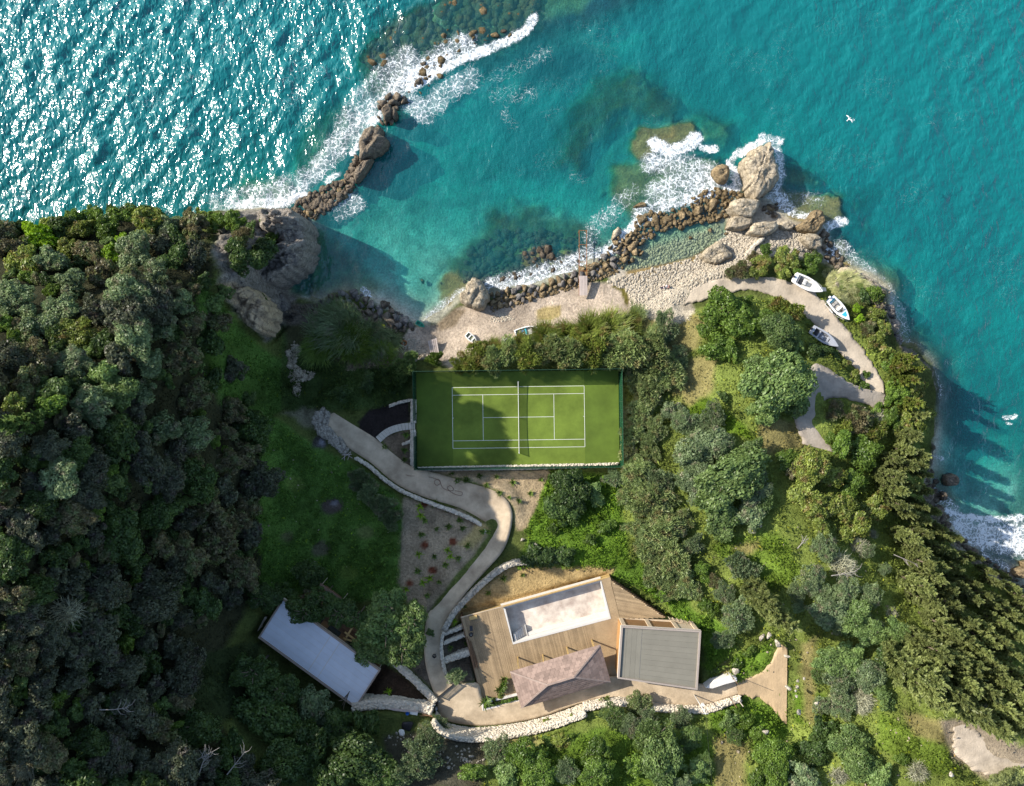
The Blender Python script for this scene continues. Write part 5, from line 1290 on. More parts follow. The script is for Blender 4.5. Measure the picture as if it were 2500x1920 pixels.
def cypress(u, v, h, leaf='cypress', R=1.0):
    """(u, v): the foot in the photograph"""
    g = G(u, v)
    t = thing('cypress_tree', g, rz=random.uniform(0, 6.28))
    s = h / 13.0
    c = link('crown', random.choice(CROWN['cypress'][0]), t, (0, 0, 0.3)); c.scale = (s * R * random.uniform(.9, 1.2), s * R * random.uniform(.9, 1.2), s)
    c.material_slots[0].link = 'OBJECT'; c.material_slots[0].material = LEAF[leaf]
    w = link('trunk', TRUNK['cypress'][0], t); w.scale = (1, 1, s)
    uu, vv = to_px(g[0], g[1], g[2] + h * 0.6)
    auto(t, 'tall olive green cypress' if h > 15 else 'olive green cypress', uu, vv, 'cypress', 'cypress trees above the shore')
    return t
rock_cliff = rock_mat('rock_cliff', (0.31, 0.275, 0.235), (0.17, 0.15, 0.13), (0.42, 0.375, 0.32), 1.1, 0.14)
slab_rock([(655, 512), (700, 512), (745, 532), (757, 575), (740, 612), (700, 605), (660, 585), (640, 550)], rock_cliff, 'broken grey headland rock at the start of the causeway', 0, 9.5, (-0.15, 0.02), 1.5, 0.2, 'rock', 51, 3)
slab_rock([(690, 600), (752, 588), (757, 625), (735, 660), (690, 690), (650, 695), (640, 650), (660, 615)], rock_cliff, 'layered grey headland cliff above the shaded water', 0, 10.5, (-0.18, 0.05), 1.7, 0.3, 'rock', 52, 3)
slab_rock([(545, 690), (600, 690), (645, 730), (660, 770), (640, 815), (610, 800), (575, 755)], rock_mat('rock_tan', (0.38, 0.29, 0.19), (0.25, 0.2, 0.145), (0.47, 0.37, 0.25), 0.8, 0.12), 'tan scar of bare rock on the headland slope', 8, 14.5, (-0.2, 0.15), 1.5, 1.0, 'rock', 53, 3)

# ------------------------------------------------------------------ the trees and shrubs where they stand
random.seed(21)
for a in [(610, 562, 18, 'auto', 'dark'), (640, 602, 24, 'auto', 'dark'), (700, 655, 12, 'auto', 'dark'), (668, 560, 12, 'auto', 'brown'), (590, 585, 26, 'spiky', 'brown'), (20, 572, 34, 'auto', 'brown'), (130, 545, 30, 'auto', 'olivey'), (190, 540, 28, 'auto', 'mastic'), (230, 530, 30, 'auto', 'mastic'), (285, 522, 28, 'auto', 'dark'), (340, 522, 30, 'auto', 'mastic'), (385, 530, 28, 'auto', 'olivey'), (420, 545, 24, 'auto', 'grey'), (455, 540, 26, 'auto', 'brown'), (60, 560, 28, 'auto', 'dark'), (490, 528, 22, 'auto', 'olivey'), (1778, 760, 57, 'auto', 'mastic'), (1742, 850, 40, 'auto', 'mastic'), (1808, 736, 32, 'auto', 'mastic'), (1822, 806, 40, 'auto', 'mastic'), (1735, 800, 31, 'auto', 'mastic'), (1790, 860, 28, 'auto', 'mastic'),
          (1922, 758, 40, 'spiky', 'olivey'), (1945, 766, 18, 'spiky', 'olivey'), (1904, 810, 50, 'auto', 'holm'), (1866, 790, 33, 'auto', 'mastic'), (1938, 846, 24, 'auto', 'holm'), (1900, 928, 83, 'large', 'holm'), (1850, 905, 44, 'auto', 'holm'), (1945, 975, 42, 'auto', 'holm'), (1870, 1000, 39, 'auto', 'holm'),
          (1673, 1027, 39, 'olive', 'grey'), (1743, 1012, 33, 'olive', 'grey'), (1766, 967, 16, 'auto', 'dark'), (1640, 1000, 28, 'auto', 'grey'), (1778, 1170, 81, 'large', 'holm'), (1700, 1100, 51, 'large', 'grey'), (1745, 1085, 44, 'large', 'grey'), (1840, 1110, 42, 'large', 'holm'), (1720, 1190, 48, 'large', 'grey'),
          (1838, 1190, 44, 'large', 'grey'), (1760, 1270, 46, 'large', 'holm'), (1830, 1260, 39, 'auto', 'grey'), (1690, 1160, 39, 'auto', 'grey'),
          (1980, 1140, 49, 'auto', 'olivey'), (2026, 1158, 39, 'auto', 'olivey'), (1958, 1200, 37, 'auto', 'olivey'), (2104, 1109, 42, 'auto', 'mastic'), (2046, 1232, 40, 'auto', 'olivey'), (1985, 1240, 39, 'auto', 'olivey'), (2060, 1090, 35, 'auto', 'mastic'), (2130, 1250, 40, 'auto', 'olivey'), (1925, 1120, 30, 'auto', 'mastic'), (1938, 1150, 26, 'auto', 'brown'), (2085, 1180, 35, 'auto', 'mastic'), (2010, 1290, 32, 'auto', 'olivey'), (2090, 1290, 39, 'auto', 'olivey'),
          (2095, 1022, 37, 'spiky', 'brown'), (2060, 1048, 26, 'spiky', 'olivey'), (2038, 998, 25, 'spiky', 'brown'), (2140, 1022, 32, 'bare', 'twig'), (2030, 1070, 19, 'auto', 'mastic'), (2130, 1060, 32, 'spiky', 'olivey'), (2140, 1000, 18, 'auto', 'mastic'), (2180, 1020, 30, 'auto', 'mastic'), (2210, 1040, 35, 'auto', 'olivey'), (2240, 1020, 35, 'auto', 'olivey'), (2190, 960, 31, 'auto', 'mastic'), (2225, 960, 33, 'auto', 'olivey'),
          (2038, 870, 18, 'auto', 'dark'), (2010, 856, 20, 'auto', 'dark'), (2062, 892, 17, 'auto', 'olivey'), (2084, 918, 18, 'auto', 'olivey'), (2110, 944, 15, 'auto', 'mastic'), (1985, 856, 22, 'auto', 'dark'), (2115, 915, 11, 'auto', 'bright'),
          (2138, 765, 22, 'auto', 'olivey'), (2118, 806, 18, 'spiky', 'brown'), (2142, 830, 24, 'auto', 'olivey'), (2164, 856, 22, 'auto', 'olivey'), (2170, 896, 20, 'auto', 'mastic'), (2184, 934, 18, 'auto', 'mastic'), (2128, 795, 15, 'auto', 'brown'), (2160, 800, 20, 'auto', 'olivey'), (2093, 752, 15, 'auto', 'lime'), (2098, 778, 14, 'auto', 'lime'), (2180, 880, 22, 'auto', 'mastic'),
          (1867, 612, 20, 'auto', 'mastic'), (1866, 646, 26, 'auto', 'olivey'), (1920, 632, 31, 'auto', 'olivey'), (1915, 662, 24, 'auto', 'olivey'), (1972, 643, 31, 'auto', 'mastic'), (1813, 662, 22, 'spiky', 'brown'), (1785, 668, 17, 'spiky', 'brown'), (1840, 630, 18, 'spiky', 'brown'), (1992, 625, 18, 'auto', 'dark'), (1950, 670, 20, 'auto', 'bright'), (1838, 668, 17, 'auto', 'olivey'),
          (2060, 690, 31, 'grass', 'straw'), (2095, 700, 31, 'grass', 'straw'), (2035, 690, 24, 'grass', 'straw'), (2080, 718, 26, 'grass', 'straw'), (2110, 715, 22, 'grass', 'straw'), (2045, 715, 20, 'grass', 'straw'), (2132, 714, 22, 'auto', 'mastic'), (2108, 728, 17, 'auto', 'dark'), (2150, 722, 13, 'auto', 'bright'), (2020, 665, 15, 'grass', 'straw'),
          # the big rounded scrub below
          (2009, 1340, 40, 'olive', 'grey'), (2055, 1385, 46, 'bare', 'twig'), (1985, 1415, 42, 'olive', 'grey'), (2100, 1340, 32, 'bare', 'twig'), (2021, 1490, 48, 'large', 'grey'), (2089, 1510, 42, 'large', 'holm'), (2125, 1550, 39, 'large', 'holm'), (2060, 1440, 40, 'olive', 'grey'), (2190, 1550, 40, 'large', 'holm'), (2120, 1455, 37, 'olive', 'grey'),
          (2033, 1605, 48, 'large', 'holm'), (2090, 1620, 35, 'auto', 'holm'), (2049, 1664, 44, 'olive', 'grey'), (2125, 1650, 40, 'large', 'grey'), (2109, 1712, 39, 'bare', 'twig'), (2060, 1720, 35, 'olive', 'grey'), (2160, 1700, 30, 'auto', 'holm'), (2150, 1610, 32, 'auto', 'dark'),
          (2009, 1785, 39, 'auto', 'dark'), (2073, 1815, 48, 'large', 'holm'), (1985, 1842, 37, 'auto', 'dark'), (1890, 1845, 48, 'large', 'mastic'), (1900, 1895, 40, 'large', 'mastic'), (1850, 1895, 35, 'auto', 'mastic'), (2105, 1868, 46, 'large', 'holm'), (2049, 1900, 32, 'bare', 'twig'), (2150, 1905, 39, 'auto', 'holm'), (2245, 1890, 35, 'bare', 'twig'), (2200, 1850, 19, 'auto', 'mastic'), (2445, 1908, 35, 'large', 'cypress'), (2485, 1885, 30, 'auto', 'cypress'), (1965, 1900, 39, 'auto', 'grey'),
          (1818, 1385, 42, 'spiky', 'grey'), (1794, 1505, 44, 'olive', 'grey'), (1770, 1450, 30, 'olive', 'grey'), (1718, 1394, 25, 'auto', 'bright'), (1760, 1560, 28, 'olive', 'grey'), (1730, 1480, 26, 'auto', 'bright'), (1825, 1450, 25, 'auto', 'grey'), (1748, 1420, 18, 'spiky', 'brown'),
          (1560, 1160, 46, 'feather', 'feather'), (1600, 1225, 52, 'feather', 'feather'), (1622, 1300, 54, 'feather', 'feather'), (1650, 1370, 50, 'feather', 'feather'), (1685, 1440, 33, 'feather', 'feather'), (1565, 1290, 42, 'feather', 'feather'), (1540, 1210, 36, 'feather', 'feather'), (1575, 1345, 34, 'feather', 'feather'), (1600, 1410, 34, 'feather', 'feather'), (1690, 1330, 30, 'feather', 'grey'), (1660, 1270, 32, 'feather', 'feather'), (1640, 1450, 26, 'feather', 'feather'), (1615, 1175, 36, 'feather', 'grey'),
          (1402, 1195, 54, 'large', 'dark'), (1368, 1245, 42, 'auto', 'dark'), (1320, 1362, 40, 'auto', 'dark'), (1378, 1350, 34, 'auto', 'dark'), (1450, 1210, 30, 'auto', 'holm'), (1350, 1290, 18, 'auto', 'bright'), (1480, 1290, 26, 'auto', 'bright'), (1500, 1170, 28, 'feather', 'grey'), (1440, 1320, 20, 'auto', 'bright'),
          # seaward of the court
          (1165, 868, 36, 'feather', 'olivey'), (1200, 885, 34, 'feather', 'feather'), (1240, 862, 40, 'feather', 'feather'), (1290, 870, 42, 'feather', 'olivey'), (1345, 858, 44, 'feather', 'feather'), (1400, 865, 46, 'feather', 'feather'), (1450, 855, 46, 'feather', 'olivey'), (1385, 820, 36, 'reed', 'olivey'), (1440, 806, 36, 'reed', 'olivey'), (1490, 800, 38, 'reed', 'olivey'), (1500, 862, 46, 'feather', 'feather'), (1545, 858, 52, 'feather', 'feather'), (1600, 872, 52, 'feather', 'feather'), (1640, 915, 44, 'feather', 'feather'), (1545, 920, 36, 'feather', 'feather'), (1585, 960, 42, 'feather', 'feather'),
          (1562, 1010, 36, 'feather', 'feather'), (1548, 1060, 32, 'feather', 'feather'), (1535, 1105, 28, 'feather', 'straw'), (1625, 800, 36, 'feather', 'grey'), (1600, 820, 32, 'reed', 'feather'), (1540, 795, 30, 'reed', 'olivey'), (1600, 1050, 32, 'feather', 'feather'), (1585, 1100, 30, 'feather', 'feather'), (1330, 820, 30, 'reed', 'olivey'), (1270, 835, 24, 'reed', 'olivey'), (1205, 850, 22, 'reed', 'olivey'), (1660, 870, 28, 'feather', 'grey'), (1555, 770, 20, 'reed', 'feather'),
          (1130, 890, 30, 'feather', 'olivey'), (1570, 965, 26, 'reed', 'straw'), (1540, 1010, 20, 'reed', 'straw'),
          # by the shaded beach and the meadow
          (800, 812, 50, 'reed', 'grey'), (850, 802, 56, 'reed', 'grey'), (905, 820, 46, 'reed', 'grey'), (945, 835, 36, 'reed', 'grey'), (780, 845, 40, 'reed', 'mastic'), (860, 845, 44, 'reed', 'mastic'), (930, 868, 30, 'reed', 'mastic'), (820, 775, 36, 'reed', 'grey'), (985, 905, 34, 'feather', 'holm'), (1000, 880, 22, 'feather', 'holm'), (955, 925, 30, 'feather', 'dark'), (1060, 875, 22, 'feather', 'mastic'), (900, 930, 24, 'auto', 'dark'), (840, 960, 26, 'auto', 'dark'),
          (930, 1230, 36, 'feather', 'grey'), (955, 1265, 32, 'feather', 'grey'), (900, 1205, 32, 'feather', 'grey'), (880, 1180, 24, 'feather', 'grey'), (870, 1160, 20, 'feather', 'grey'),
          # over the pale blue roof
          (948, 1535, 62, 'large', 'holm'), (948, 1480, 46, 'large', 'holm'), (1005, 1512, 44, 'large', 'holm'), (985, 1580, 52, 'large', 'holm'), (905, 1590, 44, 'large', 'holm'), (1050, 1545, 12, 'auto', 'holm'), (745, 1490, 42, 'large', 'dark'), (830, 1500, 44, 'large', 'dark'), (872, 1508, 34, 'auto', 'dark'), (757, 1402, 38, 'large', 'dark'), (700, 1450, 30, 'auto', 'dark'), (790, 1455, 26, 'auto', 'dark'), (640, 1462, 42, 'large', 'dark'), (725, 1470, 16, 'bare', 'twig'), (900, 1565, 14, 'bare', 'twig'), (1115, 1648, 26, 'olive', 'grey'),
          (622, 1636, 50, 'large', 'dark'), (690, 1684, 44, 'large', 'dark'), (640, 1670, 56, 'large', 'dark'), (655, 1750, 66, 'large', 'dark'), (770, 1735, 52, 'large', 'grey'), (845, 1705, 28, 'bare', 'twig'), (898, 1772, 38, 'auto', 'dark'), (595, 1640, 40, 'auto', 'dark'), (830, 1775, 46, 'large', 'dark'), (878, 1850, 70, 'large', 'dark'), (760, 1830, 60, 'large', 'dark'), (930, 1895, 48, 'large', 'dark'), (690, 1860, 60, 'large', 'dark'), (812, 1905, 50, 'large', 'dark'), (740, 1760, 34, 'bare', 'twig'),
          # the slope along the bottom edge
          (1020, 1850, 56, 'olive', 'grey'), (1072, 1765, 26, 'olive', 'grey'), (1048, 1806, 40, 'olive', 'grey'), (980, 1890, 40, 'olive', 'grey'), (1216, 1838, 42, 'olive', 'grey'), (1286, 1850, 52, 'large', 'bright'), (1318, 1880, 46, 'large', 'mastic'), (1240, 1890, 36, 'auto', 'holm'), (1150, 1890, 34, 'auto', 'mastic'), (1457, 1842, 40, 'large', 'bright'), (1462, 1890, 44, 'large', 'mastic'), (1600, 1795, 58, 'olive', 'holm'), (1616, 1855, 58, 'large', 'holm'), (1557, 1712, 34, 'olive', 'feather'), (1575, 1755, 32, 'olive', 'grey'), (1500, 1750, 34, 'olive', 'holm'), (1475, 1715, 22, 'auto', 'olivey'), (1540, 1770, 28, 'olive', 'grey'),
          (1690, 1800, 35, 'olive', 'holm'), (1660, 1750, 32, 'olive', 'grey'), (1700, 1880, 33, 'auto', 'holm'), (1540, 1870, 34, 'auto', 'mastic'), (1390, 1880, 30, 'auto', 'holm'), (1370, 1810, 26, 'auto', 'olivey'), (1818, 1758, 21, 'auto', 'bright'), (1856, 1790, 19, 'auto', 'bright'), (1800, 1740, 19, 'auto', 'bright'), (1780, 1760, 25, 'auto', 'holm'), (1400, 1760, 22, 'auto', 'olivey'), (1330, 1775, 20, 'auto', 'olivey'),
          (1832, 1588, 19, 'auto', 'bright'), (1798, 1622, 18, 'auto', 'bright'), (1750, 1640, 18, 'auto', 'bright')]:
    tree(*a, **({'lift': 6.2} if a[:2] in ((745, 1490), (830, 1500), (872, 1508), (790, 1455), (622, 1636), (720, 1590), (745, 1610), (800, 1620), (820, 1660), (845, 1705), (725, 1470), (900, 1565), (690, 1684)) else {'lift': 3.0} if a[:2] in ((610, 562), (640, 602), (700, 655), (668, 560), (590, 585)) else {'lift': 3.4} if 845 < a[1] < 895 and 1160 < a[0] < 1650 and a[3] == 'feather' else {'lift': 7.0} if a[:2] in ((948, 1480), (1005, 1512), (985, 1580), (948, 1535)) else {}))

fl = np.random.default_rng(77); put = []
for poly, n, kinds_ in (([(1940, 1290), (2120, 1270), (2200, 1480), (2200, 1640), (2150, 1740), (1990, 1720), (1980, 1540), (1920, 1440)], 20, ['grey', 'holm', 'grey', 'twig']), ([(1650, 1010), (1800, 1060), (1880, 1160), (1860, 1290), (1740, 1300), (1660, 1180)], 14, ['grey', 'holm']),
                        ([(1540, 1140), (1700, 1180), (1720, 1330), (1700, 1460), (1600, 1400), (1540, 1260)], 14, ['feather', 'grey', 'feather']), ([(1330, 1780), (1760, 1760), (1980, 1800), (2000, 1915), (1330, 1915)], 18, ['holm', 'grey', 'mastic', 'bright'])):
    pl = np.array(poly, float); lo, hi = pl.min(0), pl.max(0); k = 0
    for _ in range(2000):
        if k >= n: break
        u, v = lo + (hi - lo) * fl.random(2)
        if not inside(pl, np.array([u]), np.array([v]))[0] or any(math.hypot(u - a, v - b) < 26 for a, b in put): continue
        put.append((u, v)); k += 1; lf = kinds_[int(fl.integers(len(kinds_)))]
        tree(u, v, fl.uniform(17, 31), 'bare' if lf == 'twig' else 'olive' if lf in ('grey', 'holm') else 'feather' if lf == 'feather' else 'mid', lf)

# cypresses: rows on the slope above the cove, leaning out only because one looks down past them
cy = np.random.default_rng(12)
got = []
for poly, n, dmin, h0, h1 in (([(2245, 1215), (2290, 1290), (2420, 1392), (2520, 1455), (2520, 1560), (2420, 1490), (2330, 1430), (2250, 1330)], 26, 25, 6, 9),
                              ([(2120, 1150), (2200, 1090), (2235, 1170), (2245, 1250), (2290, 1310), (2350, 1370), (2330, 1450), (2250, 1420), (2180, 1330)], 26, 30, 9, 13.5),
                              ([(2190, 1400), (2330, 1420), (2430, 1440), (2430, 1580), (2330, 1580), (2230, 1500)], 22, 32, 11, 16),
                              ([(2140, 1570), (2180, 1560), (2330, 1630), (2420, 1680), (2400, 1715), (2290, 1690), (2180, 1640)], 13, 34, 12, 16),
                              ([(2190, 1540), (2260, 1530), (2420, 1600), (2440, 1690), (2300, 1620)], 14, 36, 12, 17)):
    pl = np.array(poly, float); lo, hi = pl.min(0), pl.max(0); k = 0
    for _ in range(4000):
        if k >= n: break
        u, v = lo + (hi - lo) * cy.random(2)
        if inside(pl, np.array([u]), np.array([v]))[0] and all(math.hypot(u - a, v - b) > dmin for a, b in got):
            got.append((u, v)); k += 1
            gg = G(u, v); sd_ = float(sdist(COAST, np.array([gg[0]]), np.array([gg[1]]))[0]); hh = min(cy.uniform(h0, h1), 4.6 + 0.40 * max(sd_, 0)); cypress(u, v, hh, R=cy.uniform(0.85, 1.1) * (1.1 if hh < 9 else 1.0))
for u, v, h in ((2180, 880, 7), (2200, 905, 6.5), (2185, 930, 7), (2195, 985, 7), (2215, 1010, 6.5), (2190, 1060, 7.5), (2180, 1095, 7), (2150, 1115, 7), (2205, 1130, 7), (2170, 900, 6)):
    cypress(u, v, h, 'cypress' if v > 1000 else 'olivey', R=1.25)
for u, v, h in ((1822, 1425, 13), (1835, 1450, 12), (1860, 1470, 14)):   # the lone cypress, set as three close together
    cypress(u, v, h, R=0.95)
cypress(110, 1032, 11, 'holm', 0.9)

# the wood on the shaded hill
fr_ = np.random.default_rng(31)
fpoly = np.array([(-40, 575), (60, 565), (150, 548), (300, 522), (420, 545), (470, 590), (505, 650), (520, 700), (520, 760), (545, 840), (585, 930), (630, 1010), (645, 1080), (640, 1250), (620, 1400), (575, 1470), (500, 1500), (470, 1600), (430, 1680), (460, 1760), (560, 1800), (610, 1830), (640, 1960), (-40, 1960)], float)
lit = [(95, 578, 44, 'lime'), (150, 560, 36, 'dark'), (200, 555, 36, 'olivey'), (255, 552, 38, 'mastic'), (310, 535, 40, 'mastic'), (355, 545, 36, 'olivey'), (400, 560, 30, 'grey'), (270, 622, 26, 'lime'), (300, 590, 24, 'lime'), (20, 600, 40, 'brown'), (50, 640, 44, 'olivey'), (330, 615, 46, 'grey'), (215, 615, 34, 'brown'), (120, 640, 44, 'grey'), (160, 605, 32, 'olivey'),
       (180, 700, 44, 'grey'), (330, 680, 40, 'brown'), (310, 715, 52, 'grey'), (40, 735, 52, 'grey'), (140, 760, 50, 'grey'), (190, 810, 50, 'olivey'), (90, 800, 44, 'grey'), (310, 770, 56, 'slate'), (330, 820, 54, 'grey'), (390, 800, 40, 'grey'), (440, 740, 30, 'grey'), (455, 735, 20, 'holm'), (300, 880, 44, 'slate'), (360, 880, 44, 'grey'), (180, 890, 46, 'grey'), (265, 920, 44, 'holm'), (290, 960, 46, 'holm'), (130, 955, 44, 'holm'), (120, 1000, 42, 'mastic'), (30, 990, 40, 'olivey'), (350, 960, 36, 'grey'),
       (400, 1040, 44, 'grey'), (470, 1060, 48, 'grey'), (140, 1170, 54, 'grey'), (530, 1320, 60, 'brown'), (450, 1340, 54, 'brown'), (560, 1260, 44, 'brown'), (510, 1230, 42, 'brown'), (565, 1000, 36, 'brown'), (600, 1110, 40, 'brown'), (480, 560, 34, 'brown'), (440, 590, 34, 'dark'), (570, 540, 26, 'mastic'), (540, 545, 24, 'mastic'), (510, 530, 18, 'mastic'), (645, 535, 14, 'mastic'), (600, 630, 40, 'dark'), (650, 620, 36, 'dark'), (575, 600, 26, 'dark'), (660, 585, 20, 'mastic'), (640, 730, 16, 'mastic'), (520, 740, 28, 'holm'), (545, 720, 24, 'holm'), (500, 690, 26, 'dark')]
pts = []
for u, v, r, m_ in lit:
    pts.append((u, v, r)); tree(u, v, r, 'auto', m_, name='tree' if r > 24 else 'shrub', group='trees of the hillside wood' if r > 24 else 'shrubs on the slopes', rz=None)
kinds = ['grey', 'dark', 'holm', 'brown', 'dark', 'slate', 'slate', 'slate', 'twig', 'dark']
n_ = 0
for _ in range(9000):
    if n_ >= 135: break
    u, v = fr_.uniform(-40, 650), fr_.uniform(520, 1960); r = fr_.uniform(32, 62)
    if not inside(fpoly, np.array([u]), np.array([v]))[0]: continue
    if any(math.hypot(u - a, v - b) < 0.62 * (r + c) for a, b, c in pts): continue
    pts.append((u, v, r)); n_ += 1
    m_ = kinds[int(fr_.integers(len(kinds)))]
    k_ = 'auto'
    if m_ in ('grey', 'holm', 'mastic'): m_ = 'slate' if v > 1000 else ('grey', 'brown', 'slate')[n_ % 3]  # lower trees swap to leaves with the hill shade in their colour
    if m_ == 'twig':
        if fr_.random() < 0.5 or v < 1150: m_ = 'brown'
        else: k_ = 'bare'
    elif m_ == 'grey' and fr_.random() < 0.5: k_ = 'olive'
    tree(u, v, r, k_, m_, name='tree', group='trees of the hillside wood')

for _ in range(6000):
    if n_ >= 240: break
    u, v = fr_.uniform(-40, 640), fr_.uniform(540, 1940); r = fr_.uniform(16, 26)
    if not inside(fpoly, np.array([u]), np.array([v]))[0]: continue
    if any(math.hypot(u - a, v - b) < 0.5 * r + 0.62 * c for a, b, c in pts): continue
    pts.append((u, v, r)); n_ += 1
    tree(u, v, r, 'mid', ['dark', 'dark', 'mastic', 'brown', 'holm'][int(fr_.integers(5))], name='shrub', group='shrubs filling the gaps in the wood')

# little plants set out in the garden beds
Z5 = lambda pts: zoomed(pts, 650, 600, 0.3885); Z3 = lambda pts: zoomed(pts, 600, 1150, 0.387)
for u, v in Z5([(1040, 1443), (1165, 1437), (1200, 1478), (1258, 1470), (1340, 1447), (1448, 1452), (1385, 1505), (1550, 1487), (1725, 1470), (1465, 1555), (1527, 1583), (1588, 1603), (1660, 1557), (745, 1265), (880, 1190), (870, 1285), (870, 1345)]) + \
        Z3([(1195, 205), (1270, 240), (1205, 365), (1110, 400), (1370, 360), (1280, 350), (1400, 470), (1495, 380), (1190, 540), (1340, 550), (1260, 592), (1085, 630), (1220, 700), (1145, 785), (1070, 820), (1440, 770), (1530, 770), (1625, 675), (1745, 655), (1375, 855), (1290, 1115), (1395, 1085), (1530, 385), (1350, 310), (1130, 310)]):
    tree(u, v, random.uniform(8, 12), 'rosette', 'mastic' if random.random() < .6 else 'bright', name='garden_plant', look='small planted green tuft', group='plants set out in the garden beds', lift=0.05)
for u, v in Z3([(1095, 225), (1105, 280), (1090, 525), (1275, 500), (1290, 540), (1160, 675), (1120, 705), (1010, 745), (1315, 945), (900, 1385)]):
    tree(u, v, random.uniform(11, 15), 'palm', 'lime', name='young_palm', look='young yellow-green palm', group='young palms in the garden', lift=0.05)

# ------------------------------------------------------------------ low growth: leaves nobody could count
def ground_leaves(name, label, n, seed, size, up, thr_noise):
    r = np.random.default_rng(seed)
    x = r.uniform(-72, 98, n); y = r.uniform(-74, 40, n)
    i = np.clip(np.searchsorted(GX, x), 0, len(GX) - 1); j = np.clip(np.searchsorted(GY, y), 0, len(GY) - 1)
    z = HZ(x, y)
    cl = fbm(x * 0.55, y * 0.55, seed, 3)
    if thr_noise: cl = cl * sstep(0.50, 0.60, fbm(x * 0.23, y * 0.23, seed + 4, 3))
    ok = (r.random(n) < GREEN[j, i] * ((-0.6 if thr_noise else 0.25) + 1.5 * sstep(0.3, 0.7, cl))) & (SD[j, i] > 0.5)
    x, y, z, i, j, cl = x[ok], y[ok], z[ok], i[ok], j[ok], cl[ok]
    n = len(x)
    hgt = up * sstep(0.38, 0.72, cl) * (0.3 + r.random(n))
    C = np.stack([x, y, z + 0.04 + hgt], 1)
    nrm = unit(np.array((0, 0, 1.0)) + 0.75 * r.normal(size=(n, 3)))
    t = unit(np.cross(nrm, r.normal(size=(n, 3)))); b = unit(np.cross(nrm, t))
    s = size * r.uniform(0.5, 1.4, n)
    V, F = quads(C, t * s[:, None], b * (s * 0.5)[:, None])
    me = mesh_np(name, V, F, MATS['low_leaves'])
    col = base[j, i] * r.uniform(0.7, 1.45, (n, 1))
    yel = (r.random(n) < 0.04)[:, None]; col = np.where(yel, col * (1.8, 1.5, 0.8), col)
    attr_color(me, 'soil', np.repeat(np.clip(col, 0, 0.5), 4, 0))
    return tag(link(name, me), label, kind='stuff')
m, nt, out = nodes('low_leaves')
va = N(nt, 'ShaderNodeAttribute', attribute_name='soil')
d_ = N(nt, 'ShaderNodeBsdfDiffuse'); L(nt, va.outputs[0], d_.inputs[0]); t_ = N(nt, 'ShaderNodeBsdfTranslucent'); L(nt, va.outputs[0], t_.inputs[0])
mx = N(nt, 'ShaderNodeMixShader'); mx.inputs[0].default_value = 0.3; L(nt, d_.outputs[0], mx.inputs[1]); L(nt, t_.outputs[0], mx.inputs[2]); L(nt, mx.outputs[0], out.inputs[0])
ground_leaves('undergrowth', 'low green growth over the slopes and the meadow', 620000, 5, 0.20, 0.75, 0)
ground_leaves('undergrowth', 'taller weeds standing in clumps over the slopes', 300000, 8, 0.30, 1.5, 1)

# ------------------------------------------------------------------ paths, walls, court
concrete = plain('concrete', (0.41, 0.315, 0.21), 0.9, 0.32, 0.3, 0.04, 4.0, col2=(0.45, 0.36, 0.25))
concrete_old = plain('concrete_old', (0.40, 0.34, 0.265), 0.92, 0.32, 0.3, 0.06, 3.0)
dirt = plain('dirt', (0.41, 0.30, 0.18), 0.95, 0.22, 0.3, 0.04, 3.0)
gravel = plain('gravel', (0.36, 0.305, 0.24), 0.95, 0.3, 0.6, 0.06, 5.0)
stone_w = plain('wall_stone', (0.54, 0.475, 0.375), 0.9, 0.2, 2.6, 0.03, 8.0, col2=(0.62, 0.55, 0.44))
mortar = plain('mortar', (0.47, 0.415, 0.33), 0.95, 0.15, 3.0, 0.02)
render_w = plain('white_render', (0.66, 0.62, 0.57), 0.85, 0.06, 0.8)
unit_ = unit
def ribbon(name, label, mat, key, cross=8, rise=0.02, rough_=0.02, ragged=0.0):
    Ls, Rs = PATHS[key]; n = len(Ls)
    if ragged > 0:
        n = n * 4; Ls, Rs = [np.stack([np.interp(np.linspace(0, len(q) - 1, n), np.arange(len(q)), q[:, k]) for k in range(3)], 1) for q in (Ls, Rs)]
        ww = unit_(Rs - Ls); Ls = Ls + ww * (ragged * 2 * (fbm(Ls[:, 0] * 0.9, Ls[:, 1] * 0.9, 3, 4) - 0.5))[:, None]; Rs = Rs + ww * (ragged * 2 * (fbm(Rs[:, 0] * 0.9, Rs[:, 1] * 0.9, 13, 4) - 0.5))[:, None]
    ts = np.r_[0, np.linspace(0, 1, cross), 1]
    V = []
    for k, t in enumerate(ts):
        q = Ls * (1 - t) + Rs * t
        q = q.copy(); q[:, 2] += rise + (rough_ * 2 * (fbm(q[:, 0] * 0.8, q[:, 1] * 0.8, 5, 3) - 0.5))
        if k in (0, len(ts) - 1): q[:, 2] -= 0.5
        V.append(q)
    V = np.stack(V, 1).reshape(-1, 3)
    F = grid_faces(len(ts), n)
    a = V[F[len(F) // 2]]; nrm = np.cross(a[1] - a[0], a[3] - a[0])
    if nrm[2] < 0: F = F[:, ::-1]
    return tag(link(name, mesh_np(name, V, F, mat)), label, kind='structure')
ribbon('concrete_path', 'winding concrete path down to the court', concrete, 'concrete_path')
ribbon('driveway', 'concrete driveway below the house', concrete, 'driveway', 10)
ribbon('dirt_track', 'sandy turning place', dirt, 'dirt_track', 10, 0.03, 0.06, 0.6)
ribbon('shore_path', 'pale track round the promontory', concrete_old, 'shore_track', 8, 0.02, 0.05, 0.55)
ribbon('track', 'grey track bending back from the shore path', plain('grey_track', (0.33, 0.285, 0.235), 0.93, 0.28, 0.4, 0.06, 3.0), 'turning_track', 8, 0.045, 0.04, 0.4)
ribbon('gravel_road', 'pale gravel road', gravel, 'gravel_road', 8, 0.02, 0.08, 1.0)

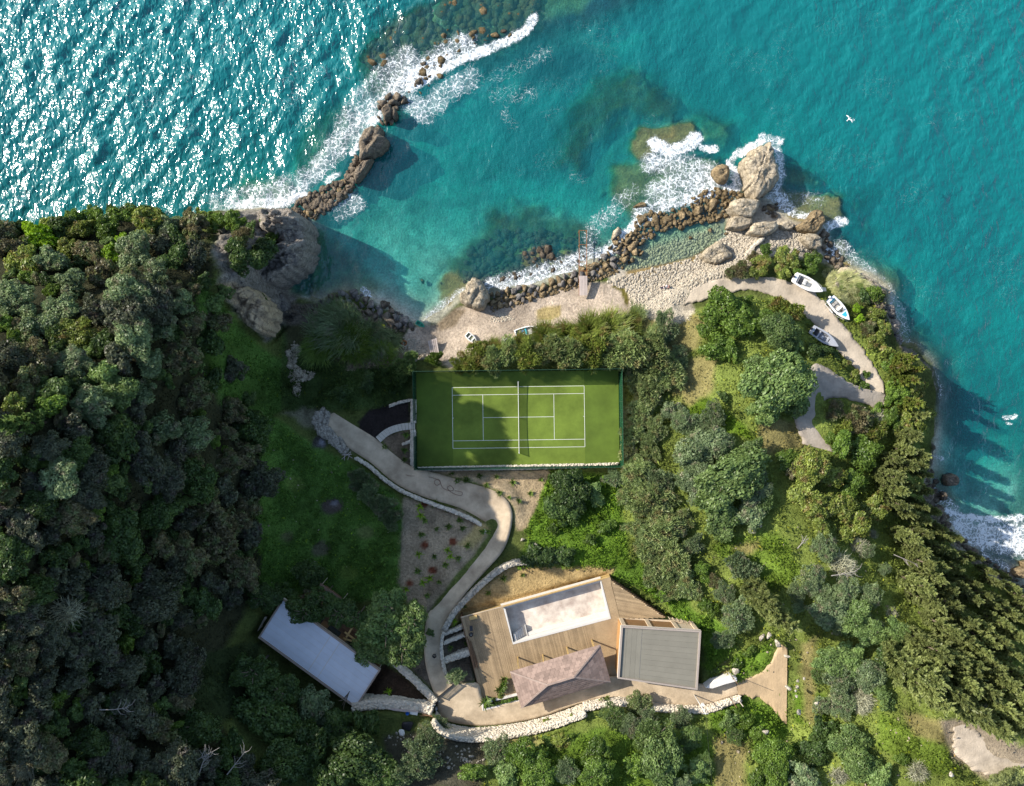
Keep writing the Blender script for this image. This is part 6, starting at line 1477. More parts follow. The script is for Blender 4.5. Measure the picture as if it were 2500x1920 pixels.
WR = np.random.default_rng(5)
def jitter_blocks(C, N_, T, S, r):
    """flat-faced stones: centres, outward normals, along-wall tangents, sizes (n,3) -> mesh arrays"""
    n = len(C)
    B = unit(np.cross(N_, T))
    corner = np.array([(-1, -1, -1), (1, -1, -1), (1, 1, -1), (-1, 1, -1), (-.8, -.8, 1), (.8, -.8, 1), (.8, .8, 1), (-.8, .8, 1)], float) * 0.5
    cj = corner[None] * (1 + 0.35 * (r.random((n, 8, 3)) - 0.5))
    V = C[:, None] + T[:, None] * (cj[..., 0:1] * S[:, None, 0:1]) + B[:, None] * (cj[..., 1:2] * S[:, None, 1:2]) + N_[:, None] * (cj[..., 2:3] * S[:, None, 2:3])
    F = np.array([(4, 5, 6, 7), (0, 1, 5, 4), (1, 2, 6, 5), (2, 3, 7, 6), (3, 0, 4, 7)])
    F = (F[None] + (np.arange(n) * 8)[:, None, None]).reshape(-1, 4)
    return V.reshape(-1, 3), F
def stone_wall(label, line_px, zb, top, thick, size=0.34, name='stone_wall', mat=None, smooth=True, sides=True, group=None, cap=None):
    """dry stone wall: line in photo pixels at the height of its top; zb, top: one height or one per point"""
    m_ = len(line_px)
    zb = np.full(m_, zb, float) if np.isscalar(zb) else np.array(zb, float); top = np.full(m_, top, float) if np.isscalar(top) else np.array(top, float)
    pts = np.array([(*P(p[0], p[1], t), b, t) for p, b, t in zip(line_px, zb, top)])
    ln = smooth_line(pts, 0.35) if (smooth and m_ > 2) else resample(pts, 0.35)
    d = np.gradient(ln[:, :2], axis=0); d = unit(d); nv = np.stack([-d[:, 1], d[:, 0]], 1)
    a = ln[:, :2] + nv * thick / 2; b = ln[:, :2] - nv * thick / 2
    n = len(ln)
    root = thing(name, (*ln[n // 2, :2], float(ln[n // 2, 2])), label, 'wall', group)
    o0 = np.array(LOC[root.name])
    V = np.vstack([np.c_[a, ln[:, 2]], np.c_[a, ln[:, 3]], np.c_[b, ln[:, 3]], np.c_[b, ln[:, 2]]]) - o0
    F = []
    for i in range(n - 1):
        for k in range(3): F.append((k * n + i, k * n + i + 1, (k + 1) * n + i + 1, (k + 1) * n + i))
    F = np.array(F + [(0, n, 2 * n, 3 * n), (4 * n - 1, 3 * n - 1, 2 * n - 1, n - 1)])[:, ::-1]
    link('core', mesh_np('core', V, F, mortar), root)
    L_ = np.r_[0, np.cumsum(np.linalg.norm(np.diff(ln[:, :2], axis=0), axis=1))]
    C, Nn, T, S = [], [], [], []
    def at(s):
        q = np.stack([np.interp(s, L_, ln[:, k]) for k in range(4)], 1); k = np.clip(np.searchsorted(L_, s), 0, n - 1)
        return q, d[k], nv[k]
    # stones of every size laid over the top and both faces
    def lay(n_, S_):
        s = WR.uniform(0, L_[-1], n_); q, dd, nn = at(s); return s, q, dd, nn, S_ * WR.uniform(0.5, 1.35, n_)
    n_ = max(4, int(L_[-1] * thick / (size * size * 0.42)))
    s, q, dd, nn, sz = lay(n_, size); off = WR.uniform(-.42, .42, n_) * thick
    C.append(np.c_[q[:, :2] + nn * off[:, None], q[:, 3] + 0.01]); Nn.append(unit(np.c_[0.12 * WR.normal(size=(n_, 2)), np.ones(n_)])); T.append(unit(np.c_[dd + 0.35 * WR.normal(size=(n_, 2)), np.zeros(n_)]))
    S.append(np.c_[sz, np.minimum(sz * WR.uniform(.5, .9, n_), thick * 0.8), WR.uniform(.06, .16, n_)])
    if sides:
        hm = float((ln[:, 3] - ln[:, 2]).mean()); n_ = max(4, int(L_[-1] * hm / (size * size * 0.45)))
        for sg in (1, -1):
            s, q, dd, nn, sz = lay(n_, size); h = q[:, 3] - q[:, 2]; zz = q[:, 2] + h * WR.uniform(.03, .95, n_)
            C.append(np.c_[q[:, :2] + sg * nn * (thick / 2 + 0.0), zz]); Nn.append(unit(np.c_[sg * nn, 0.15 * WR.normal(size=n_)])); T.append(unit(np.c_[dd, 0.15 * WR.normal(size=n_)]))
            S.append(np.c_[sz, sz * WR.uniform(.45, .85, n_), WR.uniform(.06, .22, n_)])
    V, F = jitter_blocks(np.vstack(C), np.vstack(Nn), np.vstack(T), np.vstack(S), WR)
    st = link('stonework', mesh_np('stonework', V - o0, F, mat or stone_w), root); st['kind'] = 'stuff'
    return root
stone_wall('white stone wall along the garden side of the tennis court', [(1020, 1147), (1100, 1145), (1200, 1143), (1300, 1141), (1425, 1138)], 3.4, 4.35, 0.75, smooth=False)
stone_wall('thin end of the garden wall at the court corner', [(1427, 1136), (1510, 1133)], 3.5, 4.3, 0.35, 0.35)
stone_wall('white stone wall beside the court above the stairs', [(1009, 976), (1009, 1000), (1008, 1033)], 3.4, 4.5, 0.85, smooth=False)
stone_wall('white stone wall beside the court below the stairs', [(1008, 1050), (1007, 1100), (1006, 1148)], 3.4, 4.5, 0.85, smooth=False)
stone_wall('short spur wall at the foot of the court stairs', [(981, 1086), (1002, 1078)], 3.8, 4.5, 0.4)
stone_wall('low white wall on the meadow side of the concrete path', [(868, 1119), (900, 1139), (940, 1173), (985, 1202), (1045, 1227), (1110, 1251), (1165, 1277), (1188, 1302)], [4.6, 4.7, 4.9, 5.0, 5.2, 5.6, 6.0, 6.6], [5.3, 5.4, 5.6, 5.8, 6.1, 6.5, 6.95, 7.4], 0.5, 0.4)
stone_wall('broad white wall curving up from the path to the shrubs', [(1287, 1373), (1250, 1378), (1212, 1398), (1172, 1432), (1135, 1468), (1105, 1503), (1084, 1540)], [8.6, 8.5, 8.6, 8.8, 9.2, 9.8, 10.4], [9.9, 9.8, 9.85, 10.1, 10.5, 11.1, 11.6], 0.85, 0.4, mat=rock_white)
stone_wall('narrow wall edging the path beside the stepped beds', [(1082, 1545), (1077, 1575), (1080, 1612), (1088, 1645), (1100, 1668)], [10.5, 11, 11.3, 11.6, 11.8], [11.7, 11.9, 12.1, 12.3, 12.5], 0.4, 0.35)
stone_wall('upper cross wall of the stepped beds by the deck', [(1084, 1549), (1129, 1533)], 9.5, 11.4, 0.45, 0.35)
stone_wall('middle cross wall of the stepped beds by the deck', [(1084, 1571), (1133, 1552)], 9.8, 11.5, 0.5, 0.35)
stone_wall('lower broad cross wall of the stepped beds by the deck', [(1084, 1614), (1150, 1593)], 10, 11.8, 0.95, 0.38)
stone_wall('white wall between the dark triangular bed and the path', [(960, 1618), (985, 1640), (1020, 1672), (1062, 1714)], [10.4, 10.8, 11.4, 12], [12.2, 12.4, 12.7, 12.9], 0.95, 0.4)
stone_wall('shaded retaining wall below the pale blue roof building', [(860, 1730), (900, 1723), (950, 1721), (1000, 1725), (1056, 1736)], 11.0, 14.2, 1.5, 0.48)
def face_wall(label, line_px, z0, top, size=0.36):
    line = [to_px(*P(p[0], p[1], z0), top) for p in line_px]
    return stone_wall(label, line, z0 - 0.6, top, 0.8, size)
face_wall('tall white stone wall holding the bank below the hip roof', WALL_S, 12.5, 16.0)
face_wall('lower white stone wall along the drive below the grey roof', WALL_S2, 13.1, 14.7)
stone_wall('pale wall at the seaward end of the pale blue roof building', [(614, 1560), (628, 1536), (645, 1506)], 9.5, 11.5, 0.6, 0.4)
stone_wall('stone plinth wall below the pale blue roof building', [(700, 1690), (740, 1722), (790, 1748)], 10.5, 12.2, 0.7, 0.4)
stone_wall('low stone edging beside the dark mulch bed', [(950, 992), (975, 983), (1000, 978)], 3.8, 4.4, 0.35, 0.35)
mb = MB(); q = [P(*p, 15.0) for p in ((1722, 1680), (1745, 1662), (1788, 1650), (1799, 1655), (1800, 1664), (1770, 1672), (1740, 1682))]
t = thing('garden_wall', (*q[3], 13.4), 'smooth white curved wall top beside the sandy turning place', 'wall'); MB().prism(q, 13.0, 15.0).build('wall', render_w, t, bev=0.06)

ca, sa = cos(COURT_A), sin(COURT_A)
TC = P(1264.5, 1022.5, 4.0)
def court_xy(x, y): return (TC[0] + ca * x - sa * y, TC[1] + sa * x + ca * y)
CL, CW = 36.4, 17.0
turf = plain('turf', (0.105, 0.155, 0.02), 0.95, 0.34, 0.16, 0.02, 14.0, col2=(0.125, 0.178, 0.025))
turf2 = plain('turf_edge', (0.088, 0.135, 0.018), 0.95, 0.34, 0.16, 0.02, 14.0)
paint_w = plain('line_paint', (0.66, 0.67, 0.60), 0.7, 0.05, 3.0)
court = thing('tennis_court', (*TC, 3.6), 'green tennis court marked with white lines', 'tennis court', rz=COURT_A)
def local_box(name, x0, x1, y0, y1, z0, z1, mat, parent, zref=3.6):
    return MB().box(((x0 + x1) / 2, (y0 + y1) / 2, (z0 + z1) / 2 - zref), (x1 - x0, y1 - y0, z1 - z0)).build(name, mat, parent, local=True)
lx = (P(1266, 1019, 4)[0] - TC[0], P(1266, 1019, 4)[1] - TC[1]); ox, oy = lx[0] * ca + lx[1] * sa, -lx[0] * sa + lx[1] * ca
hL, hW, hS, hV = 11.885, 5.485, 4.115, 6.40
local_box('turf', -CL / 2, ox - hL, -CW / 2, CW / 2, 3.6, 4.0, turf2, court); local_box('turf', ox + hL, CL / 2, -CW / 2, CW / 2, 3.6, 4.0, turf2, court); local_box('turf', ox - hL, ox + hL, -CW / 2, CW / 2, 3.6, 4.0, turf, court)
lw = 0.075
for y in (-hW, hW, -hS, hS): local_box('court_line', ox - hL, ox + hL, oy + y - lw / 2, oy + y + lw / 2, 4.0, 4.012, paint_w, court)
for x in (-hL, hL): local_box('court_line', ox + x - lw / 2, ox + x + lw / 2, oy - hW + lw / 2 + .002, oy + hW - lw / 2 - .002, 4.0, 4.0122, paint_w, court)
for x in (-hV, hV): local_box('court_line', ox + x - lw / 2, ox + x + lw / 2, oy - hS + lw / 2 + .002, oy + hS - lw / 2 - .002, 4.0, 4.0122, paint_w, court)
local_box('court_line', ox - hV + lw / 2 + .002, ox + hV - lw / 2 - .002, oy - lw / 2, oy + lw / 2, 4.0, 4.012, paint_w, court)
for s in (-1, 1): local_box('court_line', ox + s * (hL - 0.16) - 0.08, ox + s * (hL - 0.16) + 0.08, oy - lw / 2, oy + lw / 2, 4.0, 4.0118, paint_w, court)
# net
def mesh_mat(name, col, alpha, pitch=None):
    m, nt, out = nodes(name)
    d = N(nt, 'ShaderNodeBsdfDiffuse'); d.inputs[0].default_value = (*col, 1); tr_ = N(nt, 'ShaderNodeBsdfTransparent')
    mx = N(nt, 'ShaderNodeMixShader'); mx.inputs[0].default_value = alpha; L(nt, tr_.outputs[0], mx.inputs[1]); L(nt, d.outputs[0], mx.inputs[2]); L(nt, mx.outputs[0], out.inputs[0])
    return m
net_m = mesh_mat('net_mesh', (0.02, 0.02, 0.02), 0.62); screen_m = mesh_mat('wind_screen', (0.014, 0.06, 0.03), 0.80)
metal_g = plain('green_metal', (0.03, 0.075, 0.045), 0.5, 0.1, 3.0); white_m = plain('white_metal', (0.75, 0.75, 0.73), 0.45, 0.05, 3.0); dark_m = plain('dark_metal', (0.03, 0.032, 0.036), 0.5, 0.1, 3.0)
net = thing('tennis_net', (*court_xy(ox, oy), 4.0), 'black tennis net with white tape across the court', 'net', rz=COURT_A)
hn = 6.4
sag = [(y, 1.05 - 0.14 * (1 - (y / hn) ** 2)) for y in np.linspace(-hn, hn, 17)]
mb = MB(); V = []; 
for y, h in sag: V += [(0, y, 0.03), (0, y, h)]
mb.add(V, [(2 * i, 2 * i + 2, 2 * i + 3, 2 * i + 1) for i in range(16)]); mb.build('netting', net_m, net, local=True)
MB().tube([(0, y, h) for y, h in sag], 0.05, 6).build('tape', paint_w, net, local=True)
for s in (-1, 1):
    MB().tube([(0, s * hn, 0), (0, s * hn, 1.12)], 0.06, 8).build('post', white_m, net, local=True)
MB().box((0.0, 0, 0.46), (0.07, 0.06, 0.92)).build('centre_strap', paint_w, net, local=True)
# fence round the court, each post and each screen panel its own part
fence = thing('court_fence', (*TC, 3.9), 'dark green mesh fence round the tennis court', 'fence', rz=COURT_A)
fx, fy, fh = CL / 2 + 0.12, CW / 2 + 0.12, 4.0
def fence_side(a, b, n, gap=None):
    pa = np.array(a); pb = np.array(b)
    for k in range(n + 1):
        q = pa + (pb - pa) * k / n
        MB().tube([(q[0], q[1], -0.3), (q[0], q[1], fh + 0.05)], 0.045, 6).build('post', metal_g, fence, local=True)
        if k < n and k != gap:
            q2 = pa + (pb - pa) * (k + 1) / n
            MB().add([(q[0], q[1], 0.06), (q2[0], q2[1], 0.06), (q2[0], q2[1], fh), (q[0], q[1], fh)], [(0, 1, 2, 3)]).build('mesh_panel', screen_m, fence, local=True)
    MB().tube([(pa[0], pa[1], fh), (pb[0], pb[1], fh)], 0.035, 6).build('rail', metal_g, fence, local=True)
fence_side((-fx, -fy), (fx, -fy), 12); fence_side((fx, -fy), (fx, fy), 6); fence_side((fx, fy), (-fx, fy), 12); fence_side((-fx, fy), (-fx, -fy), 6, 3)
# stairs
st = smooth_line(PL([(1012, 1041), (988, 1042), (962, 1048), (942, 1058), (924, 1074)], 4.5), 0.05)
stairs = thing('garden_stairs', (*st[len(st) // 2], 4.0), 'curved flight of pale stone steps to the court gate', 'stairs')
ns = 12; L_ = len(st)
step_m = plain('step_stone', (0.50, 0.45, 0.37), 0.9, 0.12, 2.0, 0.02)
for k in range(ns):
    i0, i1 = int(k * (L_ - 1) / ns), int((k + 1) * (L_ - 1) / ns) - 1
    d0 = unit(st[min(i0 + 1, L_ - 1)] - st[max(i0 - 1, 0)]); d1 = unit(st[min(i1 + 1, L_ - 1)] - st[i1 - 1])
    n0, n1 = np.array((-d0[1], d0[0])) * 0.62, np.array((-d1[1], d1[0])) * 0.62
    MB().prism([st[i0] + n0, st[i1] + n1, st[i1] - n1, st[i0] - n0], 3.7, 4.02 + 0.085 * (k + 1)).build('step', step_m, stairs)

# ------------------------------------------------------------------ the house: deck, pool, two roofs
ZD = 12.0
def W(pts, z=ZD, ox=1050, oy=1350, s=0.3656): return [tuple(P(ox + p[0] * s, oy + p[1] * s, z)) for p in pts]
wood = plain('deck_wood', (0.33, 0.235, 0.135), 0.75, 0.14, 0.5, 0.0, objvar=0.2, col2=(0.36, 0.26, 0.15))
wood_y = plain('yellow_wood', (0.46, 0.31, 0.12), 0.7, 0.15, 1.5, 0.0, objvar=0.1)
wood_b = plain('brown_wood', (0.17, 0.095, 0.05), 0.75, 0.2, 1.5, 0.0, objvar=0.2)
wood_p = plain('pale_wood', (0.50, 0.40, 0.28), 0.75, 0.12, 1.5, 0.0, objvar=0.12)
plaster = plain('plaster', (0.58, 0.52, 0.46), 0.9, 0.08, 0.6)
pool_f = plain('pool_floor', (0.47, 0.365, 0.30), 0.9, 0.26, 0.45, 0.01, col2=(0.60, 0.53, 0.44))
pool_w = plain('pool_wall', (0.56, 0.53, 0.485), 0.85, 0.06, 0.8)
UNIT = MB().box((0, 0, 0), (1, 1, 1)).data('plank', wood)
def spans(polys, holes, p, d):
    """where the line p + t d runs inside the outline and outside the holes"""
    ts = []
    for poly in [polys] + holes:
        m_ = len(poly)
        for i in range(m_):
            a = np.array(poly[i]); b = np.array(poly[(i + 1) % m_]); e = b - a
            den = d[0] * e[1] - d[1] * e[0]
            if abs(den) < 1e-9: continue
            t = ((a[0] - p[0]) * e[1] - (a[1] - p[1]) * e[0]) / den; u = ((a[0] - p[0]) * d[1] - (a[1] - p[1]) * d[0]) / den
            if 0 <= u < 1: ts.append(t)
    ts = sorted(ts); out_ = []
    for a, b in zip(ts[:-1], ts[1:]):
        q = np.array(p) + np.array(d) * (a + b) / 2; qx, qy = np.array([q[0]]), np.array([q[1]])
        if b - a > 0.08 and inside(polys, qx, qy)[0] and not any(inside(h, qx, qy)[0] for h in holes): out_.append((a, b))
    return out_
def boards(parent, poly, holes, direction, width, z, mat=None, name='plank', thick=0.035, gap=0.03, limit=300):
    d = unit(np.array(direction, float)); n_ = np.array((-d[1], d[0])); pp = np.array(poly)
    o_ = pp @ n_; k = 0; z0 = LOC[parent.name]; extra = MB(); rest = False
    for s in np.arange(o_.min() + width / 2, o_.max(), width):
        for a, b in spans(poly, holes, n_ * s, d):
            c = d * (a + b) / 2 + n_ * s
            if k < limit:
                o = link(name, UNIT, parent, (c[0] - z0.x, c[1] - z0.y, z - thick / 2 - z0.z), (0, 0, atan2(d[1], d[0]))); o.scale = (b - a, width - gap, thick)
                if mat: o.material_slots[0].link = 'OBJECT'; o.material_slots[0].material = mat
            else:
                rest = True; extra.box((c[0], c[1], z - thick / 2), (b - a, width - gap, thick), atan2(d[1], d[0]))
            k += 1
    if rest: extra.build(name, mat or wood, parent)['kind'] = 'stuff'
    return k
A_ = W([(205, 432), (492, 358)]); POOL_O = W([(488, 366), (1142, 184), (1208, 440), (553, 612)])
deck_o = W([(205, 432), (486, 358), (1142, 176), (1200, 160), (1205, 182), (1270, 440), (1250, 840), (1200, 860), (600, 1010), (345, 985)])
tri_o = W([(1205, 182), (1575, 435), (1270, 440)])
deck = thing('timber_deck', (*P(1300, 1560, ZD), 9.0), 'broad timber deck wrapped round an empty swimming pool', 'deck')
pd = np.array(POOL_O[2]) - np.array(POOL_O[1])
boards(deck, deck_o, [POOL_O], pd, 0.15, ZD, limit=240)
boards(deck, tri_o, [], np.array(W([(1240, 300)])[0]) - np.array(W([(1360, 322)])[0]), 0.165, ZD, limit=60)
def inset(poly, d):
    pp = np.array(poly); c = pp.mean(0); return [tuple(c + (p - c) * (1 - d / max(np.linalg.norm(p - c), 1))) for p in pp]
# underside and the timber-clad walls that carry the deck
def clad(a, b, z0, z1, parent, mat, name='cladding_board', step=0.3, out_=0.0):
    a = np.array(a); b = np.array(b); z_ = LOC[parent.name]
    d = b - a; Ln = np.linalg.norm(d); d /= Ln; nrm = np.array((-d[1], d[0])); c = (a + b) / 2 + nrm * out_
    for z in np.arange(z0, z1 - 0.01, step):
        o = link(name, UNIT, parent, (c[0] - z_.x, c[1] - z_.y, min(z + step / 2, z1) - z_.z), (0, 0, atan2(d[1], d[0]))); o.scale = (Ln, 0.06, min(step, z1 - z) - 0.02)
        o.material_slots[0].link = 'OBJECT'; o.material_slots[0].material = mat
seaside = [deck_o[0], deck_o[1], deck_o[2], deck_o[3]]
base_side = W([(250, 418), (480, 352), (1142, 160), (1195, 143)], 9.2)
MB().add([(*seaside[0], ZD - .04), (*seaside[3], ZD - .04), (*base_side[3], 9.0), (*base_side[0], 9.0)], [(0, 1, 2, 3)]).build('skirt', wood_y, deck)
for k in range(9):
    t0 = k / 9; t1 = (k + .93) / 9
    def lerp(t, z_t):
        a = np.array(base_side[0]) * (1 - t) + np.array(seaside[0]) * t; b = np.array(base_side[3]) * (1 - t) + np.array(seaside[3]) * t
        return a, b
    a0, b0 = lerp(t0, 0); a1, b1 = lerp(t1, 0); z0_, z1_ = 9.0 + (ZD - 9.05) * t0, 9.0 + (ZD - 9.05) * t1; up_ = np.array((0.0, 0.05))
    MB().add([(*(a0 + up_), z0_), (*(b0 + up_), z0_), (*(b1 + up_), z1_), (*(a1 + up_), z1_)], [(0, 1, 2, 3)]).build('cladding_board', wood_y, deck)
mb = MB(); mb.beam((*deck_o[0], ZD - 0.08), (*deck_o[1], ZD - 0.08), 0.12, 0.2); mb.build('fascia', wood_p, deck)
mb = MB(); mb.beam((*deck_o[0], ZD - 0.08), (*deck_o[9], ZD - 0.08), 0.12, 0.2); mb.build('fascia', wood_b, deck)
mb = MB(); mb.beam((*deck_o[1], ZD - 0.07), (*deck_o[3], ZD - 0.07), 0.16, 0.2); mb.build('fascia', wood_y, deck)
for a, b in ((deck_o[9], deck_o[0]), (deck_o[8], deck_o[9]), (tri_o[0], tri_o[1])):
    mb = MB(); a = np.array(a); b = np.array(b); d = unit(b - a); nn = np.array((-d[1], d[0])) * 0.1
    mb.prism([a + nn, b + nn, b - nn, a - nn], 8.5, ZD - 0.16).build('support_wall', wood_b, deck)
for u, v in ((1224, 205), (1278, 240), (1355, 295), (1435, 350), (1515, 405)):
    q = W([(u, v)])[0]; MB().beam((*q, ZD - .6), (q[0] + 0.1, q[1] + 0.1, ZD + 0.75), 0.09, 0.09).build('post', wood_p, deck)
# pool
pool = thing('swimming_pool', (*P(1370, 1500, ZD), 10.0), 'empty white swimming pool sunk in the timber deck', 'pool')
pi_ = W([(503, 376), (1138, 200), (1192, 428), (556, 598)])
zf = 10.25
c0 = np.array(POOL_O); c1 = np.array(pi_)
MB().prism(pi_, 9.9, zf).build('floor', pool_f, pool)
names = ['wall'] * 4
for i in range(4):
    j = (i + 1) % 4
    MB().prism([c0[i], c0[j], c1[j], c1[i]], 9.9, ZD + (0.05 if i != 0 else -0.35)).build('pool_wall', pool_w, pool)
# the overflow ledge along the view side
l0 = W([(462, 352), (486, 366), (1142, 184), (1204, 168), (1196, 158)]); 
MB().prism(W([(470, 352), (1140, 168), (1143, 183), (487, 366)]), ZD - 1.0, ZD - 0.28).build('overflow_ledge', plaster, pool)
# a long low step down the wall facing the sea view
e = unit(c1[1] - c1[0]); f_ = unit(c1[3] - c1[0])
MB().prism([c1[3] - f_ * 0.55 + e * 2.6, c1[2] - f_ * 0.55, c1[2] - f_ * .01, c1[3] - f_ * .01 + e * 2.6], zf, zf + 0.5).build('bench', pool_w, pool)
for k in range(6):
    a = c1[3] + e * (0.25 + 0.36 * k); w_ = 1.9
    MB().prism([a - f_ * .01, a + e * 0.34 - f_ * .01, a + e * 0.34 - f_ * w_ * (0.62 + 0.06 * k), a - f_ * w_ * (0.62 + .06 * k)], zf, ZD - 0.28 * (k + 1)).build('step', pool_w, pool)
a = c1[3] + e * 2.45
MB().prism([a - f_ * .01, a + e * 0.12 - f_ * .01, a + e * 0.12 - f_ * 1.9, a - f_ * 1.9], zf, ZD - 1.1).build('stair_side', pool_w, pool)

# hip-roofed pavilion
ZE, ZR = 15.2, 17.3
eav = W([(535, 795), (1135, 615), (1205, 860), (610, 1035)], ZE); rid = W([(785, 882), (960, 830)], ZR)
hip = thing('hip_roof_house', (*P(1370, 1652, ZE), ZD), 'low house under a brown shingled hip roof', 'house')
shingle_m = plain('shingle', (0.275, 0.20, 0.165), 0.9, 0.16, 1.2, 0.02, 8.0, objvar=0.2, spec=0.1)
ridge_m = plain('ridge_tile', (0.31, 0.235, 0.195), 0.85, 0.14, 1.2, 0.02)
E3 = [Vector((*p, ZE)) for p in eav]; R3 = [Vector((*p, ZR)) for p in rid]
roof = MB().add([tuple(p) for p in E3 + R3] + [(p.x, p.y, p.z - 0.18) for p in E3], [(0, 3, 4), (3, 2, 5, 4), (2, 1, 5), (1, 0, 4, 5), (6, 7, 3, 0)[::-1], (7, 8, 2, 3)[::-1], (8, 9, 1, 2)[::-1], (9, 6, 0, 1)[::-1], (6, 7, 8, 9)]).build('roof', shingle_m, hip)
SH = MB().box((0, 0, 0), (1, 1, 1)).data('shingle', shingle_m)
ns_ = 0
hl = LOC[hip.name]
tw, th = 0.86, 0.52
for face in ((E3[3], E3[2], R3[1], R3[0]), (E3[1], E3[0], R3[0], R3[1]), (E3[0], E3[3], R3[0]), (E3[2], E3[1], R3[1])):
    a, b = face[0], face[1]; ex = (b - a).normalized(); nrm = (b - a).cross(face[-1] - a).normalized()
    if nrm.z < 0: nrm = -nrm
    ey = nrm.cross(ex).normalized()
    if ey.z < 0: ey = -ey
    P2 = [((p - a).dot(ex), (p - a).dot(ey)) for p in face]; ymax = max(p[1] for p in P2)
    M = Matrix((ex, ey, nrm)).transposed() @ Matrix.Rotation(radians(2.0), 3, 'X')
    for row in range(int(ymax / (th * 0.92)) + 1):
        y = (row + 0.5) * th * 0.92
        xs = []
        for i in range(len(P2)):
            p, q = P2[i], P2[(i + 1) % len(P2)]
            if (p[1] > y) != (q[1] > y): xs.append(p[0] + (q[0] - p[0]) * (y - p[1]) / (q[1] - p[1]))
        if len(xs) < 2: continue
        x0, x1 = min(xs), max(xs); x = x0 - (0.43 if row % 2 else 0)
        while x < x1 - 0.08:
            l, r_ = max(x, x0), min(x + tw, x1)
            if r_ - l > 0.1:
                c = a + ex * ((l + r_) / 2) + ey * y + nrm * 0.035 - hl
                o = link('shingle', SH, roof, c); o.rotation_euler = M.to_euler(); o.scale = (r_ - l - 0.03, th, 0.035 + random.uniform(0, 0.012)); ns_ += 1
            x += tw
for a, b in ((E3[0], R3[0]), (E3[3], R3[0]), (R3[0], R3[1]), (R3[1], E3[1]), (R3[1], E3[2])):
    MB().beam(a + Vector((0, 0, .07)), b + Vector((0, 0, .07)), 0.26, 0.1).build('ridge', ridge_m, hip)
ci = np.array(eav).mean(0)
wl = [tuple(ci + (np.array(p) - ci) * 0.60) for p in eav]
for i in range(4):
    j = (i + 1) % 4; a = np.array(wl[i]); b = np.array(wl[j]); d = unit(b - a); nn = np.array((-d[1], d[0])) * 0.12
    MB().prism([a + nn, b + nn, b - nn, a - nn], ZD - 0.1, ZE - 0.05).build('wall', plaster, hip)
d01 = np.array(wl[1]) - np.array(wl[0])
glass = plain('dark_glass', (0.03, 0.04, 0.045), 0.08, 0.05, 1.0, spec=0.6)
for k in range(3):
    a = np.array(wl[0]) + d01 * (0.08 + 0.3 * k); b = a + d01 * 0.24; nn = np.array((-unit(d01)[1], unit(d01)[0])) * 0.16
    if nn[1] < 0: nn = -nn
    MB().prism([a, b, b + nn, a + nn], ZD + 0.05, ZD + 2.3).build('window', glass, hip)
for u, v in ((585, 697), (752, 682), (912, 630), (1079, 582)):
    q = W([(u, v)])[0]
    MB().beam((*q, ZD), (*q, ZE - 0.1), 0.2, 0.2).build('post', wood_y, hip)
    t_ = np.array(q); n_ = np.array((0.25, -1.0)) * 2.2
    MB().beam((*q, ZE - 0.3), (*(t_ + n_), ZE - 0.3), 0.16, 0.2).build('beam', wood_y, hip)

# flat grey roof
ZG = 16.2
gr = W([(1275, 488), (1810, 520), (1785, 915), (1252, 838)], ZG)
flat = thing('flat_roof_house', (*P(1610, 1600, ZG), ZD), 'square house with a flat grey panelled roof', 'house')
roof_g = plain('grey_roof', (0.205, 0.192, 0.155), 0.9, 0.07, 0.5, 0.0, objvar=0.04, spec=0.1)
g = [np.array(p) for p in gr]
def bil(c, s, t): return (c[0] * (1 - s) + c[1] * s) * (1 - t) + (c[3] * (1 - s) + c[2] * s) * t
gi = [bil(g, .024, .03), bil(g, .976, .03), bil(g, .976, .972), bil(g, .024, .972)]
MB().prism(g, ZG - 0.6, ZG - 0.18).build('roof_slab', plaster, flat)
for i in range(4):
    j = (i + 1) % 4
    MB().prism([g[i], g[j], gi[j], gi[i]], ZG - 0.18, ZG + 0.12).build('parapet', plain('parapet_%s' % 'abcd'[i], (0.33, 0.28, 0.24), 0.85, 0.06, 1.0) if i == 0 else MATS['parapet_a'], flat)
for k in range(10):
    t0, t1 = k / 10, (k + 1) / 10 - 0.0022
    MB().prism([bil(gi, 0.262, t0), bil(gi, 1, t0), bil(gi, 1, t1), bil(gi, 0.262, t1)], ZG - 0.179, ZG - 0.12).build('roof_panel', roof_g, flat)
for k in range(4):
    s0, s1 = k * .0645, (k + 1) * .0645 - 0.0016
    MB().prism([bil(gi, s0, 0), bil(gi, s1, 0), bil(gi, s1, 1), bil(gi, s0, 1)], ZG - 0.179, ZG - 0.125).build('roof_panel', roof_g, flat)
gw = [bil(g, .02, .02), bil(g, .98, .02), bil(g, .98, .98), bil(g, .02, .98)]
for i in (1, 2, 3):
    j = (i + 1) % 4; d = unit(gw[j] - gw[i]); nn = np.array((-d[1], d[0])) * 0.12
    MB().prism([gw[i] + nn, gw[j] + nn, gw[j] - nn, gw[i] - nn], 11.0, ZG - 0.6).build('wall', plain('orange_wood', (0.34, 0.185, 0.07), 0.75, 0.12, 1.2) if i == 3 else plaster, flat)
d = gw[1] - gw[0]; nn = unit(np.array((-d[1], d[0]))); nn = nn if nn[1] > 0 else -nn
MB().prism([gw[0], gw[1], gw[1] - nn * 0.2, gw[0] - nn * 0.2], 11.0, ZG - 0.6).build('wall', plain('brown_panel', (0.22, 0.12, 0.05), 0.7, 0.15, 1.0), flat)
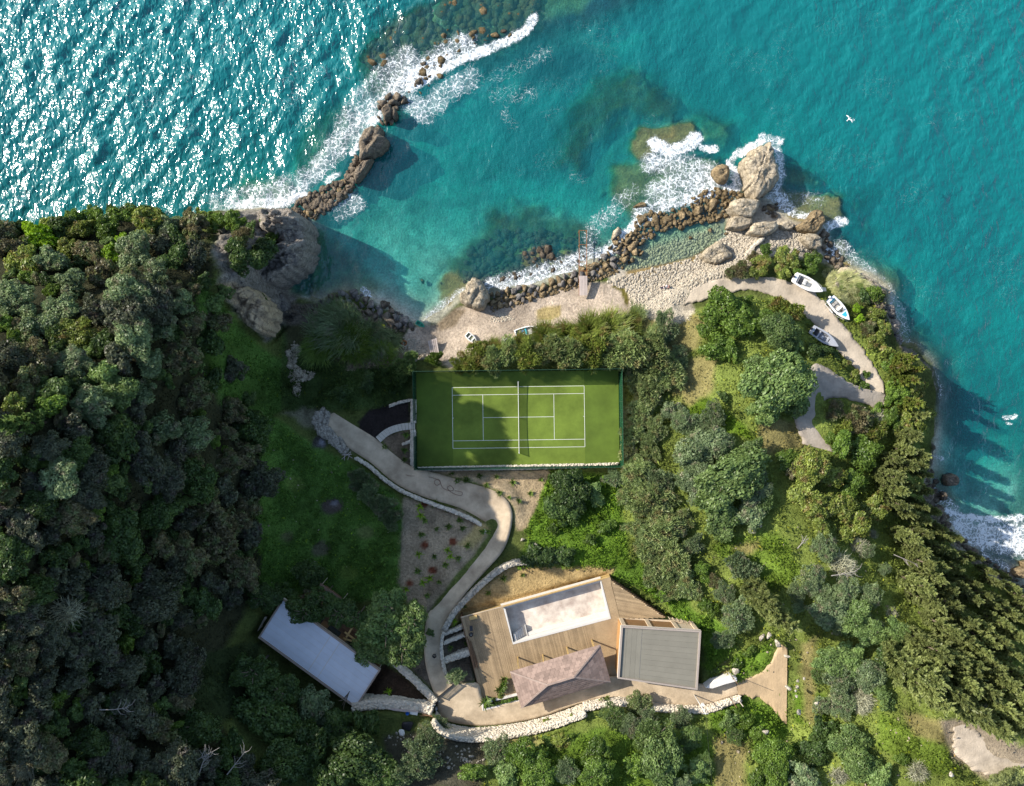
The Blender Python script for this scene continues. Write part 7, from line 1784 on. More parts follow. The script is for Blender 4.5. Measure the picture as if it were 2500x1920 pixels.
for s0, s1, z0_, z1_ in ((0.0, 0.05, 11.9, ZG - .6), (0.345, 0.395, 11.9, ZG - .6), (0.70, 0.75, 11.9, ZG - .6), (0.95, 1.0, 11.9, ZG - .6)):
    a, b = gw[0] + d * s0, gw[0] + d * s1; MB().prism([a, b, b + nn * 0.22, a + nn * 0.22], z0_, z1_).build('mullion', wood_p, flat)
MB().prism([gw[0] + nn * .002, gw[1] + nn * .002, gw[1] + nn * 0.26, gw[0] + nn * 0.26], 11.55, 11.88).build('sill_beam', wood_p, flat)
for s0, s1 in ((0.055, 0.34), (0.40, 0.695)):
    a, b = gw[0] + d * s0, gw[0] + d * s1; MB().prism([a + nn * .003, b + nn * .003, b + nn * 0.05, a + nn * 0.05], 12.0, ZG - .75).build('door_panel', MATS['brown_panel'], flat)
a, b = gw[0] + d * 0.76, gw[0] + d * 0.94; MB().prism([a + nn * .003, b + nn * .003, b + nn * 0.05, a + nn * 0.05], 12.0, ZG - .75).build('door_panel', wood_p, flat)
# railing at the corner
rl = thing('timber_railing', (*P(1660, 1512, 12.6), 11.6), 'weathered timber railing behind the flat roofed house', 'railing')
ra, rb = np.array(W([(1600, 442)], 12.7)[0]), np.array(W([(1745, 470)], 12.7)[0])
for z in (12.1, 12.75): MB().beam((*ra, z), (*rb, z), 0.08, 0.12).build('rail', wood_p, rl)
for k in range(6):
    q = ra + (rb - ra) * k / 5; MB().beam((*q, 11.4), (*q, 12.95), 0.1, 0.1).build('post', wood_p, rl)
MB().beam((*rb, 12.75), (*(rb + (0.3, -3.0)), 12.75), 0.1, 0.14).build('rail', wood_p, rl); MB().beam((*(rb + (.3, -3.0)), 11.4), (*(rb + (.3, -3.0)), 12.9), 0.1, 0.1).build('post', wood_p, rl)

# pale blue flat roof in the shade
ZB = 14.0
bq = [np.array(P(*p, ZB)) for p in ((691, 1461), (929, 1636), (868, 1730), (630, 1557))]
blue = thing('pale_roof_house', (*P(782, 1590, ZB), 10.3), 'long house with a pale blue panelled flat roof under trees', 'house')
roof_w = plain('pale_roof', (0.58, 0.60, 0.64), 0.75, 0.05, 0.6, 0.0, objvar=0.04)
bi = [bil(bq, .012, .04), bil(bq, .988, .04), bil(bq, .988, .96), bil(bq, .012, .96)]
MB().prism(bq, ZB - 0.5, ZB - 0.15).build('roof_slab', plaster, blue)
trim = plain('roof_trim', (0.30, 0.235, 0.185), 0.85, 0.1, 1.0)
for i in range(4):
    j = (i + 1) % 4; MB().prism([bq[i], bq[j], bi[j], bi[i]], ZB - 0.15, ZB + 0.08).build('parapet', trim, blue)
for s0, s1 in ((0, .497), (.503, .595), (.601, 1)):
    for k in range(7):
        t0, t1 = k / 7 + .003, (k + 1) / 7 - 0.003
        MB().prism([bil(bi, s0, t0), bil(bi, s1, t0), bil(bi, s1, t1), bil(bi, s0, t1)], ZB - 0.149, ZB - 0.12).build('roof_panel', roof_w, blue)
bw = [bil(bq, .015, .04), bil(bq, .985, .04), bil(bq, .985, .95), bil(bq, .015, .95)]
for i in range(4):
    j = (i + 1) % 4; dd = unit(bw[j] - bw[i]); nn = np.array((-dd[1], dd[0])) * 0.12
    MB().prism([bw[i] + nn, bw[j] + nn, bw[j] - nn, bw[i] - nn], 9.6, ZB - 0.5).build('wall', wood_b if i == 0 else plaster, blue)
dd = bw[1] - bw[0]; nn = unit(np.array((-dd[1], dd[0]))); nn = nn if nn[1] > 0 else -nn
for k in range(5):
    a, b = bw[0] + dd * (.06 + .19 * k), bw[0] + dd * (.18 + .19 * k); MB().prism([a, b, b + nn * .16, a + nn * .16], 10.6, 13.0).build('window', glass, blue)
# its terrace
ter = thing('timber_terrace', (*P(850, 1500, 10.8), 9.0), 'brown timber terrace beside the pale blue roof house', 'deck')
Zb = lambda pts, z: [tuple(P(600 + p[0] * 0.378, 1380 + p[1] * 0.378, z)) for p in pts]
tp = Zb([(300, 215), (500, 140), (850, 400), (870, 640), (480, 370)], 10.8)
boards(ter, tp, [], np.array(tp[2]) - np.array(tp[1]), 0.22, 10.8, wood_b, limit=60)
MB().prism(inset(tp, 0.3), 9.0, 10.74).build('base', wood_b, ter)
tr0 = Zb([(478, 122), (850, 402)], 11.7); tr0a, tr0b = np.array(tr0[0]), np.array(tr0[1])
MB().beam((*tr0a, 11.7), (*tr0b, 11.7), 0.5, 0.12).build('rail', plain('rail_brown', (0.22, 0.14, 0.10), 0.8, 0.12, 1.5), ter)
for k in range(6):
    q = tr0a + (tr0b - tr0a) * (k + .15) / 5.6; MB().beam((*q, 10.4), (*q, 11.7), 0.1, 0.1).build('post', wood_b, ter)
    if k in (0, 2, 4): MB().beam((*q, 11.5), (*(q + (0.95, 1.15)), 11.3), 0.08, 0.08).build('brace', wood_p, ter)
for (p, q_) in (((630, 470), (720, 500)), ((640, 430), (720, 490)), ((650, 465), (690, 400))):
    a, b = Zb([p, q_], 12.0); MB().beam((*a, 12.2), (*b, 12.1), 0.3, 0.1).build('beam', wood_y, ter)
t = Zb([(497, 185), (520, 165), (560, 190), (552, 200)], 11); tag(MB().prism(t, 10.84, 11.0).build('sun_mat', plain('turquoise_mat', (0.03, 0.33, 0.45), 0.7, 0.1, 2.0)), 'folded turquoise mat on the brown timber terrace', 'mat')

# ------------------------------------------------------------------ boats on their trailers
def hull_pts(Ln, B, H, n=15, stern=0.82, nose=2.1):
    """gunwale half-beam, sheer and keel along the boat; x runs from stern (0) to bow (Ln)"""
    out_ = []
    for i in range(n):
        t = i / (n - 1)
        b = B / 2 * (stern + (1 - stern) * sin(min(t / 0.42, 1) * pi / 2)) * (1 - max(0, (t - 0.42) / 0.58) ** nose)
        sheer = H * (1 + 0.22 * max(0, t - 0.3) ** 1.5)
        keel = H * 0.75 * max(0, (t - 0.72) / 0.28) ** 2.0
        out_.append((t * Ln, max(b, 0.015), sheer, keel))
    return out_
def boat(name, stern_px, bow_px, z, B, H, label, mats, cockpit=(0.10, 0.66), fill=0.72, foredeck=True, on_trailer=True, group=None, cat='boat'):
    s, w = np.array(P(*stern_px, z + H)), np.array(P(*bow_px, z + H)); d = w - s; Ln = float(np.linalg.norm(d)); a = atan2(d[1], d[0])
    t = thing(name, (*s, z), label, cat, group, rz=a)
    hp = hull_pts(Ln, B, H); n = len(hp); V, F = [], []
    for x, b, sh, k in hp:
        V += [(x, -b, sh), (x, -b * 0.93, sh * 0.45 + k * 0.5), (x, -b * 0.55, sh * 0.12 + k * 0.85), (x, 0, k), (x, b * 0.55, sh * 0.12 + k * 0.85), (x, b * 0.93, sh * 0.45 + k * 0.5), (x, b, sh)]
    for i in range(n - 1):
        for j in range(6): F.append((i * 7 + j, (i + 1) * 7 + j, (i + 1) * 7 + j + 1, i * 7 + j + 1))
    F.append(tuple(range(7))[::-1])
    MB().add(V, F).build('hull', mats[0], t, True, local=True)
    # deck with an open cockpit
    x0, x1 = cockpit[0] * Ln, cockpit[1] * Ln
    xs = [p[0] for p in hp]; m_ = 24
    gun = []; inn = []
    for k in range(m_ + 1):
        x = Ln * k / m_; b = np.interp(x, xs, [p[1] for p in hp]); sh = np.interp(x, xs, [p[2] for p in hp]); gun.append((x, b, sh))
        xi = x0 + (x1 - x0) * k / m_; bi_ = np.interp(xi, xs, [p[1] for p in hp]) * fill * (1 - 0.5 * max(0, (k / m_ - 0.75) / 0.25) ** 2 if foredeck else 1); si = np.interp(xi, xs, [p[2] for p in hp]); inn.append((xi, bi_, si))
    V, F = [], []
    for (x, b, sh), (xi, bi_, si) in zip(gun, inn): V += [(x, b + .02, sh + .03), (xi, bi_, si + .05), (xi, -bi_, si + .05), (x, -b - .02, sh + .03)]
    for k in range(m_): F += [(4 * k, 4 * k + 1, 4 * k + 5, 4 * k + 4), (4 * k + 2, 4 * k + 3, 4 * k + 7, 4 * k + 6)]
    F += [(0, 3, 2, 1), (4 * m_, 4 * m_ + 1, 4 * m_ + 2, 4 * m_ + 3)]
    MB().add(V, [f[::-1] for f in F]).build('deck', mats[1], t, local=True)
    V, F = [], []
    fl = H * 0.42
    for xi, bi_, si in inn: V += [(xi, bi_, si + .05), (xi, bi_ * .94, fl), (xi, -bi_ * .94, fl), (xi, -bi_, si + .05)]
    for k in range(m_):
        for j in range(3): F.append((4 * k + j, 4 * k + j + 1, 4 * k + j + 5, 4 * k + j + 4))
    F += [(0, 1, 2, 3), (4 * m_ + 3, 4 * m_ + 2, 4 * m_ + 1, 4 * m_)]
    MB().add(V, [f[::-1] for f in F]).build('cockpit', mats[2], t, local=True)
    mb = MB(); mb.tube([(x, b + .03, sh - .02) for x, b, sh in gun] + [(x, -b - .03, sh - .02) for x, b, sh in gun[::-1]], 0.045, 6); mb.build('rub_rail', mats[3], t, True, local=True)
    return t, Ln, fl
def outboard(t, x, h, cowl, up=0.0):
    mb = MB(); mb.lathe([(0.10, 0), (0.20, .06), (0.22, .28), (0.17, .42), (0.05, .47)], (x, 0, h), 12); e = mb.build('engine_cowl', cowl, t, True, local=True)
    MB().box((x + .05, 0, h - .32), (.16, .10, .7)).build('engine_leg', dark_m, t, local=True)
    MB().beam((x - .02, 0, h - .62), (x - .30, 0, h - .62), .06, .16).build('propeller_housing', dark_m, t, local=True)
def trailer(t_label, stern_px, bow_px, z, Ln, width, mat, tongue=1.4, name='boat_trailer', shift=0.0):
    s, w = np.array(P(*stern_px, z)), np.array(P(*bow_px, z)); d = unit(w - s); a = atan2(d[1], d[0]); s = s + np.array((-d[1], d[0])) * shift
    t = thing(name, (*s, z), t_label, 'trailer', 'boat trailers', rz=a)
    mb = MB()
    for sg in (-1, 1):
        mb.beam((0.1, sg * width / 2, .38), (Ln * .62, sg * width / 2, .38), .08, .1); mb.beam((Ln * .62, sg * width / 2, .38), (Ln * 1.0, 0, .40), .08, .1)
    for x in (0.15, Ln * .3, Ln * .6): mb.beam((x, -width / 2, .38), (x, width / 2, .38), .07, .08)
    mb.build('frame', mat, t, local=True)
    MB().beam((Ln * 1.0, 0, .40), (Ln + tongue, 0, .40), .09, .1).build('drawbar', mat, t, local=True)
    MB().tube([(Ln + tongue - .25, 0, 0.0), (Ln + tongue - .25, 0, .5)], .05, 6).build('jockey_wheel', dark_m, t, local=True)
    for sg in (-1, 1):
        V0 = MB(); V0.lathe([(0.12, -.09), (.29, -.09), (.31, 0), (.29, .09), (.12, .09)], (0, 0, 0), 14)
        V0.v = [(p[0] + Ln * .36, sg * (width / 2 + .16) + p[2], p[1] + .31) for p in V0.v]
        wh = V0.build('wheel', dark_m, t, True, local=True)
        MB().box((Ln * .36, sg * (width / 2 + .16), .66), (.75, .22, .03)).build('mudguard', mat, t, local=True)
    return t
gel = plain('gelcoat', (0.78, 0.77, 0.74), 0.3, 0.04, 1.0, spec=0.5); gel_in = plain('boat_liner', (0.62, 0.61, 0.57), 0.5, 0.08, 2.0); navy = plain('navy_band', (0.03, 0.07, 0.2), 0.4, 0.05, 1.0)
grey_b = plain('grey_boat', (0.36, 0.375, 0.41), 0.55, 0.06, 1.0); grey_d = plain('grey_liner', (0.25, 0.26, 0.285), 0.65, 0.1, 2.0); turq = plain('turquoise', (0.05, 0.42, 0.52), 0.5, 0.06, 2.0); vinyl = plain('vinyl', (0.40, 0.37, 0.33), 0.6, 0.1, 3.0); black_p = plain('black_plastic', (0.02, 0.02, 0.022), 0.45, 0.1, 4.0)
galv = plain('galvanised', (0.55, 0.55, 0.53), 0.5, 0.1, 3.0)
zt = 3.35
b1, L1, f1 = boat('motorboat', (1940, 677), (2008, 712), zt + .55, 2.2, 1.05, 'largest white motorboat, bow towards the promontory, with a grey bow cover', (gel, gel, gel_in, gel), (0.1, 0.62), .78, group='boats on trailers by the track')
MB().box((L1 * .12, 0, f1 + .25), (.5, 1.5, .5)).build('stern_seat', vinyl, b1, local=True)
MB().box((L1 * .36, 0, f1 + .40), (.55, .8, .8)).build('console', gel, b1, local=True); MB().box((L1 * .42, 0, f1 + .95), (.05, .75, .35), 0, Matrix.Rotation(-.5, 3, 'Y')).build('windscreen', glass, b1, local=True)
MB().tube([(L1 * .37 + .2 * cos(k), .22 * sin(k), f1 + .95) for k in np.linspace(0, 6.28, 10)], .025, 5).build('steering_wheel', black_p, b1, local=True)
MB().box((L1 * .25, 0, f1 + .28), (.45, .9, .5)).build('seat', dark_m, b1, local=True)
MB().prism([(L1 * .70, -.35), (L1 * .82, -.22), (L1 * .82, .22), (L1 * .70, .35)], 1.17, 1.24).build('fore_hatch', gel_in, b1, local=True)
MB().lathe([(.09, 0), (.09, .05)], (L1 * .90, 0, 1.2), 10).build('cleat', dark_m, b1, local=True)
MB().add([(L1 * .97, -.1, 1.22), (L1 + .7, .45, .75), (L1 + .35, 1.0, .7), (L1 * .88, .55, 1.22)], [(0, 1, 2, 3)]).build('bow_cover', plain('grey_tarp', (0.30, 0.30, 0.28), 0.7, 0.15, 2.0), b1, local=True)
mb = MB(); mb.tube([(L1 * .6, .95, 1.15), (L1 * .62, .95, 1.5), (L1 * .85, .62, 1.6), (L1 * .97, 0, 1.62), (L1 * .85, -.62, 1.6), (L1 * .62, -.95, 1.5), (L1 * .6, -.95, 1.15)], .022, 5); mb.build('bow_rail', galv, b1, True, local=True)
outboard(b1, -.22, .98, black_p)
trailer('trailer under the largest white motorboat', (1940, 677), (2008, 712), zt - .15, L1 * .85, 1.5, galv, .8)
zt2 = 3.55
b2, L2, f2 = boat('motorboat', (2027, 729), (2073, 781), zt2 + .55, 1.95, .9, 'white motorboat with a turquoise fore hatch and a navy stripe', (navy, gel, gel_in, gel), (0.08, 0.64), .74, group='boats on trailers by the track')
MB().prism([(L2 * .69, -.48), (L2 * .84, -.22), (L2 * .84, .22), (L2 * .69, .48)], .98, 1.03).build('fore_hatch', turq, b2, local=True)
MB().box((L2 * .10, .1, f2 + .2), (.4, 1.2, .4)).build('stern_seat', turq, b2, local=True)
for y in (-.28, .28): MB().box((L2 * .25, y, f2 + .25), (.42, .42, .5)).build('seat', vinyl, b2, local=True)
MB().box((L2 * .47, 0, f2 + .35), (.4, .9, .7)).build('console', gel, b2, local=True); MB().box((L2 * .53, 0, f2 + .85), (.05, .95, .4), 0, Matrix.Rotation(-.5, 3, 'Y')).build('windscreen', glass, b2, local=True)
MB().box((L2 * .38, .1, f2 + .15), (.5, .6, .28)).build('locker', vinyl, b2, local=True); MB().lathe([(.1, 0), (.1, .03)], (L2 * .9, 0, 1.0), 10).build('cleat', vinyl, b2, local=True)
outboard(b2, -.25, .9, gel)
trailer('white trailer under the boat with the turquoise hatch, drawbar pointing downhill', (2023, 732), (2072, 786), zt2 - .15, L2 * .95, 1.7, white_m, 1.6, shift=-.35)
zt3 = 4.1
b3, L3, f3 = boat('motorboat', (1982, 804), (2046, 846), zt3 + .5, 1.9, .9, 'plain grey open boat at the shaded edge of the track', (grey_b, grey_b, grey_d, grey_b), (0.1, 0.68), .74, group='boats on trailers by the track')
MB().box((L3 * .17, 0, f3 + .12), (.8, 1.0, .28)).build('battery_box', black_p, b3, local=True); MB().box((L3 * .29, 0, f3 + .2), (.22, 1.3, .4)).build('thwart', grey_b, b3, local=True)
MB().box((L3 * .42, -.2, f3 + .3), (.32, .5, .6)).build('console', grey_b, b3, local=True); MB().box((L3 * .62, 0, f3 + .2), (.3, 1.0, .4)).build('thwart', grey_b, b3, local=True)
MB().beam((L3 * .4, .55, f3 + .08), (L3 * .6, .5, f3 + .08), .05, .05).build('oar', dark_m, b3, local=True)
outboard(b3, -.2, .92, black_p)
trailer('dark trailer under the grey boat', (1982, 806), (2046, 849), zt3 - .15, L3 * .85, 1.35, dark_m, .7)
b4, L4, f4 = boat('rowing_boat', (1257, 816), (1316, 800), 1.7, 1.55, .6, 'small open white boat with blue thwarts beached by the reeds', (gel, gel, plain('old_liner', (0.42, 0.42, 0.38), 0.8, 0.3, 3.0), gel), (0.05, 0.9), .84, False)
for k, x in enumerate((.22, .45, .68)): MB().box((L4 * x, 0, f4 + .18), (.26, 1.15, .06)).build('thwart', turq if k == 1 else vinyl, b4, local=True)
MB().box((L4 * .33, .15, f4 + .08), (.5, .4, .2)).build('tackle_box', plain('blue_box', (0.08, 0.22, 0.42), 0.5, 0.1, 3.0), b4, local=True)
b5, L5, f5 = boat('dinghy', (1139, 815), (1164, 838), 1.75, 1.15, .45, 'short white dinghy half hidden under the reeds', (gel, gel, plain('weedy_liner', (0.30, 0.31, 0.20), 0.8, 0.3, 3.0), gel), (0.06, 0.86), .8, False)
for x in (.3, .6): MB().box((L5 * x, 0, f5 + .14), (.24, .85, .05)).build('thwart', gel, b5, local=True)
b6, L6, f6 = boat('dinghy', (1016, 786), (1036, 798), .55, .75, .32, 'little green dinghy at the edge of the water', (plain('green_hull', (0.02, 0.27, 0.17), 0.5, 0.08, 2.0), MATS['green_hull'], plain('green_liner', (0.02, 0.16, 0.11), 0.6, 0.1, 2.0), MATS['green_hull']), (0.1, 0.85), .7, False)
MB().box((L6 * .5, 0, f6 + .1), (.2, .5, .05)).build('thwart', MATS['green_hull'], b6, local=True)

# ------------------------------------------------------------------ jetty, walkway and things left on the beach
rust = plain('rust', (0.26, 0.105, 0.035), 0.85, 0.3, 4.0)
plank_g = plain('grey_plank', (0.43, 0.36, 0.32), 0.85, 0.12, 1.5, 0.0, objvar=0.14)
zj = 1.75
jt = thing('jetty', (*P(1423, 640, zj), 0), 'rusty frame jetty with a few grey planks on its landward end', 'jetty')
for u in (1414, 1432.5): MB().beam((*P(u, 562, zj), zj), (*P(u, 722, zj), zj), .1, .12).build('rail', rust, jt)
for v in (563, 598, 640, 662): MB().beam((*P(1414, v, zj), zj - .01), (*P(1432.5, v, zj), zj - .01), .08, .1).build('cross_bar', rust, jt)
for u in (1414.5, 1432):
    for v in (563, 598, 645): MB().beam((*P(u, v, zj), -1.2), (*P(u, v, zj), zj + .02), .09, .09).build('leg', rust, jt)
for k in range(5):
    a, b = P(1415.8 + k * 3.95, 674, zj), P(1416.2 + k * 3.95, 722, zj); MB().beam((*a, zj + .1), (*b, zj + .1), .27, .05).build('plank', plank_g, jt)
wk = thing('plank_walkway', (*P(1059, 852, 1.9), 1.5), 'short walkway of grey planks lying on the beach', 'walkway')
for k in range(5):
    a, b = zoomed([(268 + k * 13.5, 535 - k * 5), (292 + k * 13.5, 662 - k * 2)], 960, 660, 0.3226); MB().beam((*P(*a, 2.0), 2.0), (*P(*b, 2.0), 2.0), .26, .06).build('plank', plank_g, wk)
for f_ in (.15, .85):
    a = np.array(zoomed([(268, 535)], 960, 660, .3226)[0]); b = np.array(zoomed([(346, 655)], 960, 660, .3226)[0]); w_ = np.array((17.5, -4.5)); c = a + (np.array((7.7, 41)) * f_)
    MB().beam((*P(*c, 1.9), 1.91), (*P(*(c + w_), 1.9), 1.91), .12, .1).build('bearer', rust, wk)
def simple(name, mb, mat, label, cat, smooth=False, group=None): return tag(mb.build(name, mat, smooth=smooth), label, cat, group)
g = G(1345, 809); t = thing('crate', g, 'blue plastic crate by the reeds beyond the rowing boat', 'crate'); MB().box((0, 0, .03), (1.2, .8, .06), .2).build('floor', MATS['blue_box'], t, local=True)
for k, (dx, dy, sx, sy) in enumerate(((.58, 0, .05, .8), (-.58, 0, .05, .8), (0, .38, 1.1, .05), (0, -.38, 1.1, .05))): MB().box((dx * cos(.2) - dy * sin(.2), dx * sin(.2) + dy * cos(.2), .28), (sx, sy, .44), .2).build('side', plain('pale_blue', (0.22, 0.45, 0.62), 0.5, 0.08, 3.0) if k == 0 else MATS['pale_blue'], t, local=True)
def sack(u, v, r_, mat, label, cat='sack', z=None, flat=.6, seed=1, name='sack'):
    g = G(u, v); V, F = boulder(300 + seed, 2, 5, .16); s = PX(r_, g[2]); V = V * (s, s * .85, s * flat); V[:, 2] += s * flat * .5
    o = link(name, mesh_np(name, V, F, mat, True), None, tuple(g), (0, 0, seed)); return tag(o, label, cat)
sack(935, 798, 7, plain('yellow_sack', (0.50, 0.45, 0.02), 0.6, 0.1, 3.0), 'yellow sack among the dark rocks of the shaded beach', seed=2)
sack(1234, 831, 8, plain('white_sheet', (0.66, 0.66, 0.64), 0.6, 0.12, 3.0), 'crumpled white sheet at the reed edge', 'sheet', seed=3, flat=.3, name='plastic_sheet')
sack(1063, 1716, 8, black_p, 'black sack by the gate post', seed=4); sack(1066, 1732, 8, MATS['white_sheet'], 'white sack leaning by the gate below the black one', seed=5); sack(1074, 1712, 4, MATS['white_sheet'], 'small white bag beside the gate', 'bag', seed=6, name='bag')
sack(1096, 1789, 13, MATS['white_sheet'], 'crumpled pale plastic sheet beside the blue tub', 'sheet', seed=7, flat=.35, name='plastic_sheet'); sack(980, 1790, 11, MATS['white_sheet'], 'white crumpled sheet on the bank under the trees', 'sheet', seed=8, flat=.3, name='plastic_sheet')
sack(997, 1772, 18, black_p, 'big black tarpaulin heap on the bank under the trees', 'tarpaulin', seed=9, flat=.35, name='tarpaulin')
blue_m = plain('blue_plastic', (0.01, 0.12, 0.42), 0.4, 0.06, 3.0)
def tub(u, v, r_, h, mat, label, z=None, cat='tub', name='tub'):
    g = G(u, v); g = (g[0], g[1], g[2] if z is None else z); s = PX(r_, g[2]); t = thing(name, g, label, cat)
    MB().lathe([(s * .8, 0), (s, h), (s * .9, h), (s * .72, .06)], (0, 0, 0), 14).build('body', mat, t, True, local=True)
    mb = MB(); mb.tube([(s * 1.0 * cos(k), s * 1.0 * sin(k), h) for k in np.linspace(0, 6.283, 17)], .03, 5); mb.build('rim', mat, t, True, local=True); return t
tub(1109, 1785, 7.5, .6, blue_m, 'blue tub on the bank below the driveway wall'); tub(996, 1738, 4, .4, blue_m, 'small blue tub on the broad wall', 14.35)
q = PL([(1001, 1737), (1020, 1740), (1019, 1747), (1000, 1744)], 14.4); simple('board', MB().prism(q, 14.36, 14.42), MATS['white_sheet'], 'white board lying on the broad wall beside the small blue tub', 'board')
for k, (a, b) in enumerate((((952, 1731), (1022, 1738)), ((1024, 1748), (1060, 1747)), ((1030, 1743), (1062, 1752)), ((958, 1734), (1000, 1739)))):
    z = 14.42 + .05 * k; MB().beam((*P(*a, z), z), (*P(*b, z), z), .28 if k == 0 else .12, .06).build('timber_plank', wood_b if k in (1, 2) else plank_g); tag(bpy.context.scene.objects[[o.name for o in COL.objects][-1]], ('longest grey plank on the broad wall', 'brown plank on the broad wall beside the gate', 'second brown plank on the broad wall, crossing the first', 'short grey plank lying against the longest one')[k], 'plank', 'planks stored on the broad wall')
g = G(1119, 1786); t = thing('cable_drum', (g[0], g[1], g[2]), 'small white cable drum beside the blue tub', 'drum'); MB().lathe([(.3, 0), (.3, .08), (.14, .1), (.14, .38), (.3, .4), (.3, .48), (.1, .48)], (0, 0, 0), 14).build('spool', MATS['white_sheet'], t, local=True)
g = G(987, 838); mb = MB(); mb.tube([(.42 * cos(k), .42 * sin(k), .12) for k in np.linspace(0, 6.283, 19)], .14, 8); o = mb.build('tyre', rust, None, True); o.location = g; tag(o, 'rusty old ring lying on the shingle by the reeds', 'tyre')
tr = thing('trestle', G(848, 1112), 'collapsed pale timber trestle at the rubble heap', 'trestle')
for a, b in (((-1.0, -.7, .1), (.7, .7, .5)), ((-.8, .6, .15), (1.0, -.5, .3)), ((-.9, .1, .5), (.9, .2, .5)), ((-.5, -.9, .1), (-.4, .8, .45)), ((.1, -.8, .2), (.7, .6, .5))): MB().beam(a, b, .09, .06).build('leg', plank_g, tr, local=True)
mb = MB(); hz_ = lambda u, v: (*P(u, v, 5.7), HZ(*P(u, v, 5.7)) + .2)
hp_ = smooth_line(np.array([hz_(u, v) for u, v in ((990, 1160), (1000, 1163), (1030, 1163), (1060, 1168), (1075, 1178), (1066, 1186), (1060, 1176), (1072, 1172), (1080, 1190), (1095, 1198), (1108, 1196), (1100, 1186), (1092, 1192), (1105, 1204), (1125, 1210), (1128, 1202), (1110, 1198))]), .15)
mb.tube([tuple(p) for p in hp_], .035, 5); simple('garden_hose', mb, plain('hose', (0.18, 0.09, 0.06), 0.6, 0.1, 2.0), 'thin brown hose looped across the concrete path', 'hose', True)

# ------------------------------------------------------------------ on and round the deck
gt = thing('driveway_gate', (*P(1090, 1690, 13.3), 12.3), 'dark grey sliding gate across the driveway', 'gate')
ga, gb = np.array(P(1070, 1706, 13.25)), np.array(P(1111, 1672, 13.25))
for z in (12.5, 13.25): MB().beam((*ga, z), (*gb, z), .16, .14).build('rail', dark_m, gt)
gd = gb - ga
for k in range(15):
    q = ga + gd * (k + .5) / 15; MB().beam((*q, 12.52), (*q, 13.2), .13, .05).build('slat', dark_m, gt)
for q in (ga, gb): MB().beam((*q, 12.2), (*q, 13.4), .16, .16).build('post', dark_m, gt)
for k, (a, b, w_) in enumerate((((247, 560), (305, 765), .16), ((256, 575), (316, 765), .14), ((270, 590), (318, 740), .12), ((262, 640), (300, 772), .16), ((282, 660), (322, 772), .12))):
    qa, qb = W([a, b], 12.1); o = MB().beam((*qa, 12.06 + .1 * (k % 2)), (*qb, 12.06 + .1 * (k % 2)), w_, .1).build('timber_beam', wood_b)
    tag(o, ('outermost long brown beam along the deck edge', 'second long brown beam lying beside the deck edge', 'thin brown beam on top of the stored beams', 'shorter thick beam at the lower end of the stored beams', 'innermost short beam of the stored beams')[k], 'beam', 'beams stored along the deck edge')
qa, qb = W([(262, 440), (314, 428)], 12.2); simple('timber_block', MB().beam((*qa, 12.14), (*qb, 12.14), .55, .28), wood_y, 'yellow squared timber lying at the seaward deck corner', 'timber')
bq_ = W([(275, 540)], 12.4)[0]; bb = thing('kettle_barbecue', (*bq_, ZD), 'black kettle barbecue standing on the deck', 'barbecue')
MB().lathe([(.05, .62), (.3, .68), (.40, .86), (.40, .94), (.34, 1.08), (.12, 1.18), (.02, 1.19)], (0, 0, 0), 18).build('kettle', black_p, bb, True, local=True)
for k in range(3): a = 2.1 * k + .4; MB().tube([(.26 * cos(a), .26 * sin(a), .72), (.42 * cos(a), .42 * sin(a), .02)], .02, 6).build('leg', dark_m, bb, local=True)
MB().box((0, 1.0, .8), (.5, .9, .04)).build('side_table', dark_m, bb, local=True); MB().lathe([(.06, 1.19), (.06, 1.24)], (0, 0, 0), 8).build('handle', galv, bb, local=True)
for y in (1.35,):
    for x in (-.2, .2): MB().tube([(x, y, 0.02), (x, y, .8)], .02, 6).build('table_leg', dark_m, bb, local=True)
pot_m = plain('terracotta', (0.25, 0.12, 0.07), 0.8, 0.1, 3.0)
def potted(u, v, r_, h, label, mat, leaf, kind='rosette', oz=ZD, scale=1.0, group='potted plants on the deck'):
    q = W([(u, v)], oz)[0]; t = thing('potted_plant', (*q, oz), label, 'potted plant', group)
    MB().lathe([(r_ * .7, .01), (r_, h), (r_ * .86, h), (r_ * .8, h - .06)], (0, 0, 0), 14).build('pot', mat, t, True, local=True)
    c = link('foliage', random.choice(CROWN[kind][0]), t, (0, 0, h)); c.scale = (scale,) * 3; c.material_slots[0].link = 'OBJECT'; c.material_slots[0].material = LEAF[leaf]
    return t
for k, (u, v) in enumerate(((494, 838), (492, 862), (478, 882), (480, 905), (458, 908))):
    potted(u, v, .2, .35, ('uppermost potted plant of the row beside the hip roof', 'second potted plant down the row beside the hip roof', 'middle potted plant of the row beside the hip roof', 'lower potted plant nearest the hip roof eaves', 'last potted plant of the row, towards the planter')[k].replace('nearest', 'next to'), pot_m, 'bright' if k != 2 else 'mastic', scale=1.35)
potted(378, 965, .42, .7, 'big black round pot with a spiky plant in the deck corner', black_p, 'holm', 'palm', scale=.8)
pp_ = W([(365, 985)], ZD)[0]; potted(362, 990, .3, .3, 'spreading palm in the deck corner beside the black pot', pot_m, 'bright', 'palm', scale=1.0)
pl = thing('planter', (*P(1222, 1722, 12), 11.5), 'long white planter wall at the lower deck edge', 'planter')
pa_, pb_ = np.array(W([(352, 1030)], 12.5)[0]), np.array(W([(610, 965)], 12.5)[0]); pdv = unit(pb_ - pa_); pn = np.array((-pdv[1], pdv[0]))
for off, zt_ in ((-.45, 12.55), (.55, 12.35)): MB().prism([pa_ + pn * (off - .17), pb_ + pn * (off - .17), pb_ + pn * (off + .17), pa_ + pn * (off + .17)], 11.4, zt_).build('side', render_w, pl)
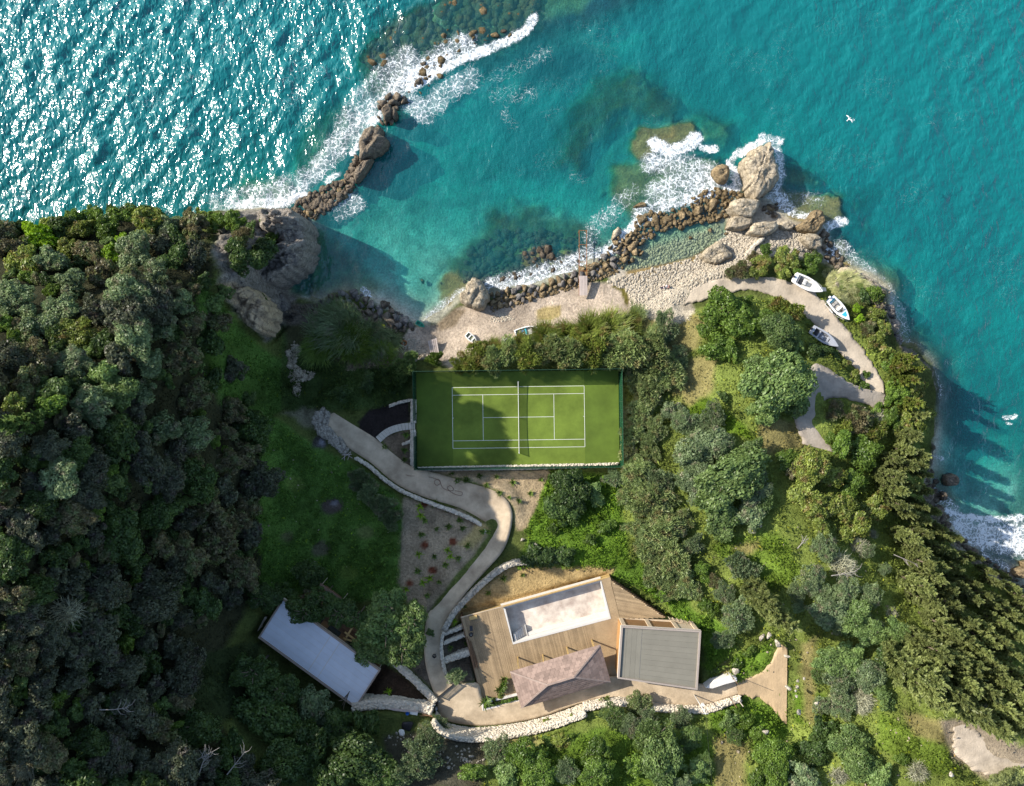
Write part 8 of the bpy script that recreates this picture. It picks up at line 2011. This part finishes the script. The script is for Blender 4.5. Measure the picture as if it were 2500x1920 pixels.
MB().prism([pa_ + pn * (-.27), pb_ + pn * (-.27), pb_ + pn * .37, pa_ + pn * .37], 11.4, 12.3).build('soil', plain('planter_soil', (0.05, 0.035, 0.022), 0.95, 0.2, 2.0), pl)
MB().prism([pa_ - pdv * .18 + pn * (-.62), pa_ + pdv * .18 + pn * (-.62), pa_ + pdv * .18 + pn * .72, pa_ - pdv * .18 + pn * .72], 11.4, 12.554).build('end', render_w, pl)
for k in range(11):
    q = pa_ + (pb_ - pa_) * (k + .8) / 11.5 + pn * .05
    t = thing('clipped_shrub', (*q, 12.3)); c = link('crown', CROWN['small'][0][k % 4], t, (0, 0, .28)); c.scale = (.33, .33, .36); c.material_slots[0].link = 'OBJECT'; c.material_slots[0].material = LEAF['mastic']
    t['label'] = ('%s clipped round shrub in the white planter, counted from the deck corner' % (['first'] + ORD[1:])[k]); t['category'] = 'shrub'; t['group'] = 'clipped shrubs in the planter'
for k, (u, v) in enumerate(((425, 972), (468, 955))):
    q = W([(u, v)], 12.0)[0]; t = thing('low_bush', (*q, 12.0), ('round dark bush on the deck next to the black pot', 'round dark bush on the deck above the planter')[k], 'bush'); c = link('crown', CROWN['small'][0][k], t, (0, 0, .3)); c.scale = (.5, .42, .4); c.material_slots[0].link = 'OBJECT'; c.material_slots[0].material = LEAF['olivey']
    w_ = link('trunk', TRUNK['small'][0], t); w_.scale = (.5, .5, .6)
tub(1061, 1600, 4.5, .5, black_p, 'black bucket standing on the path by the stepped beds', cat='bucket', name='bucket')

# ------------------------------------------------------------------ poles, cable, olive stump, branches
def pole(u, v, h, r_, mat, label, arm=False, name='pole', z=None):
    g = G(u, v); z0 = g[2] if z is None else z; g = (*P(u, v, z0), z0); t = thing(name, g, label, 'pole')
    MB().tube([(0, 0, -.4), (0, 0, h)], r_, 8, r_ * .7).build('shaft', mat, t, True, local=True)
    if arm: MB().box((0, 0, h + .02), (.5, .22, .1), .4).build('cap', mat, t, local=True)
    return t, Vector(g) + Vector((0, 0, h))
pt, ptop = pole(1692, 1692, 8.2, .10, galv, 'tall grey power pole at the corner of the grey flat roof', name='power_pole')
MB().box((.35, .15, 5.0), (.35, .3, .6)).build('junction_box', white_m, pt, local=True); MB().box((0, 0, 8.0), (.9, .08, .08)).build('cross_arm', galv, pt, local=True)
pole(1778, 1699, 4.6, .07, wood_b, 'thin dark pole on the drive edge'); pole(1798, 1703, 3.6, .09, plank_g, 'stout pale post leaning view at the end of the drive'.replace(' leaning view', '')); pole(1786, 1651, 3.4, .06, wood_b, 'thin post on the smooth white curved wall', z=15.0)
e_ = Vector((*P(1738, 2050, 18.0), 24.0)); cb = [ptop.lerp(e_, k / 24) - Vector((0, 0, 1.2 * sin(pi * k / 24))) for k in range(25)]
mb = MB(); mb.tube(cb, .022, 5); simple('power_cable', mb, black_p, 'black cable running downhill from the power pole', 'cable', True)
sq = W([(1150, 985)], 15.0)[0]; g = G(1471, 1708); stp = thing('olive_stump', g, 'gnarled old olive stump at the top of the white wall', 'stump')
V, F = boulder(401, 3, 4, .35); V = V * (.85, .6, 1.3); link('trunk', mesh_np('trunk', V, F, plain('old_bark', (0.30, 0.255, 0.205), 0.95, 0.3, 4.0, 0.06), True), stp, (0, 0, .7))
for k in range(5):
    a = k * 1.25 + .3; mb = MB(); mb.tube([(0, 0, 1.2), (.6 * cos(a), .6 * sin(a), 1.7), (1.1 * cos(a + .3), 1.1 * sin(a + .3), 1.9)], .22, 6, .06); mb.build('limb', MATS['old_bark'], stp, True, local=True)
def dead_branch(u, v, Ln, a, label, seed, lift=1.5):
    g = G(u, v); t = thing('fallen_branch', (g[0], g[1], g[2] + lift), label, 'branch', 'bleached branches'); r = random.Random(seed)
    mb = MB(); e = Vector((Ln * cos(a), Ln * sin(a), .3)); mb.tube([(0, 0, 0), tuple(e * .5 + Vector((0, 0, .3))), tuple(e)], .09, 5, .03); mb.build('limb', LEAF_TW, t, local=True)
    for k in range(7):
        s = r.uniform(.3, .95); b = a + r.choice((-1, 1)) * r.uniform(.35, .9); q = e * s; l_ = Ln * r.uniform(.25, .5)
        mb = MB(); mb.tube([tuple(q), tuple(q + Vector((l_ * .6 * cos(b), l_ * .6 * sin(b), .2))), tuple(q + Vector((l_ * cos(b + .2), l_ * sin(b + .2), .1)))], .05, 4, .015); mb.build('twig', LEAF_TW, t, local=True)
LEAF_TW = plain('bleached_wood', (0.24, 0.22, 0.20), 0.9, 0.15, 3.0)
for k, (u, v, l_, a, lf) in enumerate(((300, 1690, 4.2, .1, 6), (505, 1820, 4.6, .5, 5), (585, 1850, 4.6, .9, 5), (520, 1850, 3.6, 1.2, 5), (2160, 1345, 4.4, -.4, 3), (2010, 1395, 4.2, .2, 3), (2290, 1660, 2.6, -.5, 9), (2410, 1640, 2.4, -.2, 11), (1930, 1330, 2.6, 1.0, 3))):
    dead_branch(u, v, l_, a, ('bleached fallen branch high among the shaded wood', 'long bleached branch over the wood at the lower edge', 'bleached branch lower down towards the bottom edge', 'short bleached branch between the two lower ones', 'bleached dead branch at the upper edge of the cypresses', 'dead grey branch across the twiggy scrub', 'small dead branch in the cypress row', 'small dead branch among the lowest cypresses', 'thin dead branch over the bright grass')[k], k, lf)
# ------------------------------------------------------------------ gull over the sea
gz_ = 14.0; gl_ = thing('seagull', (*P(2073, 291, gz_), gz_), 'white gull gliding low over the turquoise sea', 'gull', rz=radians(40))
mb = MB(); V0 = MB(); V0.lathe([(.01, -.34), (.06, -.26), (.10, -.05), (.10, .10), (.06, .26), (.045, .33), (.01, .38)], (0, 0, 0), 10); V0.v = [(p[2], p[0], p[1]) for p in V0.v]; V0.build('body', white_m, gl_, True, local=True)
for sg in (-1, 1):
    V = [(.12, sg * .07, .05), (.20, sg * .38, .14), (.06, sg * .78, .08), (-.05, sg * .76, .08), (.02, sg * .38, .13), (-.10, sg * .07, .05)]
    V2 = [(p[0], p[1], p[2] - .025) for p in V]; F = [(0, 1, 4, 5), (1, 2, 3, 4), (11, 10, 7, 6), (10, 9, 8, 7)] + [(i, (i + 1) % 6 + 0, (i + 1) % 6 + 6, i + 6) for i in range(6)]
    MB().add(V + V2, F).build('wing', white_m, gl_, local=True)
MB().prism([(-.30, -.04), (-.30, .04), (-.50, .11), (-.50, -.11)], -.01, .01).build('tail', white_m, gl_, local=True); MB().lathe([(.025, 0), (.001, .09)], (0, 0, 0), 6); bk = MB(); bk.beam((.37, 0, 0), (.45, 0, -.01), .03, .03); bk.build('beak', wood_y, gl_, local=True)

# ------------------------------------------------------------------ two people sitting on the shingle
skin_m = plain('skin', (0.52, 0.31, 0.22), 0.6, 0.05, 5.0); hair_m = plain('hair', (0.03, 0.02, 0.015), 0.7, 0.1, 8.0)
def skinned(name, joints, edges, radii, mat, parent, root=0, sub=2):
    me = bpy.data.meshes.new(name); me.from_pydata(joints, edges, []); me.materials.append(mat); o = link(name, me, parent)
    m = o.modifiers.new('skin', 'SKIN'); m.use_smooth_shade = True
    sv = me.skin_vertices[0].data if me.skin_vertices else None
    if sv is None:
        bpy.context.view_layer.objects.active = o; bpy.ops.mesh.customdata_skin_add(); sv = me.skin_vertices[0].data
    for v_, r_ in zip(sv, radii): v_.radius = r_ if isinstance(r_, tuple) else (r_, r_)
    sv[root].use_root = True
    s_ = o.modifiers.new('sub', 'SUBSURF'); s_.levels = sub; s_.render_levels = sub
    return o
def seated(u, v, rz, label, shirt, trousers):
    g = G(u, v); t = thing('person', g, label, 'person', None, rz)
    J = [(0, 0, .12), (-.06, 0, .32), (-.05, 0, .52), (.0, 0, .62), (.02, 0, .70), (.03, 0, .80)]; E_ = [(0, 1), (1, 2), (2, 3), (3, 4), (4, 5)]; Rr = [.14, .125, .14, .055, .07, .095]
    for sg in (-1, 1):
        k = len(J); J += [(.03, sg * .10, .12), (.40, sg * .13, .40), (.66, sg * .11, .07), (.82, sg * .12, .05)]; E_ += [(0, k), (k, k + 1), (k + 1, k + 2), (k + 2, k + 3)]; Rr += [.09, .062, .045, .035]
        k = len(J); J += [(-.04, sg * .19, .50), (.14, sg * .25, .32), (.34, sg * .17, .36), (.42, sg * .14, .38)]; E_ += [(2, k), (k, k + 1), (k + 1, k + 2), (k + 2, k + 3)]; Rr += [.06, .045, .036, .03]
    body = skinned('body', J, E_, Rr, skin_m, t)
    J2 = [(0, 0, .16), (-.06, 0, .32), (-.05, 0, .50)]; E2 = [(0, 1), (1, 2)]; R2_ = [.155, .145, .16]
    for sg in (-1, 1): k = len(J2); J2 += [(-.04, sg * .19, .50), (.06, sg * .235, .40)]; E2 += [(2, k), (k, k + 1)]; R2_ += [.08, .07]
    skinned('shirt', J2, E2, R2_, shirt, t)
    J3 = [(0, 0, .11)]; E3_ = []; R3_ = [.16]
    for sg in (-1, 1): k = len(J3); J3 += [(.03, sg * .10, .12), (.40, sg * .13, .40), (.62, sg * .11, .11)]; E3_ += [(0, k), (k, k + 1), (k + 1, k + 2)]; R3_ += [.11, .08, .06]
    skinned('trousers', J3, E3_, R3_, trousers, t)
    MB().lathe([(.001, -.02), (.10, -.02), (.115, .03), (.09, .09), (.03, .125), (.001, .13)], (.005, 0, .80), 12).build('hair', hair_m, t, True, local=True)
    MB().beam((.11, 0, .79), (.145, 0, .775), .025, .035).build('nose', skin_m, t, local=True)
    for sg in (-1, 1): MB().lathe([(.001, -.012), (.012, 0), (.001, .012)], (.118, sg * .035, .81), 6).build('eye', black_p, t, local=True); MB().lathe([(.001, -.03), (.02, 0), (.001, .03)], (.03, sg * .10, .80), 6).build('ear', skin_m, t, local=True)
    MB().beam((.115, -.025, .745), (.115, .025, .745), .012, .012).build('mouth', plain('lips', (0.35, 0.12, 0.1), 0.5) if 'lips' not in MATS else MATS['lips'], t, local=True)
    for sg in (-1, 1):            # hands round the knees: palm, four fingers and a thumb
        for k in range(4): MB().tube([(.40, sg * (.135 - .006 * k), .375 + .018 * (k - 1.5)), (.455, sg * (.10 - .004 * k), .37 + .018 * (k - 1.5)), (.475, sg * .065, .355 + .018 * (k - 1.5))], .009, 5, .007).build('finger', skin_m, t, local=True)
        MB().tube([(.395, sg * .14, .40), (.42, sg * .11, .43), (.45, sg * .09, .435)], .010, 5, .008).build('thumb', skin_m, t, local=True)
    return t
seated(1619, 702, radians(200), 'person in a white and navy top sitting on the shingle', plain('white_top', (0.62, 0.62, 0.66), 0.8, 0.2, 6.0), plain('navy_trousers', (0.025, 0.03, 0.07), 0.8, 0.1, 5.0))
seated(1632, 701, radians(170), 'person with a reddish brown top sitting on the shingle', plain('red_top', (0.16, 0.035, 0.03), 0.8, 0.1, 6.0), plain('pale_trousers', (0.55, 0.54, 0.6), 0.8, 0.1, 5.0))

write_labels()
